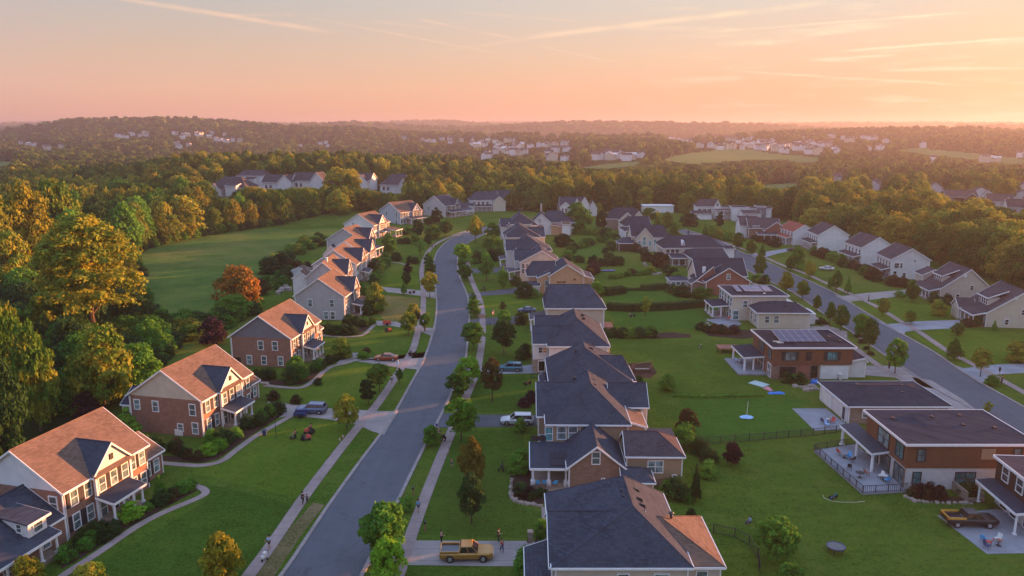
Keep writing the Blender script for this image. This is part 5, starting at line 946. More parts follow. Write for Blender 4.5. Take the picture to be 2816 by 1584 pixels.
# ---------------------------------------------------------------- street and garden trees
ST = 'trees along the two streets'
def tz(k, bx, by, ty, wpx, shape, mat, label, group=None, name='tree', clear=.2, **kw):
    x, y = S(k, bx, by); _, t = S(k, 0, ty); s_ = S(k, 1, 0)[0] - S(k, 0, 0)[0]; return treepx(x, y, t, wpx * s_, shape, mat, label, group, name, clear, **kw)
for a in (
    # left side of the main street
    ('Z2', 750, 600, 400, 125, 'oval', LX, 'golden green oval tree by the driveway with the silver and blue SUV', .16),
    ('Z2', 875, 450, 312, 100, 'round', LD, 'small dark green tree on the lawn above the silver and blue SUV', .2),
    ('Z2', 940, 375, 222, 140, 'round', LX, 'brownish green tree on the lawn between the SUV and the orange car', .25),
    ('Z2', 1057, 332, 240, 46, 'oval', LG, 'slim young tree beside the sidewalk just below the orange car', .3),
    ('T3', 1535, 1165, 950, 175, 'round', LX, 'tree with yellowing tip at the edge of the lawn above the orange car', .2),
    ('T3', 1700, 1132, 955, 105, 'oval', LG, 'tree on the verge beside the person walking above the orange car', .3),
    ('T3', 1747, 792, 552, 165, 'round', LX, 'round tree on the grass verge hugging the left kerb halfway up the street', .22),
    ('T3', 1486, 760, 645, 76, 'cone', LG, 'small cone-shaped tree next to the pale driveway halfway up the street', .08),
    ('T3', 1514, 690, 540, 84, 'round', LD, 'small dark round tree right above the cone-shaped one', .2),
    ('T3', 1752, 565, 440, 120, 'dome', LX, 'bushy yellow green tree crowding the left kerb where the bend starts', .05),
    ('T3', 1735, 475, 345, 95, 'dome', LG, 'green bushy tree on the verge behind the yellow green one at the bend', .05),
    ('T3', 1652, 378, 228, 100, 'sparse', LG, 'light airy young tree on the lawn left of the bend', .2),
    ('T3', 1733, 285, 165, 84, 'round', LD, 'dark tree next to the walkers at the bend', .2),
    ('T3', 1600, 265, 150, 86, 'oval', LG, 'narrow tree on the lawn behind the airy young tree', .15),
    ('T3', 1340, 345, 158, 165, 'dome', LG, 'broad tree before the white house with pink lit front', .06),
    ('T3', 1220, 520, 400, 150, 'dome', LD, 'dense dark green tree pressed against the slate cross gable house', .03),
    ('T3', 1630, 190, 15, 118, 'oval', LD, 'tall dark tree before the pale blue grey house', .08),
    ('T3', 1780, 205, 65, 165, 'dome', LX, 'wide yellow green tree right of the tall dark one near the bend', .12),
    ('T3', 1910, 180, 30, 132, 'round', LX, 'round tree on the lawn close to the street bend', .15),
    ('T3', 1215, 935, 655, 230, 'dome', LX, 'large golden green tree right of the porch of the pale grey sided house', .02),
    ('T3', 1065, 790, 645, 112, 'dome', LG, 'green tree between the porch of the grey sided house and the golden green tree', .05),
    ('T3', 1585, 985, 850, 125, 'dome', LX, 'yellow green tree on the lawn just above the sidewalk and orange car lawn', .1),
    ('T3', 1625, 1000, 940, 75, 'dome', LD, 'low dark tree touching the sidewalk beside the yellow green one', .05),
    ('T3', 1530, 160, 90, 140, 'dome', LG, 'bushy tree at the foot of the pale blue grey house', .03),
    ('T6', 725, 780, 625, 120, 'oval', LD, 'dark conical tree before the blank gable of the house at the bend', .04),
    ('T6', 650, 790, 720, 95, 'dome', LD, 'low dark tree left of the dark conical tree', .03),
    # right side of the main street
    ('T6', 1113, 975, 712, 150, 'oval', LX, 'tall golden tipped tree standing right in the street bend', .26),
    ('T6', 980, 1158, 988, 168, 'round', LB, 'bright green round tree on the right kerb below the bend', .16),
    ('T6', 1288, 930, 765, 150, 'dome', LG, 'full green tree behind the golden tipped one at the bend', .04),
    ('T3', 2095, 622, 470, 132, 'round', LG, 'round green tree at the right kerb facing the dark driveway', .12),
    ('T3', 2310, 625, 348, 150, 'oval', LG, 'tall oval tree on the lawn before the cream gable house', .2),
    ('T3', 2475, 700, 495, 110, 'oval', LG, 'narrow tree against the wall of the orange brick house', .06),
    ('T3', 2175, 832, 745, 82, 'sparse', LG, 'young thin tree at the right kerb above the round kerb tree', .15),
    ('T3', 2195, 985, 820, 150, 'round', LG, 'round kerb tree beside the sidewalk before the beige hip-roofed house', .12),
    ('T3', 2470, 935, 830, 80, 'sparse', LW, 'thin leggy sapling on the lawn before the beige hip-roofed house', .1),
    ('T3', 2180, 1312, 1050, 225, 'round', LG, 'broad tree with mulch ring on the kerb strip level with the flag pole', .2),
    ('T3', 2485, 1362, 1040, 235, 'round', LD, 'dark tree with mulch ring on the lawn above the teal car', .24),
    ('Z3', 180, 335, 172, 150, 'dome', LB, 'bright yellow green tree overhanging the sidewalk left of the teal car', .12),
    ('Z3', 124, 408, 270, 128, 'round', LG, 'mid green tree in front of the bright yellow green one, at the kerb', .15),
    ('Z3', 325, 435, 185, 112, 'oval', leaf('brownish_leaves', (.09, .08, .025), (.13, .1, .03)), 'brown leafed tree on the lawn just below the teal car', .25),
    ('Z3', 145, 668, 432, 188, 'round', LB, 'bright green round tree by the dark driveway of the silver white car', .28),
    ('Z3', 208, 945, 650, 150, 'oval', leaf('orange_tipped_leaves', (.13, .12, .02), (.2, .15, .025), (.32, .17, .03)), 'tree with orange gold tip in the middle of the right front lawn', .12),
    ('Z3', 205, 1142, 865, 145, 'oval', LD, 'dark green tree with mulch ring directly below the orange one', .2),
    ('Z2', 1240, 690, 575, 100, 'dome', LG, 'small tree on the kerb strip with the striped flag beside it', .15),
    ('Z2', 1098, 1075, 965, 95, 'sparse', LG, 'thin leafy sapling on the kerb strip above the two big bottom trees', .05),
    ('Z2', 975, 1375, 1045, 245, 'round', LG, 'largest round street tree at the bottom, over the right kerb', .14),
    ('Z2', 992, 1530, 1248, 180, 'round', LB, 'brighter round tree below the largest one at the bottom kerb', .15),
    ('Z1', 1300, 1500, 1218, 205, 'oval', LY, 'golden topped tree cut by the bottom edge left of the sidewalk', .02),
    ('Z1', 165, 1510, 1345, 165, 'dome', LY, 'yellow tree at the bottom left before the porch wing', .02),
    ('Z1', 515, 1530, 1385, 190, 'dome', LX, 'yellow green treetop cut by the bottom edge at lower left', .02),
    ('Z1', 755, 672, 465, 172, 'cone', LG, 'green cone-shaped tree at the back corner of the second brick house', .03),
    ('Z1', 935, 1012, 858, 85, 'cone', LG, 'narrow cypress-like tree at the end of the nearest house front bed', .02),
    # right-hand part between the streets
    ('K', 1035, 640, 480, 118, 'oval', LW, 'olive brown tree by the back corner of the tan house lawn', .05),
    ('K', 1298, 808, 675, 98, 'oval', LP, 'purple leafed small tree in a mulch ring on the back lawn', .12),
    ('K', 1085, 1015, 812, 68, 'cone', LD, 'dark narrow evergreen at the edge of the back lawn', .01),
    ('K', 920, 368, 272, 92, 'dome', LG, 'two-tiered bushy small tree alone on the back lawn, centre right', .02),
    ('M', 62, 1365, 1122, 215, 'round', LG, 'round green tree on the back lawn at the bottom right', .12),
    ('M', 160, 1560, 1385, 160, 'dome', LG, 'green treetop cut by the bottom edge on the back lawn', .05),
    ('T4', 1718, 1340, 1108, 130, 'sparse', LX, 'thin feathery tree before the long dark hedge', .22),
    ('T4', 505, 1152, 995, 175, 'dome', LD, 'big dark bush-like tree at the end of the dark driveway', .02),
    ('T4', 1040, 505, 215, 265, 'dome', LG, 'very large round tree before the pink gabled house', .06),
    ('T4', 1288, 470, 290, 130, 'oval', LD, 'dark shaggy tree left of the hip roofed house with two gables', .05),
    ('T4', 900, 640, 520, 190, 'dome', LD, 'dark tree mass behind the white gable house', .02),
    ('T4', 1245, 330, 212, 95, 'dome', LY, 'yellow green tree right of the pink gables', .1),
    ('E', 1105, 1250, 985, 345, 'dome', LW, 'russet brown round tree in front of the long cream house', .03),
    ('E', 1350, 1385, 1238, 165, 'round', LB, 'small bright yellow green tree before the white sunroom', .1),
    ('E', 1370, 730, 450, 230, 'cone', LX, 'bright cone-shaped tree beyond the steep cream gable', .08),
    ('E', 1075, 540, 270, 130, 'cone', LX, 'narrow yellow tree behind the white winged house', .05),
    ('E', 1250, 555, 285, 230, 'dome', LX, 'broad tree right of the narrow yellow tree, back of the middle row', .05),
    ('E', 940, 400, 205, 270, 'dome', LG, 'dark green round tree above the long dark roof of the middle row', .05),
    ('E', 2175, 560, 305, 150, 'oval', LD, 'dark narrow tree before the blocky white house', .1),
    ('E', 1650, 530, 300, 330, 'dome', LD, 'wide dark tree before the white house with curved gable', .03),
    ('U', 1225, 730, 610, 75, 'cone', LG, 'small cone tree on the lawn by the far curve of the right street', .05),
    # right-hand street
    ('E', 2370, 1115, 885, 140, 'oval', LX, 'upright tree at the left kerb where the right street emerges from behind roofs', .1),
    ('U', 1555, 850, 690, 115, 'oval', LX, 'first upright tree on the far verge near the top of the right street', .1),
    ('U', 1685, 915, 760, 100, 'oval', LX, 'second upright tree on the far verge of the right street', .1),
    ('U', 1795, 930, 810, 82, 'cone', LG, 'small garden tree behind the second upright tree of the right street', .05),
    ('U', 1770, 1140, 915, 120, 'oval', LX, 'oval golden tipped tree on the near verge beside the rust brick house', .16),
    ('U', 2030, 1285, 1080, 132, 'oval', LY, 'golden oval tree on the near verge by the cream solar house', .14),
    ('U', 2195, 1350, 1170, 128, 'oval', LX, 'oval tree on the near verge, next after the golden one', .16),
    ('U', 2145, 1050, 835, 150, 'dome', LG, 'spreading green tree in the front garden of the fifth house across', .15),
    ('U', 2075, 1070, 930, 85, 'oval', LX, 'slim tree on the far verge before the spreading green tree', .12),
    ('U', 2265, 1145, 970, 110, 'oval', LX, 'upright tree on the far verge before the fourth house across', .14),
    ('Q', 595, 1060, 940, 55, 'cone', LG, 'very slim tree on the far verge before the third house across', .05),
    ('Q', 665, 1100, 890, 100, 'oval', LG, 'slender dark tree right of the very slim one on the far verge', .18),
    ('Q', 780, 1120, 945, 72, 'cone', LG, 'narrow cone-shaped tree on the lawn of the third house across', .08),
    ('Q', 1125, 1340, 1170, 118, 'round', LX, 'bushy small tree by the far sidewalk above the second far driveway', .18),
    ('Q', 1420, 1200, 985, 135, 'oval', LX, 'yellow green tree before the porch of the second house across', .1),
    ('Q', 1400, 1420, 1285, 115, 'oval', LX, 'oval tree at the mouth of the pale driveway across the right street', .16),
    ('Q', 1680, 1330, 1180, 160, 'dome', LX, 'rounded tree on the lawn of the nearest house across', .05),
    ('Q', 2238, 1480, 1390, 60, 'cone', LG, 'tiny cone tree against the nearest house across', .02),
    ('T7', 1253, 390, 228, 82, 'oval', LX, 'slender tree on the near verge by the low cream block', .18),
    ('T7', 1382, 515, 296, 100, 'oval', LG, 'thin tree on the near verge behind the solar house', .25),
    ('T7', 1488, 575, 325, 150, 'oval', LX, 'full oval tree on the near verge behind the solar house', .16),
    ('T7', 1690, 640, 422, 180, 'round', LG, 'left one of the two touching trees by the near kerb', .12),
    ('T7', 1770, 800, 465, 145, 'oval', LX, 'right, golden one of the two touching trees by the near kerb', .24),
    ('T7', 2030, 1005, 678, 205, 'round', LG, 'round tree with twin trunks near the driveway behind the solar house', .22),
    ('M', 1105, 190, 62, 100, 'cone', LX, 'cone-shaped tree on the far verge at the right', .12),
    ('M', 1262, 288, 125, 100, 'round', LX, 'airy tree by the rightmost far driveway', .3),
    ('M', 1335, 340, 278, 72, 'dome', LG, 'small round bush-like tree beside the dark figure at the right', .05),
    ('M', 1300, 500, 415, 55, 'sparse', LX, 'thin young tree behind the roof of the brown modern house', .1),
    ('M', 1475, 200, 85, 145, 'dome', LY, 'golden bushy tree at the right edge beyond the far sidewalk', .05),
    ('M', 1128, 48, -20, 70, 'round', LX, 'small tree on the lawn at the right above the cone-shaped one', .1),
):
    k_, bx, by, ty, wp, sh, mt, lab, cl = a; tz(k_, bx, by, ty, wp, sh, mt, lab, ST if wp else None, 'street_tree' if 'verge' in lab or 'kerb' in lab else 'garden_tree', cl)
def treeY(px, Y, ty, wpx, shape, mat, label, clear=.1, name='tree', **k):
    py = proj(0, Y, hgt(0, Y))[1]; p = P(px, py); z0 = hgt(p.x, Y); return tree(p.x, Y, ztop(Y, ty) - z0, wpx * Y / F * 1.05, shape, mat, label, None, name, clear=clear, z=z0, **k)
treeY(268, 152, 594, 282, 'big', LY, 'tallest golden tree standing alone with bare dark trunk at left', .36, tk=.05, v=0)
treeY(168, 160, 735, 130, 'dome', LX, 'smaller yellow green tree leaning against the tallest golden tree on its left side', .2)
for px, Y, ty, wp, lab, mt in ((20, 226, 545, 115, 'golden green tree at the left edge beside the big golden clump', LX), (95, 232, 525, 125, 'middle golden tree of the big clump at left', LY), (175, 255, 500, 125, 'highest golden green tree of the big clump at left', LX), (40, 205, 640, 100, 'lower golden tree in front of the big clump at the left edge', LX),
                              (215, 225, 590, 110, 'golden green tree between the big clump and the tallest golden tree', LG), (35, 116, 820, 125, 'upper golden green tree at the lower left edge', LX), (112, 112, 895, 115, 'lower golden tree at the lower left, above the nearest house', LX), (15, 98, 980, 150, 'dark green tree at the left edge above the nearest house', LD),
                              (290, 122, 903, 170, 'green tree with golden patches left of the second brick house', LX), (385, 128, 950, 130, 'plain green tree beside the one with golden patches', LG), (205, 140, 880, 110, 'dark tree right of the upper golden tree at lower left', LD),
                              (655, 192, 735, 112, 'orange crowned tree alone at the meadow edge', LO), (640, 184, 812, 105, 'green lower tree in front of the orange crowned one', LG), (935, 445, 462, 85, 'tall yellow tree among the houses beyond the meadow', LY), (500, 330, 540, 120, 'yellow tipped tree at the left end of the belt beyond the meadow', LX)):
    treeY(px, Y, ty, wp, 'wood', mt, lab)
shrub(P(243, 1150).x, P(243, 1150).y, 2.4, 4.2, 'dark purple bush in the shade between the golden trees and nearest roof', None, LP, 'purple_bush', 'bush')
p = P(588, 945); shrub(p.x, p.y, 3.4, 5.6, 'large dark purple bush behind the third brick house', None, LP, 'purple_bush', 'bush')
p = P(1122, 750); shrub(p.x, p.y, 1.7, 3.0, 'purple bush on the front lawn halfway up the left side', None, LP, 'purple_bush', 'bush')
# ---------------------------------------------------------------- shrubs
def row(k, pts, n, r_, h, label, group, mats=(LG, LD), jit=.5):
    pl = [P(*S(k, *q)) for q in pts]; L_ = [0]
    for a, b in zip(pl[:-1], pl[1:]): L_.append(L_[-1] + (b - a).length)
    for i in range(n):
        d = L_[-1] * (i + .5) / n + rnd.uniform(-.3, .3) * r_; j = max(q for q in range(len(pl) - 1) if L_[q] <= max(0, d)); u = (d - L_[j]) / max(.01, L_[j + 1] - L_[j]); p = pl[j].lerp(pl[j + 1], u)
        s_ = rnd.uniform(.7, 1.3); nm = 'bush' if 'bush' in label else 'shrub'; shrub(p.x + rnd.uniform(-jit, jit), p.y + rnd.uniform(-jit, jit), r_ * s_, h * s_ * rnd.uniform(.85, 1.2), label, group, rnd.choice(mats), nm, nm)
row('Z1', [(350, 1390), (480, 1300), (560, 1260), (680, 1190)], 9, .9, 1.2, 'clipped green shrub in the bed left of the steps of the nearest brick house', 'shrubs left of the nearest steps')
row('Z1', [(450, 1270), (600, 1190), (660, 1180)], 5, .8, 1.2, 'dark shrub against the wall under the windows of the nearest brick house', 'wall shrubs of the nearest house', (LD,))
row('Z1', [(770, 1120), (850, 1080), (950, 1020), (1050, 960), (1130, 930)], 10, 1.0, 1.4, 'shrub in the bed right of the steps of the nearest brick house', 'shrubs right of the nearest steps')
row('Z1', [(900, 1060), (1000, 1000), (1110, 930)], 7, .8, .9, 'low dark shrub at the edge of the bed beside the curved path', 'bed edge shrubs by the curved path', (LD, LW))
p = P(*S('Z1', 770, 1120)); shrub(p.x, p.y, 1.7, 2.2, 'biggest round bright green shrub, right of the nearest front steps', None, LB)
row('Z1', [(1000, 700), (1080, 760), (1170, 770)], 6, .9, 1.4, 'dark leafy shrub at the near corner of the second brick house', 'corner shrubs of the second house', (LD, LW))
row('Z1', [(1205, 745), (1260, 725), (1300, 700)], 3, 1.2, 1.5, 'bright round clipped ball shrub before the second brick house', 'ball shrubs before the second house', (LB,), .1)
row('Z1', [(1230, 680), (1310, 640), (1400, 640)], 7, 1.0, 1.5, 'shrub under the front windows of the second brick house', 'window shrubs of the second house')
row('Z1', [(870, 720), (920, 730)], 2, 1.3, 2.0, 'dark shrub between the cone tree and the second brick house wall', 'shrubs behind the cone tree', (LD,))
row('Z2', [(180, 590), (240, 560), (290, 520), (350, 500)], 9, 1.2, 1.8, 'dark green shrub right of the porch of the second brick house', 'porch shrubs of the second house', (LD, LG))
row('Z2', [(10, 690), (60, 660)], 3, 1.1, 1.5, 'round shrub left of the porch steps of the second brick house', 'step shrubs of the second house')
p = P(*S('Z2', 455, 440)); shrub(p.x, p.y, 1.2, 1.4, 'brown shrub on the lawn edge above the silver and blue SUV', None, LW)
p = P(*S('Z2', 322, 420)); shrub(p.x, p.y, 1.3, 1.6, 'dark brown shrub beside the path at the end of the SUV driveway', None, LW)
p = P(*S('Z2', 583, 335)); shrub(p.x, p.y, 1.0, 1.3, 'small dark shrub alone by the curved path of the third brick house', None, LD)
row('Z2', [(190, 290), (260, 305), (330, 300)], 5, 1.1, 1.6, 'dark shrub along the side wall of the third brick house', 'side shrubs of the third house', (LD,))
row('Z2', [(400, 330), (460, 300), (490, 320)], 3, 1.9, 3.2, 'large dark shrub at the near front corner of the third brick house', 'corner shrubs of the third house', (LD, LG))
row('Z2', [(540, 270), (600, 240), (640, 215), (700, 190), (740, 165)], 9, 1.1, 1.7, 'rounded shrub along the front bed of the third brick house', 'front shrubs of the third house')
p = P(*S('Z2', 720, 180)); shrub(p.x, p.y, 2.3, 4.2, 'tall shrub with golden top at the far end of the third brick house porch', None, LX)
p = P(*S('Z2', 845, 180)); shrub(p.x, p.y, 1.5, 1.4, 'low bright shrub on the grass left of the orange car', None, LB)
p = P(*S('Z2', 862, 145)); shrub(p.x, p.y, 1.1, 1.0, 'small brown shrub just behind the low bright one near the orange car', None, LW)
row('T3', [(640, 1120), (760, 1150), (900, 1165), (1040, 1150)], 9, 1.5, 1.9, 'large clipped shrub in the thick row along the grey sided house side wall', 'shrub row of the grey sided house', (LD, LG))
row('T3', [(900, 1080), (1000, 1060), (1100, 1080), (1180, 1050)], 7, 1.4, 2.0, 'rounded shrub before the front windows of the grey sided house', 'front shrubs of the grey sided house')
row('T3', [(1130, 980), (1110, 900)], 3, 1.5, 3, 'tall dark shrub beside the porch of the grey sided house', 'porch shrubs of the grey sided house', (LD,))
row('T3', [(1395, 420), (1440, 425)], 2, 1.9, 2.4, 'dark boxy shrub on the lawn beside the columned corner porch', 'boxy shrubs', (LD,), .2)
row('T3', [(1530, 450), (1610, 455)], 2, 1.6, 2.4, 'dark ball shrub close to the sidewalk below the bend', 'ball shrubs below the bend', (LD,), .2)
row('T3', [(1280, 400), (1330, 440), (1210, 600), (1190, 680), (1260, 700)], 12, 1.8, 2.6, 'dark garden shrub along the fronts of the middle houses on the left side', 'front garden shrubs on the left side', (LD, LG))
row('T3', [(1440, 250), (1540, 250)], 5, 1.8, 2.0, 'clipped dark shrub in the hedge-like row on the lawn before the bend', 'row before the bend', (LD,))
row('T3', [(2050, 480), (2090, 450)], 3, 1.3, 1.8, 'shrub beside the right sidewalk under the bright green kerb tree', 'shrubs under the kerb tree', (LG,))
row('T3', [(2190, 460), (2250, 430), (2350, 440), (2420, 400), (2360, 350)], 14, 1.9, 2.9, 'dark garden shrub in front of the centre column houses near the bend', 'front garden shrubs of the centre column', (LD, LG))
row('T3', [(2310, 300), (2360, 250), (2440, 300)], 6, 1.8, 3.0, 'bushy shrub beyond the centre column porches close to the bend', 'shrubs near the bend on the right', (LG, LX))
row('T4', [(600, 1090), (680, 1080), (900, 1035), (1150, 1020)], 9, 1.4, 1.6, 'low dark shrub against the orange brick gable wall', 'shrubs at the orange brick wall', (LD, LG))
row('T4', [(640, 1170), (600, 1150), (420, 1010)], 4, 1.8, 2.2, 'rounded shrub left of the beige hip-roofed house', 'shrubs left of the beige house', (LG, LD))
row('T4', [(470, 1420), (540, 1400)], 3, 1.8, 3.0, 'dark shrub between the beige house and its driveway', 'driveway shrubs of the beige house', (LD, LG))
row('T4', [(300, 1400), (340, 1440)], 2, 1.6, 2.6, 'green shrub beside the short pale driveway near the flag pole', 'flag pole shrubs', (LG,))
row('T4', [(1220, 1140), (1280, 1120)], 2, 2.2, 3.2, 'bright shrub at the end of the dark hedge right of the beige hip roof', 'bright shrubs at the hedge end', (LB,))
row('T4', [(1350, 830), (1360, 620), (1250, 590), (960, 700), (960, 790), (1120, 800)], 26, 2.2, 2.4, 'dark garden bush around the small lawns between the two rows', 'bushes of the inner gardens', (LD, LG), 1.2)
row('T4', [(1150, 820), (1300, 840), (1500, 830)], 9, 1.4, 2.6, 'upright dark shrub in the row behind the small oval lawn', 'upright shrubs of the inner lawn', (LD,), .3)
row('T4', [(1180, 900), (1230, 880), (1160, 960)], 5, 1.8, 2.5, 'golden and purple bush right of the orange brick house', 'mixed bushes by the orange brick house', (LY, LP, LW))
row('T4', [(1350, 970), (1450, 950), (1600, 930), (1660, 930), (1780, 900)], 12, 1.7, 1.6, 'low bush along the stone edge of the inner lawns', 'bushes along the stone edge', (LG, LW, LX))
row('T4', [(1220, 540), (1320, 540), (1450, 620), (1540, 640)], 10, 2.4, 2.6, 'dark bush below the hip roofed house with two gables', 'bushes of the middle row', (LD, LG), 1)
row('T4', [(1560, 690), (1700, 700), (1750, 790), (1900, 850), (2050, 1000)], 14, 1.9, 2.4, 'garden bush along the backs of the cream houses', 'bushes behind the cream houses', (LD, LG, LW), 1)
row('U', [(900, 1280), (1000, 1330), (1150, 1340), (1250, 1310)], 9, 1.9, 2.2, 'clipped green bush below the rust brick gable house', 'bushes of the rust brick house', (LG, LD), .4)
row('U', [(1690, 1180), (1780, 1190), (1850, 1200)], 7, 1.6, 2.2, 'bush on the street side of the rust brick house', 'street bushes of the rust brick house', (LG, LD))
row('U', [(1290, 730), (1400, 760), (1480, 770)], 8, 2.6, 3.4, 'rounded bush on the lawn by the bend of the right street', 'bushes by the right street bend', (LG, LX), 1)
row('U', [(1560, 700), (1650, 730), (1900, 830), (1980, 830)], 9, 2.0, 2.4, 'dark bush before the gabled house near the top of the right street', 'bushes near the top of the right street', (LD, LW), .8)
row('Q', [(400, 720), (560, 760), (680, 800), (720, 850), (900, 870), (960, 930), (1120, 1000)], 24, 2.0, 2.6, 'bush in the gardens before the far white houses of the right street', 'bushes before the far white houses', (LW, LG, LD), 1.4)
row('Q', [(1180, 1020), (1310, 1050)], 5, 2.0, 2.8, 'dark bush between the second and third houses across', 'bushes between the far houses', (LW, LD), .6)
row('Q', [(1770, 1180), (1800, 1230), (1600, 1200)], 4, 1.8, 2.4, 'dark bush beside the nearest house across the right street', 'bushes of the nearest far house', (LW, LD), .4)
row('Q', [(1950, 1440), (2080, 1430)], 4, 1.5, 1.8, 'low bush under the windows of the nearest house across', 'low bushes of the nearest far house', (LW, LD), .4)
p = P(*S('Q', 1290, 1145)); shrub(p.x, p.y, 1.8, 1.7, 'round shrub at the edge of the pale far driveway', None, LG)
row('K', [(1045, 690), (1090, 720), (1140, 760), (1180, 790)], 7, 1.3, 1.5, 'dark round shrub in the bed at the side of the back lawn', 'round shrubs of the back lawn bed', (LD,), .4)
row('K', [(1130, 870), (1175, 870)], 2, 1.25, 1.6, 'large clipped ball shrub at the end of the back lawn bed', 'clipped balls of the back lawn', (LG,), .1)
row('K', [(985, 660), (1020, 720), (1000, 600)], 4, 1.9, 2.8, 'bright loose bush by the tan house rear wing', 'loose bushes by the tan wing', (LX, LG), .4)
row('K', [(915, 985), (980, 990), (1050, 1010)], 6, 1.3, 1.9, 'dark shrub along the fence behind the tan house brick base', 'shrubs at the tan house base', (LD, LG), .3)
row('K', [(1063, 1108), (1065, 1106)], 1, .8, 1.4, 'single small upright shrub beside the nearest lit roof', None, (LD,), .0)
row('K', [(755, 340), (757, 341)], 1, 1.3, 2.1, 'dark shrub beside the rear shed of the slate roofed house', None, (LD,), 0)
row('Z3', [(470, 880), (480, 800), (490, 860)], 2, 1.8, 3.0, 'tall round green shrub left of the solar porch', 'shrubs left of the solar porch', (LG,), .2)
row('Z3', [(480, 960), (560, 1000), (600, 990)], 6, 1.0, 1.2, 'low dark shrub within the stone edged bed before the porch', 'shrubs of the stone edged bed', (LD, LP))
row('Z3', [(590, 1210), (640, 1180), (600, 1240)], 5, 1.0, 1.4, 'shrub beside the path left of the nearest hip-roofed house', 'shrubs by the nearest hip roof', (LD, LG), .3)
row('Z3', [(490, 1440), (540, 1430), (530, 1400)], 4, 1.4, 2.0, 'green shrub below the bottom driveway beside the garage roof', 'shrubs below the bottom driveway', (LG,), .4)
row('Z3', [(490, 190), (520, 170)], 2, 1.4, 2.2, 'dark shrub behind the teal car', 'shrubs behind the teal car', (LD,), .2)
row('Z3', [(500, 470), (550, 440), (560, 400)], 3, 1.2, 1.5, 'reddish brown shrub beside the silver white car', 'shrubs beside the silver white car', (LW, LP), .3)
row('Z3', [(470, 610), (510, 605)], 2, 1.0, 2.0, 'bright green shrub just below the silver white car', 'shrubs below the silver white car', (LG,), .1)
row('M', [(850, 980), (920, 985), (1000, 990), (1070, 1000)], 8, .95, 1.3, 'dark red brown clipped shrub under the windows of the brown modern house', 'clipped shrubs of the brown modern house', (LP, LW), .2)
row('M', [(1160, 970), (1235, 985)], 3, 1.0, 1.5, 'dark shrub beside the basement bulkhead', 'shrubs at the bulkhead', (LD, LP), .2)
row('T7', [(60, 560), (150, 590), (300, 610), (430, 600)], 9, 1.3, 1.6, 'dark bush along the bed behind the cream solar house', 'bushes behind the cream solar house', (LD, LP, LW), .4)
row('T7', [(900, 1090), (1060, 1090), (1080, 1130)], 4, 1.2, 2.0, 'shrub beneath the big window of the solar array house', 'shrubs under the big window', (LD, LG), .3)
row('T7', [(1250, 510), (1350, 510)], 3, 1.2, 1.2, 'low shrub on the near verge by the low cream block', 'low shrubs on the near verge', (LD,), .3)
row('T7', [(1640, 620), (1790, 850)], 4, 1.0, .9, 'low brownish shrub on the verge under the touching trees', 'low shrubs under the touching trees', (LW,), .4)
row('K', [(460, 70), (520, 60), (620, 50), (700, 60), (800, 55), (860, 60)], 13, 1.5, 1.9, 'bush in the long bed at the top of the big back lawn', 'bushes of the long bed', (LG, LD, LX), .5)
row('T3', [(120, 760), (190, 690), (270, 640), (340, 590), (420, 540), (480, 510)], 14, 2.4, 3.4, 'dark bush bordering the meadow behind the left-hand houses', 'bushes bordering the meadow', (LD, LG, LW), 2.5)
row('T3', [(150, 560), (300, 420), (430, 330), (560, 250), (650, 230), (690, 300)], 16, 3.4, 3.6, 'light green bush along the meadow side behind the left-hand houses', 'light bushes along the meadow', (LG, LX, LD), 3)
# ---------------------------------------------------------------- hedges, fences
hedge('hedge', PP((1668, 852), (1740, 856), (1850, 851), (1950, 842)), 2.0, 1.9, 'long dark clipped hedge behind the feathery tree')
hedge('hedge', PP((1632, 800), (1665, 812), (1716, 806)), 2.4, 2.0, 'short dark hedge right of the beige house roof')
hedge('hedge', PP((1762, 799), (1800, 798), (1832, 794)), 2.0, 1.7, 'short dark hedge beside the red hammock and sunroom')
hedge('hedge', PP((1716, 800), (1762, 799)), .9, .8, 'low thin hedge linking the two short dark hedges')
hedge('hedge', PP((1950, 838), (1990, 838), (2004, 820)), 1.6, 1.5, 'dark hedge corner beside the cream solar house')
hedge('hedge', PP((1575, 642), (1620, 646), (1675, 640)), 3.5, 2.4, 'pale green hedge under the middle row of houses', LG)
hedge('hedge', PP((1850, 1091), (1950, 1094), (2100, 1090)), .6, .5, 'low faint hedge line crossing the big back lawn', LG, 20)
def fence(label, pts, h=1.15, mat=DKMET, rails=True, post=2.2, pick=.16):
    pl = PP(*pts); t = thing('fence', label, 'fence', (0, 0, 0)); m = MB(); pm = MB(); d = 0; allp = []
    for a, b in zip(pl[:-1], pl[1:]):
        L_ = (b - a).length
        for z in (h, h * .15): m.beam((a.x, a.y, z), (b.x, b.y, z), .05, .06)
        n = max(1, int(L_ / pick))
        for i in range(n): p = a.lerp(b, i / n); m.box(p.x - .012, p.x + .012, p.y - .012, p.y + .012, 0, h)
        n = max(1, round(L_ / post)); allp += [a.lerp(b, i / n) for i in range(n)]
    for p in allp: MB().box(p.x - .05, p.x + .05, p.y - .05, p.y + .05, 0, h + .12).build('post', mat, t)
    m.build('fence_panel', mat, t)
fence('black metal fence across the back lawn below the white pole', [(1912, 1222), (1980, 1219), (2100, 1210), (2235, 1198), (2330, 1186)])
fence('curving dark fence at the bottom right beside the nearest lit roof', [(1962, 1466), (2020, 1478), (2060, 1500), (2084, 1535), (2090, 1584)], pick=.3)
fence('small metal fence beside the path near the teal car', [(1460, 1042), (1500, 1040)], pick=.12)
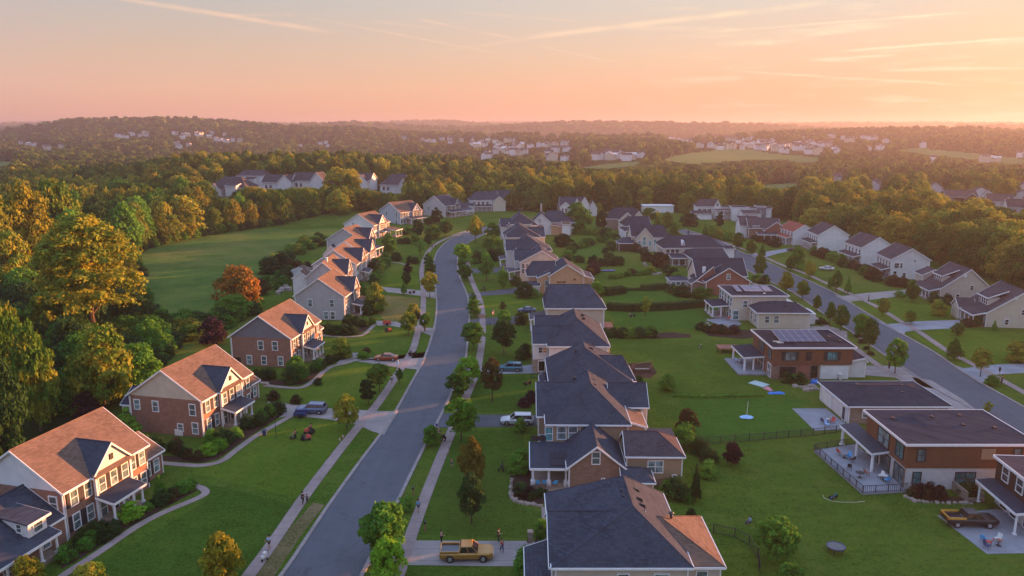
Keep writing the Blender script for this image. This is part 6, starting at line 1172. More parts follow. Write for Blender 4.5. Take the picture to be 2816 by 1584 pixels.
# ---------------------------------------------------------------- vehicles
TYRE = plain('tyre_rubber', (.015, .015, .016), .85); RIM = plain('rim_metal', (.5, .5, .52), .3, .1, metal=.8); LAMPM = plain('headlamp', (.6, .6, .62), .2, .1); TAIL = plain('tail_lamp', (.4, .02, .02), .3, .1)
def vehicle(kind, name, label, cat, x, y, deg, body, L=4.7, W_=1.85, H=1.5, cab=None, second=None):
    """front towards +x; deg turns it on the ground"""
    t = thing(name, label, cat, (x, y, .05), R(deg)); hw = W_ / 2; wr = .34 if kind != 'pickup' else .4; g = .28 if kind != 'pickup' else .42
    # lower body: rings along x
    if kind == 'sedan': st = [(-.5, .62, .5, .82), (-.47, .9, .42, .95), (-.3, 1, .22, 1.0), (0, 1, .2, .97), (.25, 1, .2, .93), (.42, .95, .24, .8), (.5, .7, .36, .62)]; cabs = cab or [(-.36, 1.0), (-.18, 1.42), (.08, 1.42), (.24, .96)]
    elif kind == 'suv': st = [(-.5, .85, .45, 1.05), (-.48, .96, .3, 1.12), (-.3, 1, .24, 1.12), (0, 1, .24, 1.1), (.22, 1, .24, 1.06), (.43, .96, .28, .96), (.5, .75, .42, .8)]; cabs = cab or [(-.485, 1.12), (-.42, 1.68), (.06, 1.72), (.22, 1.08)]
    else: st = [(-.5, .97, .55, 1.12), (-.49, 1, .45, 1.15), (-.3, 1, .4, 1.15), (-.1, 1, .4, 1.15), (.2, 1, .4, 1.15), (.44, .98, .42, 1.12), (.5, .82, .5, .95)]; cabs = cab or [(-.14, 1.15), (-.1, 1.82), (.1, 1.84), (.22, 1.15)]
    mb = MB(); n = len(st)
    for a, wf, zb, zt in st:
        w_ = hw * wf; X = a * L; mb.v += [(X, -w_ * .94, zb), (X, -w_, zb + (zt - zb) * .35), (X, -w_, zb + (zt - zb) * .75), (X, -w_ * .88, zt), (X, w_ * .88, zt), (X, w_, zb + (zt - zb) * .75), (X, w_, zb + (zt - zb) * .35), (X, w_ * .94, zb)]
    for i in range(n - 1):
        for j in range(8): k = (j + 1) % 8; mb.f.append((i * 8 + j, i * 8 + k, i * 8 + 8 + k, i * 8 + 8 + j)); mb.m.append(0)
    mb.f.append(tuple(range(8))); mb.f.append(tuple(reversed(range(n * 8 - 8, n * 8)))); mb.m += [0, 0]
    b = mb.build('body', [body, second or body], t, smooth=False)
    bv = b.modifiers.new('bevel', 'BEVEL'); bv.width = .05; bv.segments = 2; bv.limit_method = 'ANGLE'
    (x0, z0), (x1, z1), (x2, z2), (x3, z3) = cabs; wt = hw * .74; wb = hw * .9
    c = MB(); c.hexa([(x0 * L, -wb, z0 - .05), (x3 * L, -wb, z3 - .05), (x3 * L, wb, z3 - .05), (x0 * L, wb, z0 - .05)], [(x1 * L, -wt, z1 - .05), (x2 * L, -wt, z2 - .05), (x2 * L, wt, z2 - .05), (x1 * L, wt, z1 - .05)])
    c.build('window', GDARK, t)
    rf = MB(); rf.hexa([(x1 * L - .06, -wt - .02, z1 - .07), (x2 * L + .06, -wt - .02, z2 - .07), (x2 * L + .06, wt + .02, z2 - .07), (x1 * L - .06, wt + .02, z1 - .07)], [(x1 * L, -wt + .06, z1), (x2 * L, -wt + .06, z2), (x2 * L, wt - .06, z2), (x1 * L, wt - .06, z1)])
    for sy in (-1, 1):
        for (a0, b0_), (a1, b1_) in (((x0, z0), (x1, z1)), ((x3, z3), (x2, z2)), (((x0 + x3) / 2, (z0 + z3) / 2), ((x1 + x2) / 2, (z1 + z2) / 2))): rf.tube((a0 * L, sy * wb * 1.005, b0_ - .04), (a1 * L, sy * wt * 1.01, b1_ - .05), .045, .04, 5)
        if kind == 'suv': rf.tube((x1 * L, sy * wt * .9, z1 + .05), (x2 * L, sy * wt * .9, z2 + .05), .025, .025, 5)
    rf.build('roof', body, t)
    if kind == 'pickup':
        m = MB(); X0, X1 = -.485 * L, -.15 * L
        m.box(X0, X1, -hw * .82, hw * .82, 1.1, 1.16); m.build('cargo_bed', GDARK, t)
        m = MB(); 
        for sy in (-1, 1): m.box(X0, X1, sy * hw * .93 - .06, sy * hw * .93 + .06, 1.1, 1.34)
        m.box(X0 - .05, X0 + .05, -hw * .93, hw * .93, 1.0, 1.34); m.build('bed_side', second or body, t)
    for sx in (-.31, .31):
        for sy in (-1, 1):
            w_ = MB().tube((sx * L, sy * (hw - .2), wr), (sx * L, sy * (hw + .03), wr), wr, wr, 18).build('wheel', TYRE, t)
            MB().tube((sx * L, sy * (hw + .02), wr), (sx * L, sy * (hw + .05), wr), wr * .62, wr * .55, 12).build('rim', RIM, w_)
            arch = MB(); 
            for k in range(7):
                a0, a1 = math.pi * k / 7, math.pi * (k + 1) / 7; q_ = wr * 1.22
                arch.tube((sx * L + q_ * math.cos(a0), sy * (hw + .0), wr + q_ * math.sin(a0)), (sx * L + q_ * math.cos(a1), sy * (hw + .0), wr + q_ * math.sin(a1)), .045, .045, 5)
            arch.build('wheel_arch', DKMET if kind != 'sedan' else body, t)
    zf, zr = st[-1][3] - .14, st[0][3] - .16
    for sy in (-1, 1):
        MB().box(L * .5 - .12, L * .5 + .015, sy * hw * .58 - .18, sy * hw * .58 + .18, zf - .08, zf + .08).build('headlight', LAMPM, t)
        MB().box(-L * .5 - .015, -L * .5 + .14, sy * hw * .72 - .12, sy * hw * .72 + .12, zr - .12, zr + .1).build('tail_light', TAIL, t)
        MB().box(x3 * L - .45, x3 * L - .25, sy * (wb + .02) - .09, sy * (wb + .16), z3 + .0, z3 + .15).build('mirror', body, t)
    MB().box(-L * .505, -L * .48, -hw * .85, hw * .85, g + .05, g + .25).box(L * .48, L * .507, -hw * .8, hw * .8, g + .03, g + .22).build('bumper', DKMET if kind != 'pickup' else RIM, t)
    return t
def vpx(kind, name, label, cat, k, px, py, deg, *a, **kw): p = P(*S(k, px, py)); return vehicle(kind, name, label, cat, p.x, p.y, deg, *a, **kw)
GOLD = paint('gold_paint', (.42, .22, .05), .4); SILV = paint('silver_blue_paint', (.12, .17, .28), .5); COPPER = paint('copper_paint', (.34, .07, .018), .4); WSILV = paint('white_silver_paint', (.6, .6, .64), .3); TEALP = paint('teal_paint', (.06, .2, .26), .5); BLACKP = paint('black_paint', (.018, .012, .012), .3); YELP = paint('yellow_flame_paint', (.7, .33, .04), .2)
vpx('pickup', 'pickup_truck', 'gold four-door pickup truck parked on the bottom driveway', 'pickup truck', 'Z3', 178, 1345, 1, GOLD, L=5.9, W_=2.1)
vpx('suv', 'parked_car', 'silver blue SUV on the pale driveway between the brick houses', 'car', 'Z2', 545, 497, 176, SILV, L=5.0, W_=2.0)
vpx('sedan', 'parked_car', 'copper orange sedan parked across the driveway end by the sidewalk', 'car', 'T3', 1313, 1415, 178, COPPER, L=4.9)
vpx('suv', 'parked_car', 'white and silver car on the dark driveway in the centre', 'car', 'Z3', 470, 562, 180, WSILV, L=5.3, W_=1.95)
vpx('suv', 'parked_car', 'teal SUV on the driveway higher up behind the brown tree', 'car', 'Z3', 430, 253, 174, TEALP, L=4.9, W_=1.9)
vpx('pickup', 'pickup_truck', 'black pickup truck with yellow flames on its tail at right', 'pickup truck', 'M', 1195, 1150, -3, BLACKP, L=6.0, W_=2.1, second=YELP)
vpx('sedan', 'parked_car', 'light silver car half hidden by shrubs beside the third house across', 'car', 'Q', 570, 880, 150, WSILV)
vpx('sedan', 'parked_car', 'dark car at the head of the driveway of the fifth house across', 'car', 'Q', 235, 690, 160, BLACKP)
vpx('sedan', 'parked_car', 'dark blue car peeking out left of the beige hip-roofed house porch', 'car', 'B', 315, 505, 175, paint('dark_blue_paint', (.06, .1, .2), .4))
vpx('sedan', 'parked_car', 'blue grey car cut by the right edge beyond the brown modern house', 'car', 'M', 1510, 712, -35, SILV)
# ---------------------------------------------------------------- people
SKIN = plain('skin', (.42, .25, .18), .6, .1); HAIR = plain('dark_hair', (.02, .015, .012), .8)
def cloth(n, c): return plain(n, c, .85, .15, 6)
def skin_mesh(verts, edges, root=0, sub=1):
    me = bpy.data.meshes.new('figure_mesh'); me.from_pydata([v[0] for v in verts], edges, []); o = bpy.data.objects.new('figure', me); COL.objects.link(o)
    md = o.modifiers.new('s', 'SKIN'); 
    for i, v in enumerate(verts): me.skin_vertices[0].data[i].radius = (v[1], v[1] if len(v) < 3 else v[2]); me.skin_vertices[0].data[i].use_root = i == root
    if sub: o.modifiers.new('u', 'SUBSURF').levels = sub
    bpy.context.view_layer.update(); dg = bpy.context.evaluated_depsgraph_get(); out = bpy.data.meshes.new_from_object(o.evaluated_get(dg)); bpy.data.objects.remove(o); bpy.data.meshes.remove(me)
    out.polygons.foreach_set('use_smooth', [True] * len(out.polygons)); return out
def pose(kind):
    """joint positions of a 1.75 m figure facing +x"""
    J = dict(pel=(0, 0, .95), chest=(0, 0, 1.25), sh=(0, 0, 1.42), neck=(0, 0, 1.5), head=(.02, 0, 1.63), top=(.01, 0, 1.73))
    if kind == 'walk': J.update(hipL=(0, .1, .9), kneeL=(.17, .1, .5), footL=(.12, .1, .08), toeL=(.28, .1, .05), hipR=(0, -.1, .9), kneeR=(-.02, -.1, .5), footR=(-.28, -.1, .12), toeR=(-.14, -.1, .03),
                              elL=(-.12, .25, 1.14), haL=(.02, .27, .92), elR=(.08, -.25, 1.14), haR=(.28, -.24, 1.0))
    elif kind == 'push': J.update(hipL=(0, .1, .9), kneeL=(.14, .1, .5), footL=(.1, .1, .08), toeL=(.26, .1, .05), hipR=(0, -.1, .9), kneeR=(-.04, -.1, .5), footR=(-.26, -.1, .11), toeR=(-.13, -.1, .03),
                                elL=(.08, .24, 1.16), haL=(.36, .2, 1.08), elR=(.08, -.24, 1.16), haR=(.36, -.2, 1.08))
    elif kind == 'sit': J.update(pel=(0, 0, .5), chest=(-.04, 0, .8), sh=(-.05, 0, .98), neck=(-.04, 0, 1.06), head=(-.01, 0, 1.19), top=(-.02, 0, 1.29), hipL=(.02, .1, .47), kneeL=(.45, .12, .5), footL=(.5, .12, .08), toeL=(.66, .12, .04), hipR=(.02, -.1, .47), kneeR=(.45, -.12, .5), footR=(.5, -.12, .08), toeR=(.66, -.12, .04),
                               elL=(.06, .26, .76), haL=(.32, .2, .66), elR=(.06, -.26, .76), haR=(.32, -.2, .66))
    else: J.update(hipL=(0, .1, .9), kneeL=(.03, .12, .5), footL=(0, .13, .08), toeL=(.17, .15, .04), hipR=(0, -.1, .9), kneeR=(.01, -.12, .5), footR=(-.02, -.13, .08), toeR=(.15, -.15, .04),
                   elL=(-.02, .27, 1.14), haL=(.05, .28, .9), elR=(.1, -.26, 1.16), haR=(.3, -.2, 1.12))
    return J
FIG = {}
def figure(kind, short):
    if (kind, short) in FIG: return FIG[kind, short]
    J = pose(kind); V = []; E_ = []; ix = {}
    def v(n, p, r_, r2=None): ix[n] = len(V); V.append((p, r_) if r2 is None else (p, r_, r2)); return ix[n]
    def e(a, b): E_.append((ix[a], ix[b]))
    v('pel', J['pel'], .13, .16); v('chest', J['chest'], .12, .16); v('sh', J['sh'], .1, .12); v('neck', J['neck'], .055); v('head', J['head'], .095, .085); v('top', J['top'], .05)
    hx = Vector(J['head']); v('nose', tuple(hx + Vector((.1, 0, -.01))), .018)
    for a, b in (('pel', 'chest'), ('chest', 'sh'), ('sh', 'neck'), ('neck', 'head'), ('head', 'top'), ('head', 'nose')): e(a, b)
    for s_ in 'LR':
        y = 1 if s_ == 'L' else -1; shp = Vector(J['sh']) + Vector((0, .17 * y, -.02)); v('sp' + s_, tuple(shp), .055); v('el' + s_, J['el' + s_], .042); h_ = Vector(J['ha' + s_]); el_ = Vector(J['el' + s_]); d = (h_ - el_).normalized()
        v('ha' + s_, tuple(h_), .027); v('pa' + s_, tuple(h_ + d * .08), .034, .02); e('sh', 'sp' + s_); e('sp' + s_, 'el' + s_); e('el' + s_, 'ha' + s_); e('ha' + s_, 'pa' + s_)
        sd = d.cross(Vector((0, 1, 0))).normalized()
        for k, (o_, l_) in enumerate(((-.03, .065), (-.01, .078), (.01, .072), (.03, .055))): v(f'f{s_}{k}', tuple(h_ + d * (.1 + l_) + sd * o_ + Vector((0, -.02 * y, 0))), .009); e('pa' + s_, f'f{s_}{k}')
        v('th' + s_, tuple(h_ + d * .07 + sd * -.06), .011); e('ha' + s_, 'th' + s_)
        v('hip' + s_, J['hip' + s_], .095); v('kn' + s_, J['knee' + s_], .062); v('ft' + s_, J['foot' + s_], .045); v('to' + s_, J['toe' + s_], .035); e('pel', 'hip' + s_); e('hip' + s_, 'kn' + s_); e('kn' + s_, 'ft' + s_); e('ft' + s_, 'to' + s_)
    body = skin_mesh(V, E_)
    def mid(a, b, t): return tuple(Vector(a).lerp(Vector(b), t))
    shirt = skin_mesh([(J['pel'], .15, .18), (J['chest'], .14, .18), (J['sh'], .115, .135)] + [q_ for y, s_ in ((1, 'L'), (-1, 'R')) for q_ in ((tuple(Vector(J['sh']) + Vector((0, .17 * y, -.02))), .07), (mid(tuple(Vector(J['sh']) + Vector((0, .17 * y, -.02))), J['el' + s_], .75), .06))], [(0, 1), (1, 2), (2, 3), (3, 4), (2, 5), (5, 6)])
    t_ = .85 if short else 1.0; lv = [(J['pel'], .145, .17)]; le = []
    for s_ in 'LR':
        k = len(lv); lv += [(J['hip' + s_], .11), (mid(J['hip' + s_], J['knee' + s_], t_), .085)]; le += [(0, k), (k, k + 1)]
        if not short: lv.append((mid(J['knee' + s_], J['foot' + s_], .9), .065)); le.append((k + 1, k + 2))
    legs = skin_mesh(lv, le)
    hair = skin_mesh([(tuple(hx + Vector((-.03, 0, .03))), .1, .095), (tuple(hx + Vector((-.025, 0, .09))), .07), (tuple(hx + Vector((-.07, 0, -.05))), .05)], [(0, 1), (0, 2)])
    shoe = skin_mesh([(J['footL'], .055), (J['toeL'], .045)], [(0, 1)]); shoe2 = skin_mesh([(J['footR'], .055), (J['toeR'], .045)], [(0, 1)])
    FIG[kind, short] = (body, shirt, legs, hair, shoe, shoe2); return FIG[kind, short]
SHOE = cloth('shoe_cloth', (.05, .05, .06))
def person(label, p, deg, kind='walk', top=None, leg=None, short=True, s_=1.0, hair=None, z=.06):
    t = thing('person', label, 'person', (p.x, p.y, z), R(deg)); t.scale = (s_, s_, s_)
    for (nm, m), me in zip((('body', SKIN), ('shirt', top), ('shorts' if short else 'trousers', leg), ('hair', hair or HAIR), ('shoe', SHOE), ('shoe', SHOE)), figure(kind, short)):
        if not me.materials: me.materials.append(SKIN)
        o = link(nm, me, t); setmat(o, m)
    return t
cB, cK, cW, cR, cN, cP, cT = cloth('light_blue_cloth', (.3, .5, .75)), cloth('black_cloth', (.02, .02, .025)), cloth('white_cloth', (.6, .58, .56)), cloth('red_cloth', (.5, .08, .06)), cloth('navy_cloth', (.03, .05, .12)), cloth('pink_cloth', (.6, .25, .3)), cloth('bright_blue_cloth', (.06, .35, .65))
def pz(k, x, y): return P(*S(k, x, y))
person('person in a light blue top and black shorts walking a stroller at lower left sidewalk', pz('Z2', 298, 1292), -115, 'push', cB, cK)
person('person in black standing on the left sidewalk, left one of the pair', pz('Z2', 494, 1032), 70, 'walk', cK, cK, False)
person('shorter person in dark clothes, right one of the pair on the left sidewalk', pz('Z2', 520, 1028), 75, 'stand', cN, cK, False, .72)
person('person in a blue top and blue shorts walking along the right sidewalk', pz('Z2', 1167, 1078), 75, 'walk', cT, cN)
person('child in a red top on the right front lawn beside the orange tree', pz('Z2', 1360, 815), -30, 'walk', cR, cN, True, .82, z=0)
person('tiny child in pale clothes near the sidewalk, above the child in red', pz('Z2', 1342, 740), 30, 'stand', cW, cP, True, .6, z=0)
person('person in black on the grass edge behind the gold pickup', pz('Z3', 362, 1250), 10, 'stand', cK, cK, False, z=0)
person('person in a red and navy top walking right of the gold pickup', pz('Z3', 381, 1312), -60, 'walk', cR, cN, False, .95)
person('person in pale top by the tail of the gold pickup', pz('Z3', 30, 1262), 0, 'stand', cP, cK, False)
person('person pushing a dark stroller past the striped flag', pz('Z2', 1295, 668), 60, 'push', cR, cK, False)
person('person in white crouched posture by the sidewalk tree below the copper sedan', pz('Z2', 1012, 330), 80, 'walk', cW, cN, True)
person('person in pale clothes at the driveway right of the copper sedan', pz('Z2', 1047, 228), 100, 'stand', cW, cB, False, .9)
person('person on the sidewalk above the tree at the copper sedan lawn', pz('T3', 1697, 1130), 95, 'walk', cR, cK, False)
person('left one of the walkers on the sidewalk at the bend', pz('T3', 1770, 298), 60, 'walk', cK, cN, False)
person('right one of the walkers on the sidewalk at the bend', pz('T3', 1800, 296), 60, 'walk', cP, cK, False)
person('person in red on the lawn behind the small mower near the SUV', pz('Z2', 450, 655), 200, 'push', cR, cK, False, z=0)
person('person in dark red riding the tractor mower on the lawn near the SUV', pz('Z2', 540, 612), 160, 'sit', cR, cK, False, z=.25)
person('left one of two small children in pink on the lawn by the sidewalk', pz('Z2', 709, 670), 40, 'stand', cP, cW, True, .55, z=0)
person('right one of two small children, in white, on the lawn by the sidewalk', pz('Z2', 729, 656), 220, 'stand', cW, cP, True, .55, z=0)
person('dark figure standing by the near sidewalk of the right street', pz('M', 731, 242), 100, 'stand', cK, cK, False)
person('dark clothed figure on the far sidewalk at the right, beside a round shrub', pz('M', 1384, 335), 130, 'stand', cK, cK, False, 1.1)
person('person in navy on the far lawn corner beside the pale driveway', pz('Q', 985, 1195), 150, 'stand', cN, cK, False, 1.1, z=0)
person('person in blue sitting back on the big lawn at the right', pz('K', 1402, 1148), 180, 'sit', cT, cN, False, .95, z=-.1)
person('small person in white on the lawn before the long dark hedge', pz('T4', 1568, 1352), 0, 'stand', cW, cN, False, .8, z=0)
# ---------------------------------------------------------------- lawn and yard things
def wheel(mb_, c, r_, w_=.06, ax=(0, 1, 0)): a = Vector(ax) * w_; c = Vector(c); mb_.tube(c - a, c + a, r_, r_, 12); return mb_
def stroller(label, p, deg, col):
    t = thing('stroller', label, 'stroller', (p.x, p.y, .06), R(deg)); m = MB()
    for x, y in ((.3, 0), (-.25, .22), (-.25, -.22)): wheel(MB(), (x, y, .14), .14, .03).build('wheel', TYRE, t)
    m.tube((-.5, .2, 1.0), (.3, 0, .14), .02, .02, 6).tube((-.5, -.2, 1.0), (.3, 0, .14), .02, .02, 6).tube((-.5, -.2, 1.0), (-.5, .2, 1.0), .02, .02, 6).tube((-.25, .22, .14), (.0, .2, .55), .02, .02).tube((-.25, -.22, .14), (0, -.2, .55), .02, .02); m.build('frame', DKMET, t)
    MB().hexa([(-.25, -.2, .4), (.3, -.2, .35), (.3, .2, .35), (-.25, .2, .4)], [(-.35, -.22, .85), (.28, -.22, .55), (.28, .22, .55), (-.35, .22, .85)]).build('seat', col, t)
    MB().blob((-.15, 0, .85), (.3, .24, .2), n=10).build('hood', col, t)
stroller('white and black stroller on the left sidewalk before the person in light blue', pz('Z2', 268, 1362), -115, cW)
stroller('dark stroller pushed along the right sidewalk by the flag', pz('Z2', 1318, 662), 60, cK)
def flag(label, p, h=2.4, deg=20):
    t = thing('flag', label, 'flag', (p.x, p.y, 0), R(deg)); MB().tube((0, 0, 0), (.25, 0, h), .025, .02, 6).build('pole', RIM, t)
    s = MB(); n = 10
    for i in range(13):
        for j in range(n):
            a, b = j / n, (j + 1) / n; wv = lambda u: .08 * math.sin(u * 7); zt, zb = h - .05 - i * .075, h - .05 - (i + 1) * .075
            if i < 7 and b <= .45: mi = 2
            else: mi = i % 2
            f = lambda u, z: (.25 + u * 1.1 - .35 * u * u, wv(u), z - .55 * u * u)
            s.poly([f(a, zb), f(b, zb), f(b, zt), f(a, zt)], mi)
    s.build('cloth', [cloth('flag_red', (.5, .04, .05)), cloth('flag_white', (.65, .62, .6)), cloth('flag_blue', (.03, .05, .2))], t)
flag('red and white striped flag with blue corner by the small kerb tree', pz('Z2', 1262, 650), 2.7, -40)
flag('drooping striped flag on a pole beside the short pale driveway', pz('T3', 2365, 1085), 4.2, 60)
def mower(label, p, deg, ride):
    t = thing('lawn_mower', label, 'lawn mower', (p.x, p.y, .03), R(deg))
    k = 1.0 if ride else .55
    for x, y, r_ in ((.6, .4, .2), (.6, -.4, .2), (-.45, .42, .3 if ride else .18), (-.45, -.42, .3 if ride else .18)): wheel(MB(), (x * k, y * k, r_ * (k if not ride else 1)), r_ * (k if not ride else 1), .08).build('wheel', TYRE, t)
    MB().box(-.7 * k, .2 * k, -.5 * k, .5 * k, .18, .32).build('deck', DKMET, t)
    MB().hexa([(.1 * k, -.28 * k, .3), (.85 * k, -.25 * k, .3), (.85 * k, .25 * k, .3), (.1 * k, .28 * k, .3)], [(.15 * k, -.22 * k, .72 * k + .1), (.75 * k, -.2 * k, .6 * k + .1), (.75 * k, .2 * k, .6 * k + .1), (.15 * k, .22 * k, .72 * k + .1)]).build('engine_hood', cR if ride else BLACKP, t)
    if ride: MB().box(-.5, -.1, -.22, .22, .5, .6).box(-.55, -.47, -.22, .22, .6, .95).build('seat', cK, t); MB().tube((.1, 0, .7), (-.05, 0, .95), .02, .02).tube((-.1, -.15, .95), (-.1, .15, .95), .02, .02).build('steering_wheel', DKMET, t)
    else: MB().tube((-.3, -.2, .3), (-.9, -.2, 1.0), .02, .02).tube((-.3, .2, .3), (-.9, .2, 1.0), .02, .02).tube((-.9, -.2, 1.0), (-.9, .2, 1.0), .02, .02).build('handle', DKMET, t)
mower('ride-on tractor mower under the person in dark red near the SUV', pz('Z2', 532, 620), 160, True)
mower('second dark tractor mower on the lawn below the first', pz('Z2', 510, 655), 5, True)
mower('small push mower in front of the person in red', pz('Z2', 435, 650), 200, False)
mower('dark mower on the lawn beside the sidewalk driveway above the copper sedan', pz('T3', 1330, 1130), 30, True)
def kids_car(label, p, deg, col):
    t = thing('utility_trailer', label, 'trailer', (p.x, p.y, .05), R(deg)); MB().box(-1.0, 1.0, -.6, .6, .35, .5).box(-1.0, 1.0, -.62, -.56, .5, .9).box(-1, 1, .56, .62, .5, .9).box(-1.0, -.94, -.6, .6, .5, .9).build('box', col, t)
    for s_ in (-1, 1): wheel(MB(), (0, s_ * .68, .3), .3, .07).build('wheel', TYRE, t)
    MB().tube((1.0, 0, .4), (1.8, 0, .35), .04, .04).build('drawbar', DKMET, t)
kids_car('dark blue flat trailer lying beside the silver blue SUV', pz('Z2', 480, 522), 3, paint('navy_paint', (.03, .06, .2), .3))
kids_car('black covered trailer standing on the sidewalk behind the copper sedan', pz('Z2', 1133, 165), 80, BLACKP)
kids_car('dark cart with firewood at the pale driveway above the hedge row', pz('T3', 1320, 1065), 10, cR)
def mailbox(label, p, deg=0, mat=None):
    t = thing('mailbox', label, 'mailbox', (p.x, p.y, 0), R(deg)); MB().box(-.07, .07, -.07, .07, 0, 1.05).build('post', mat or DECKW, t); MB().box(-.12, .12, -.28, .28, 1.05, 1.25).tube((0, -.28, 1.25), (0, .28, 1.25), .12, .12, 10).build('box', DKMET, t)
mailbox('brown mailbox post on the grass right of the bottom sidewalk', pz('Z2', 1206, 1188)); mailbox('mailbox on the kerb strip at the green sapling', pz('Z2', 1137, 985)); mailbox('mailbox by the near sidewalk of the right street', pz('T7', 1665, 745)); mailbox('mailbox at the far driveway mouth across the right street', pz('Q', 655, 1110))
t = thing('trampoline', 'small round dark trampoline on the lawn at the bottom right', 'trampoline', tuple(pz('M', 418, 1312)), 0)
m = MB()
for i in range(20):
    a, b = 2 * math.pi * i / 20, 2 * math.pi * (i + 1) / 20; m.tube((math.cos(a), math.sin(a) * .95, .8), (math.cos(b), math.sin(b) * .95, .8), .07, .07, 6)
m.build('frame_pad', paint('navy_pad', (.03, .04, .12), 0, .6), t); MB().tube((0, 0, .79), (0, 0, .81), .92, .92, 24).build('mat', GDARK, t)
for i in range(6): a = math.pi / 3 * i; MB().tube((math.cos(a) * .95, math.sin(a) * .9, .8), (math.cos(a) * .9, math.sin(a) * .85, 0), .03, .03, 6).build('leg', DKMET, t)
def chair(label, p, deg, col, z=.3, group=None):
    t = thing('patio_chair', label, 'chair', (p[0], p[1], z), R(deg), group); MB().box(-.27, .27, -.27, .27, .4, .47).build('seat', col, t); MB().hexa([(-.3, -.27, .45), (-.24, -.27, .45), (-.24, .27, .45), (-.3, .27, .45)], [(-.44, -.27, 1.0), (-.39, -.27, 1.0), (-.39, .27, 1.0), (-.44, .27, 1.0)]).build('backrest', col, t)
    for x in (-.24, .24):
        for y in (-.24, .24): MB().tube((x, y, 0), (x, y, .42), .02, .02, 5).build('leg', DKMET, t)
def table(label, p, r_=.5, z=.3, col=None):
    t = thing('patio_table', label, 'table', (p[0], p[1], z)); MB().tube((0, 0, .7), (0, 0, .74), r_, r_, 18).build('table_top', col or PATIO, t); MB().tube((0, 0, .02), (0, 0, .7), .05, .04, 8).tube((0, 0, 0), (0, 0, .03), .28, .28, 12).build('pedestal', DKMET, t)
def on(k, x, y, z): p = P(*S(k, x, y), z); return (p.x, p.y)
for i, (x, y, d, c, l) in enumerate(((440, 742, 20, cR, 'orange red patio chair at the far end of the railed terrace'), (490, 765, 200, cT, 'blue patio chair next to the orange red one on the terrace'), (515, 785, 120, cK, 'dark patio chair right of the blue one on the terrace'), (500, 828, 60, cK, 'black lounge chair in the middle of the terrace'), (600, 862, 10, DECKW, 'brown wooden chair lying near the terrace door'), (680, 880, 200, cW, 'white patio chair at the near end of the terrace'), (715, 905, 100, cT, 'pale blue chair beside the white one on the terrace'))): chair(l, on('M', x, y, .3), d, c)
table('round table among the coloured chairs of the terrace', on('M', 470, 760, .3)); table('dark low table in the middle of the terrace', on('M', 560, 875, .3), .6, col=DKMET); table('white round table at the near terrace corner', on('M', 700, 890, .3), .45, col=cW)
for i, (k, x, y, d, c, l) in enumerate((('M', 345, 560, 30, cN, 'navy patio chair on the tan garage patio'), ('M', 375, 548, 130, cW, 'white patio chair on the tan garage patio'), ('M', 400, 560, 220, cR, 'red patio chair on the tan garage patio'), ('M', 370, 578, 300, cB, 'light blue patio chair on the tan garage patio'),
        ('M', 1280, 1250, 30, cT, 'blue patio chair on the slab before the black pickup'), ('M', 1310, 1268, 140, cR, 'red patio chair on the slab before the black pickup'), ('M', 1360, 1250, 200, cW, 'white patio chair at the right of the slab group'), ('M', 1300, 1290, 300, cN, 'navy patio chair nearest the camera on the slab'))): chair(l, on(k, x, y, .06), d, c, .06)
table('small table within the chairs of the tan garage patio', on('M', 372, 562, .06), .35, .06); table('small table with stand at the right of the slab group', on('M', 1368, 1272, .06), .35, .06, DECKW)
for i, (x, y, d, c, l) in enumerate(((590, 925, 90, cT, 'left blue chair on the solar porch of the tan house'), (630, 922, 80, cT, 'middle blue chair on the solar porch of the tan house'), (690, 925, 110, cT, 'right blue chair on the solar porch of the tan house'))): chair(l, on('Z3', x, y, .7), d, c, .7)
for x, y, d, c, l in ((170, 745, 30, cB, 'pale blue chair at the outer edge of the solar array house deck'), (215, 760, 120, cW, 'white chair on the solar array house deck'), (280, 790, 200, cN, 'navy chair on the solar array house deck'), (300, 850, 90, cT, 'teal chair beside the deck column of the solar array house')): chair(l, on('H', x, y, .35), d, c, .35)
for x, y, d, c, l in ((1010, 1240, 40, cW, 'white chair before the porch of the cream solar house'), (1130, 1260, 130, cP, 'pink chair on the porch of the cream solar house'), (1300, 1290, 200, cR, 'red lounge seat on the porch of the cream solar house'), (960, 1330, 60, cW, 'pale chair on the stones before the cream solar house')): chair(l, on('G', x, y, .3), d, c, .3)
# concrete pads
struct(sheet('patio', L3([(2178, 1124), (2241, 1185), (2331, 1180), (2331, 1170), (2272, 1124)]), .06, .1, PATIO))
struct(sheet('patio', L3([(2578, 1419), (2714, 1524), (2900, 1520), (2900, 1440), (2740, 1400)]), .055, .1, PATIO))
struct(sheet('patio', L3([(1940, 880), (2010, 905), (2040, 890), (2010, 872)]), .06, .1, PATIO))
# tarpaulins, kayak, poles
def drape(name, label, cat, p, rx, ry, h, col, deg=0, z=0.02, seed=1):
    rg_ = random.Random(seed); m = MB(); n, k = 9, 6
    for i in range(n + 1):
        for j in range(k + 1):
            u, v = i / n, j / k; e = min(u, 1 - u, v, 1 - v) * 4; m.v.append(((u - .5) * 2 * rx, (v - .5) * 2 * ry, min(1, e) * h * rg_.uniform(.35, 1)))
    for i in range(n):
        for j in range(k): a = i * (k + 1) + j; m.f.append((a, a + k + 1, a + k + 2, a + 1)); m.m.append(0)
    o = m.build(name, col, None, (p.x, p.y, z), R(deg), smooth=True); so_ = o.modifiers.new('thick', 'SOLIDIFY'); so_.thickness = .03; return tag(o, label, cat)
BT = cloth('blue_tarpaulin', (.05, .2, .6)); drape('tarpaulin', 'bright blue tarpaulin on the ground at the corner of the solar array house', 'tarpaulin', pz('H', 870, 1300), 1.5, .5, .35, BT, 0)
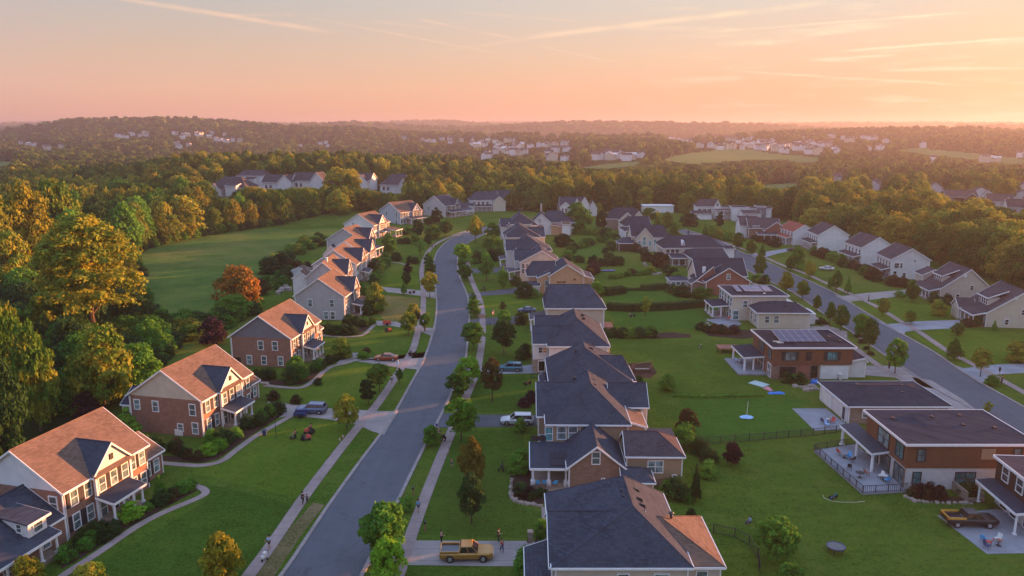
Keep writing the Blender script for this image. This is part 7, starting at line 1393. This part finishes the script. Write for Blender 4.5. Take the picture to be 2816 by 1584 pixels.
drape('tarpaulin', 'blue cover between the wooden wall and the white wall of the solar array house', 'tarpaulin', pz('H', 1540, 1125), .8, .5, 1.1, BT, 0, seed=3)
drape('picnic_blanket', 'striped red, white and green blanket with clutter by the solar array house', 'blanket', pz('H', 560, 1130), 1.6, 1.2, .3, cloth('pale_blanket', (.4, .5, .5)), -50, seed=5); drape('picnic_blanket', 'red and white striped cloth next to the pale blanket', 'blanket', pz('H', 720, 1230), .9, .5, .5, cP, -60, seed=6)
drape('hammock', 'red hammock cloth in front of the white sunroom', 'hammock', pz('G', 320, 770), 1.6, .6, 1.0, cR, -12, seed=7)
t = thing('garden_umbrella', 'white pole with a fallen blue umbrella on the big lawn', 'umbrella', tuple(pz('K', 1383, 528))); MB().tube((0, 0, 0), (.1, 0, 2.9), .04, .03, 8).build('pole', TRIM, t)
m = MB()
for i in range(10): a, b = 2 * math.pi * i / 10, 2 * math.pi * (i + 1) / 10; m.poly([(0, 0, .55), (1.2 * math.cos(a), .8 * math.sin(a), .1 + .08 * (i % 2)), (1.2 * math.cos(b), .8 * math.sin(b), .1 + .08 * ((i + 1) % 2))])
m.build('canopy', cB, t)
t = thing('kayak', 'blue purple kayak lying on the inner lawn right of the orange brick house', 'kayak', tuple(pz('T4', 1350, 893)), R(4)); MB().blob((0, 0, .3), (2.6, .5, .32), n=14).build('hull', paint('kayak_blue', (.12, .14, .4), 0, .4), t); MB().blob((0, 0, .56), (.6, .3, .12), n=10).build('cockpit', GDARK, t)
m = MB(); hp = catmull(L3([(2263, 1362), (2270, 1372), (2300, 1380), (2345, 1382), (2378, 1379)]), 6)
for a, b in zip(hp[:-1], hp[1:]): m.tube(a + Vector((0, 0, .04)), b + Vector((0, 0, .04)), .035, .035, 5, cap=False)
tag(m.build('garden_hose', CREAM), 'pale garden hose curving over the lawn below the railed terrace', 'hose')
def toybike(label, p, deg, col, s_=1.0):
    t = thing('tricycle', label, 'tricycle', (p.x, p.y, 0), R(deg)); t.scale = (s_, s_, s_)
    for x, y, r_ in ((.45, 0, .28), (-.35, .25, .2), (-.35, -.25, .2)): wheel(MB(), (x, y, r_), r_, .03).build('wheel', TYRE, t)
    MB().tube((.45, 0, .28), (.35, 0, .75), .03, .03).tube((.4, 0, .5), (-.35, 0, .25), .04, .04).tube((-.35, -.25, .2), (-.35, .25, .2), .03, .03).tube((.35, -.22, .75), (.35, .22, .75), .02, .02).build('frame', col, t); MB().box(-.3, .0, -.13, .13, .45, .52).build('seat', cK, t)
toybike('blue tricycle lying at the start of the garden hose', pz('M', 405, 1000), 20, BT); toybike('small bicycle-like toy on the big lawn below the long bed', pz('K', 1113, 122), 60, cW, 1.1); toybike('dark toy lying beside the fence near the teal car', pz('Z3', 530, 335), 30, cR, 1.2); toybike('dark toy with a tall back on the right front lawn', pz('Z3', 380, 832), 80, BLACKP, 1.4)
toybike('pink and white toy heap at the small pale driveway', pz('T3', 1565, 750), 20, cP, 1.5); toybike('pale toy by the hedge before the feathery tree', pz('T4', 1590, 1345), 10, BLACKP, 1.2); toybike('black barbecue cart on the lawn near the dark driveway sidewalk', pz('T3', 2285, 720), 80, BLACKP, 2.0)
# basketball-like post, bird feeder, bins, rocks, play area
t = thing('bird_feeder', 'dark bird feeder hanging on a pole by the rightmost far driveway', 'bird feeder', tuple(pz('M', 1369, 300))); MB().tube((0, 0, 0), (0, 0, 2.4), .03, .03, 6).build('pole', DKMET, t); MB().tube((0, 0, 1.5), (0, 0, 2.2), .16, .2, 8).tube((0, 0, 2.2), (0, 0, 2.4), .26, .02, 8).build('feeder', BLACKP, t)
def lamp(label, p, h=1.9):
    t = thing('garden_lamp', label, 'lamp', (p.x, p.y, 0)); MB().tube((0, 0, 0), (0, 0, h), .05, .035, 8).build('post', DKMET, t); MB().tube((0, 0, h), (0, 0, h + .3), .09, .13, 6).tube((0, 0, h + .3), (0, 0, h + .42), .17, .02, 6).build('lantern', DKMET, t)
lamp('thin dark post lamp on the lawn beside the path before the mowers', pz('Z2', 338, 650), 3.2); lamp('lamp post by the near sidewalk behind the twin-trunked tree', pz('T7', 1975, 960), 3.0)
def bin_(label, p, col, h=1.05):
    t = thing('trash_bin', label, 'bin', (p.x, p.y, .05)); MB().hexa([(-.24, -.28, .05), (.24, -.28, .05), (.24, .28, .05), (-.24, .28, .05)], [(-.3, -.34, h), (.3, -.34, h), (.3, .34, h), (-.3, .34, h)]).build('body', col, t); MB().box(-.33, .33, -.37, .37, h, h + .07).build('lid', col, t)
    for s_ in (-1, 1): wheel(MB(), (-.24, s_ * .22, .12), .12, .03).build('wheel', TYRE, t)
bin_('dark bin on the path before the second brick house', pz('Z2', 272, 630), cN, .8); bin_('pale bin by the white wall of the solar array house', pz('H', 1990, 1060), PALE); bin_('blue bin beside the pale bin at the white wall', pz('H', 2080, 1040), SILV); bin_('dark bin at the wood wall end of the far right lane', pz('U', 1060, 700), BLACKP, 1.5)
bin_('brown brick-like pillar box at the path of the nearest hip-roofed house', pz('Z3', 547, 1252), STONE, 1.3)
def rocks(label, k, pts, n, r_, group):
    pl = [P(*S(k, *q)) for q in pts]
    for i in range(n):
        u = (i + .5) / n * (len(pl) - 1); j = min(int(u), len(pl) - 2); p = pl[j].lerp(pl[j + 1], u - j); s_ = r_ * rnd.uniform(.6, 1.3)
        tag(MB().blob((0, 0, 0), (s_, s_ * rnd.uniform(.7, 1), s_ * .7), n=7, seed=i, jit=.25).build('rock', ROCK, None, (p.x, p.y, s_ * .35), rnd.uniform(0, 6)), label, 'rock', group)
rocks('tan boulder in the stone edging of the curved bed before the solar porch', 'Z3', [(440, 880), (432, 960), (440, 1000), (490, 1025), (560, 1035), (620, 1045)], 24, .35, 'stone edging of the porch bed')
rocks('rock of the low wall along the back of the solar array house', 'H', [(1180, 1180), (1350, 1200), (1500, 1180), (1600, 1230), (1350, 1260)], 22, .5, 'rocks behind the solar array house')
rocks('pale rock beside the third brick house corner', 'Z2', [(200, 320), (260, 330), (290, 335)], 6, .45, 'rocks at the third brick house'); rocks('grey rock in the stony patch at the meadow edge bushes', 'T3', [(230, 760), (300, 700), (360, 730)], 9, 1.1, 'rocks by the meadow bushes')
rocks('tan rock under the clutter before the cream solar house', 'G', [(900, 1340), (1000, 1400), (1150, 1420), (1300, 1400)], 12, .45, 'rocks before the cream solar house'); rocks('rock in the edging under the russet tree', 'E', [(840, 1200), (900, 1250), (1000, 1400), (1150, 1370)], 12, .6, 'rocks under the russet tree')
rocks('rust stone in the low edging under the clipped shrubs of the modern house', 'M', [(820, 985), (880, 1015), (990, 1025), (1150, 1028), (1220, 1028)], 18, .3, 'edging of the modern house bed')
t = thing('playset', 'dark bench and low swing frame on the bark patch behind the slate roofs', 'playset', tuple(P(1765, 1022))); MB().box(-1.6, 1.6, -.4, .4, .5, .6).box(-1.6, -1.5, -.4, .4, 0, 1.0).box(1.5, 1.6, -.4, .4, 0, 1.0).build('bench', BLACKP, t); MB().tube((1.9, 0, 0), (1.9, 0, 2.2), .06, .06).tube((-1.9, 0, 0), (-1.9, 0, 1.4), .06, .06).tube((-1.9, 0, 1.4), (1.9, 0, 2.2), .05, .05).build('frame', DECKW, t)
t = thing('brick_pillar', 'low brick base with slab at the end of the right sidewalk near the flag pole', 'pillar', tuple(pz('T3', 2265, 985))); MB().box(-.9, .9, -.5, .5, 0, .7).build('base', BRICKO, t); MB().box(-1, 1, -.6, .6, .7, .78).build('slab', CONC, t)
t = thing('wooden_deck', 'reddish wooden deck on posts beside the solar array house', 'deck', (46.6, 155.5, 0)); MB().box(-2.6, 2.0, -1.6, 1.6, .95, 1.1).build('platform', DECKW, t)
for x in (-2.4, 1.8):
    for y in (-1.4, 1.4): MB().box(x - .08, x + .08, y - .08, y + .08, 0, .95).build('leg', DECKW, t)
m = MB(); m.beam((-2.6, -1.55, 1.95), (2.0, -1.55, 1.95), .06, .07)
for i in range(16): m.box(-2.6 + i * .3, -2.56 + i * .3, -1.58, -1.52, 1.1, 1.95)
m.build('railing', DECKW, t)
t = thing('radio_mast', 'thin radio mast on the far ridge at upper right', 'mast', tuple(PT(2322, 352))); MB().tube((0, 0, 0), (0, 0, 62), 1.0, .4, 6).build('mast_pole', DKMET, t)
# ---------------------------------------------------------------- woodland
def inpoly(x, y, pl):
    c = False
    for i in range(len(pl)):
        a, b = pl[i], pl[i - 1]
        if (a[1] > y) != (b[1] > y) and x < (b[0] - a[0]) * (y - a[1]) / (b[1] - a[1]) + a[0]: c = not c
    return c
PAST = [[(1815, 440), (1890, 423), (1980, 412), (2080, 414), (2130, 424), (2262, 434), (2250, 446), (2210, 450), (2150, 440), (2060, 440), (1990, 446), (1900, 452)],
        [(2465, 412), (2530, 408), (2600, 414), (2680, 422), (2830, 440), (2830, 452), (2760, 450), (2650, 436), (2560, 428), (2480, 418)],
        [(1590, 463), (1640, 455), (1720, 447), (1775, 445), (1745, 457), (1660, 466)], [(-20, 444), (42, 446), (20, 458), (-20, 460)], [(2080, 512), (2150, 506), (2205, 504), (2190, 519), (2120, 520)]]
for pi, pl in enumerate(PAST):
    x0, x1 = min(p[0] for p in pl), max(p[0] for p in pl); y0, y1 = min(p[1] for p in pl), max(p[1] for p in pl); mb = MB(); sx, sy = (x1 - x0) / 24, (y1 - y0) / 10
    for i in range(24):
        for j in range(10):
            if inpoly(x0 + (i + .5) * sx, y0 + (j + .5) * sy, pl):
                q_ = [PT(x0 + (i + a) * sx, y0 + (j + b) * sy) for a, b in ((0, 1), (1, 1), (1, 0), (0, 0))]
                if all(q_) and max(v.y for v in q_) - min(v.y for v in q_) < 320: mb.poly([(v.x, v.y, v.z + .6) for v in q_])
    if mb.f: struct(mb.build('pasture', PASTURE))
HOUSES = []
for o in list(COL.objects):
    if o.parent is None and o.get('category') == 'house':
        c = Vector((7 * math.cos(o.rotation_euler.z) - 6 * math.sin(o.rotation_euler.z), 7 * math.sin(o.rotation_euler.z) + 6 * math.cos(o.rotation_euler.z), 0)); HOUSES.append((o.location.x + c.x, o.location.y + c.y, 13 if o.name.startswith('village') else 15.5 if o.name.startswith('woodland') else 15))
# clearings: the woods stay low in front of the open slopes with villages and pastures
CLP = {}
for a_, b_, c_ in HOUSES:
    if b_ > 500 or c_ == 15.5:
        u_, v_ = proj(a_, b_, hgt(a_, b_)); w2 = 8 * F / b_ + 4
        for k_ in range(int((u_ - w2) // 4), int((u_ + w2) // 4) + 1): CLP.setdefault(k_, []).append((b_, v_))
for pl in PAST:
    for px_ in range(int(min(p[0] for p in pl)), int(max(p[0] for p in pl)), 4):
        ys_ = [y_ for y_ in range(int(min(p[1] for p in pl)), int(max(p[1] for p in pl)) + 1) if inpoly(px_, y_, pl)]
        if ys_:
            q_ = PT(px_, max(ys_))
            if q_: CLP.setdefault(px_ // 4, []).append((q_.y, max(ys_)))
CLRON = True
def CLR(sx_, Y_):
    c = [v for d, v in CLP.get(int(sx_ // 4), ()) if d > Y_ - 5]
    return max(c) if c else None
HG = {}
for hx_, hy_, hr_ in HOUSES: HG.setdefault((int(hx_ // 60), int(hy_ // 60)), []).append((hx_, hy_, hr_))
def nearhouse(x, y, front):
    for i in (-1, 0, 1):
        for j in (-1, 0, 1):
            for a, b, r_ in HG.get((int(x // 60) + i, int(y // 60) + j), ()):
                if abs(x - a) < r_ and -front < y - b < r_: return True
    return False
wood = []                                            # x, y, height, width, region
rg = random.Random(11)
def scatter(poly, sp, hr, wr, reg):
    xs = [p.x for p in poly]; ys = [p.y for p in poly]; pl = [(p.x, p.y) for p in poly]; y = min(ys)
    while y < max(ys):
        x = min(xs)
        while x < max(xs):
            a, b = x + rg.uniform(-.4, .4) * sp, y + rg.uniform(-.4, .4) * sp
            if inpoly(a, b, pl) and not nearhouse(a, b, 13):
                th_ = rg.uniform(*hr); vy = CLR(proj(a, b, hgt(a, b))[0], b) if reg in ('belt', 'back', 'right') and CLRON else None
                if vy: th_ = min(th_, ztop(b, vy + rg.uniform(-4, 6)) - hgt(a, b))
                sxx = proj(a, b, 0)[0]
                if reg == 'left' and b < 153 and 165 < sxx < 365: th_ = min(th_, ztop(b, 866))
                if reg == 'left' and 365 <= sxx < 720: th_ = min(th_, ztop(b, rg.uniform(850, 885)))
                if th_ > 3: wood.append((a, b, th_, rg.uniform(*wr), reg))
            x += sp
        y += sp
scatter(PP((-500, 1000), (-100, 1150), (60, 1165), (190, 1130), (300, 1075), (365, 1010), (425, 985), (450, 965), (560, 928), (600, 912), (560, 908), (440, 908), (388, 895), (362, 840), (355, 800), (346, 702), (250, 690), (-100, 720), (-500, 740)), 6.6, (6, 10), (6.5, 9.5), 'left')
scatter(PP((352, 705), (352, 690), (560, 650), (560, 610), (-600, 610), (-600, 760), (0, 720)), 8, (14, 20), (9, 13), 'leftback')
b0 = L3([(345, 698), (420, 674), (560, 647), (700, 627), (830, 611), (935, 599), (1010, 585)])
scatter(b0 + [p + Vector((-8, 26, 0)) for p in reversed(b0)], 6.8, (11, 15), (8, 11), 'belt')
scatter([Vector(p + (0,)) for p in ((146, 150), (150, 200), (146, 235), (148, 262), (140, 300), (134, 322), (138, 356), (180, 380), (420, 380), (420, 150))], 9, (11, 16), (11, 15), 'right')
scatter([Vector(p + (0,)) for p in ((138, 336), (140, 396), (122, 412), (96, 418), (92, 438), (42, 440), (420, 438), (420, 380), (180, 380))], 9.5, (12, 17), (11, 14), 'right')
scatter([Vector(p + (0,)) for p in ((-22, 450), (-42, 425), (-90, 388), (-110, 392), (-300, 372), (-620, 400), (-620, 440), (40, 460), (30, 425), (14, 425), (8, 446))], 9.5, (12, 18), (11, 14), 'back')
Y = 440.0
while Y < 9000:
    sp = 9.8 if Y < 700 else 12 if Y < 1100 else 15 if Y < 2000 else 24 if Y < 3500 else 50 if Y < 6000 else 80
    x = -Y * .78
    while x < Y * .78:
        a, b = x + rg.uniform(-.42, .42) * sp, Y + rg.uniform(-.42, .42) * sp; x += sp
        if nearhouse(a, b, 16 if Y < 900 else 34): continue
        z = hgt(a, b); sx_, sy_ = proj(a, b, z)
        if any(inpoly(sx_, sy_, pl) for pl in PAST): continue
        s_ = 1 + max(0, sp - 15) * .045; th_ = rg.uniform(11, 18) * min(s_, 2.0)
        vy = CLR(sx_, b)
        if vy:
            th_ = min(th_, ztop(b, vy + rg.uniform(0, 5)) - z)
            if th_ < 3.5: continue
        wood.append((a, b, th_, sp * rg.uniform(1.0, 1.35), 'far'))
    Y += sp
def seen(t): sx_, sy_ = proj(t[0], t[1], hgt(t[0], t[1]) + t[2]); return -40 < sx_ < 2856
front = sorted([t for t in wood if seen(t)], key=lambda t: -t[2] / t[1]); NIND = 300 - sum(1 for o in COL.objects if o.parent is None and o.get('category') == 'tree')
quota = {'left': 62, 'leftback': 24, 'belt': 62, 'right': 90, 'back': 60, 'far': 60}; indiv = []
for t in front:
    if quota[t[4]] > 0 and len(indiv) < NIND: quota[t[4]] -= 1; indiv.append(t)
iset = set(indiv)
LBL = {'left': 'dark bushy tree in the shaded wood between the golden trees, meadow and brick houses', 'leftback': 'tree in the wood behind the golden clump at far left', 'belt': 'tree of the dark green belt along the back edge of the meadow',
       'right': 'golden rimmed tree in the wood behind the white houses of the right street', 'back': 'tree of the wood standing right behind the last houses at the top', 'far': 'tree of the wood standing right behind the last houses at the top'}
for x, y, h_, w_, reg in indiv:
    m = {'left': (LG, LD, LD), 'leftback': (LG, LD, LF), 'belt': (LG, LX, LD, LD), 'right': (LF, LX, LFY, LFY), 'back': (LF, LFY, LG), 'far': (LF,)}[reg]
    tree(x, y, h_, w_, 'wood', rg.choice(m), LBL[reg], 'trees of the ' + reg + ' wood' if reg != 'far' else 'trees of the back wood', 'woodland_tree', clear=.06)
rest = [t for t in wood if t not in iset]
def protos(shape): return [o for o in COL.objects if o.name.startswith('crown') and o.data in [CR[k] for k in CR if k[0] == shape]]
def scatter_object(name, pts, key, mats, label):
    """one 'stuff' object: a point per tree, each showing a crown"""
    srcs = []
    for k in [k for k in CR if k[0] == key]:
        for m in mats:
            me = CR[k].copy(); me.materials[0] = m; me.name = 'woodland_crown'; srcs.append(me)
    me = bpy.data.meshes.new(name); me.from_pydata([(x, y, hgt(x, y) - .4) for x, y, *_ in pts], [], []); n = len(pts)
    at = me.attributes.new('sc', 'FLOAT_VECTOR', 'POINT'); at.data.foreach_set('vector', np.array([(w_, w_, h_) for _, _, h_, w_, _ in pts], 'f').ravel())
    at = me.attributes.new('ro', 'FLOAT_VECTOR', 'POINT'); at.data.foreach_set('vector', np.array([(0, 0, rg.uniform(0, 6.28)) for _ in pts], 'f').ravel())
    at = me.attributes.new('ix', 'INT', 'POINT'); at.data.foreach_set('value', np.array([rg.randrange(len(srcs)) for _ in pts], 'i'))
    o = link(name, me); tag(o, label, 'woodland', None, 'stuff'); g = bpy.data.node_groups.new(name, 'GeometryNodeTree')
    g.interface.new_socket('Geometry', in_out='INPUT', socket_type='NodeSocketGeometry'); g.interface.new_socket('Geometry', in_out='OUTPUT', socket_type='NodeSocketGeometry')
    gi = g.nodes.new('NodeGroupInput'); go = g.nodes.new('NodeGroupOutput'); ip = g.nodes.new('GeometryNodeInstanceOnPoints'); ip.inputs['Pick Instance'].default_value = True
    ci = g.nodes.new('GeometryNodeCollectionInfo'); c = bpy.data.collections.new(name + '_crowns')
    for q_ in srcs: c.objects.link(bpy.data.objects.new('woodland_crown', q_))
    ci.inputs['Collection'].default_value = c; ci.inputs['Separate Children'].default_value = True; ci.inputs['Reset Children'].default_value = True
    g.links.new(gi.outputs[0], ip.inputs['Points']); g.links.new(ci.outputs[0], ip.inputs['Instance'])
    for nm, ty, so_ in (('sc', 'FLOAT_VECTOR', 'Scale'), ('ro', 'FLOAT_VECTOR', 'Rotation'), ('ix', 'INT', 'Instance Index')):
        a = g.nodes.new('GeometryNodeInputNamedAttribute'); a.data_type = ty; a.inputs['Name'].default_value = nm
        out = [q_ for q_ in a.outputs if q_.enabled and q_.name == 'Attribute'][0]; g.links.new(out, ip.inputs[so_])
    g.links.new(ip.outputs[0], go.inputs[0]); md = o.modifiers.new('trees', 'NODES'); md.node_group = g
    return o
A1 = [t for t in rest if t[1] < 620]; A2 = [t for t in rest if 620 <= t[1] < 1150]; A3 = [t for t in rest if t[1] >= 1150]
scatter_object('woodland', A1, 'wood', (LF, LX, LFY), 'dense woodland closing round the houses and meadow')
scatter_object('woodland', A2, 'far', (LF, LF, LFF), 'rolling woodland ridge beyond the last houses')
scatter_object('woodland', A3, 'dist', (LFF, LFF, LF), 'far wooded hills fading into haze around the villages')
# undergrowth edge of the left wood and belt
und = []
for pl, n, w_ in ((b0, 260, 2.5), (L3([(352, 702), (362, 840), (388, 897), (440, 912), (540, 912), (610, 900), (700, 850)]), 150, 3), (L3([(-60, 1150), (190, 1140), (310, 1080), (380, 1020), (440, 960), (520, 893)]), 150, 2.5)):
    for _ in range(n):
        i = rg.randrange(len(pl) - 1); p = pl[i].lerp(pl[i + 1], rg.random()); s_ = rg.uniform(2, 4.4); und.append((p.x + rg.uniform(-w_, w_), p.y + rg.uniform(0, w_ * 1.5), s_, s_ * 1.3, ''))
scatter_object('undergrowth', und, 'bush', (LD, LG), 'tangled low bushes along the edge of the woods')
# ---------------------------------------------------------------- haze
hz = MB().box(-9500, 9500, -300, 15500, -62, 124).build('haze', [])
hm = bpy.data.materials.new('haze'); hm.use_nodes = True; t_ = hm.node_tree; t_.nodes.clear(); pv = t_.nodes.new('ShaderNodeVolumePrincipled'); ou = t_.nodes.new('ShaderNodeOutputMaterial')
pv.inputs['Color'].default_value = (.5, .47, .52, 1); pv.inputs['Density'].default_value = HAZE; pv.inputs['Anisotropy'].default_value = .35; t_.links.new(pv.outputs[0], ou.inputs['Volume'])
hz.data.materials.append(hm); tag(hz, 'thin warm evening haze over the valley', 'haze', None, 'stuff')

# place words for the members of small rows of look-alikes
ORD = ['leftmost', 'second from left', 'third from left', 'fourth from left', 'fifth from left', 'sixth from left', 'seventh from left', 'eighth from left', 'ninth from left', 'tenth from left', 'eleventh from left', 'twelfth from left']
GR = {}
for o in COL.objects:
    if o.parent is None and o.get('group') and o.get('label'): GR.setdefault((o['group'], o['label']), []).append(o)
for (g_, l_), m_ in GR.items():
    if 2 <= len(m_) <= 12 and len(l_.split()) <= 13:
        m_.sort(key=lambda o: proj(o.location.x, o.location.y, o.location.z)[0])
        for i, o in enumerate(m_): o['label'] = l_ + ', ' + ('rightmost' if i == len(m_) - 1 and i > 0 else ORD[i])
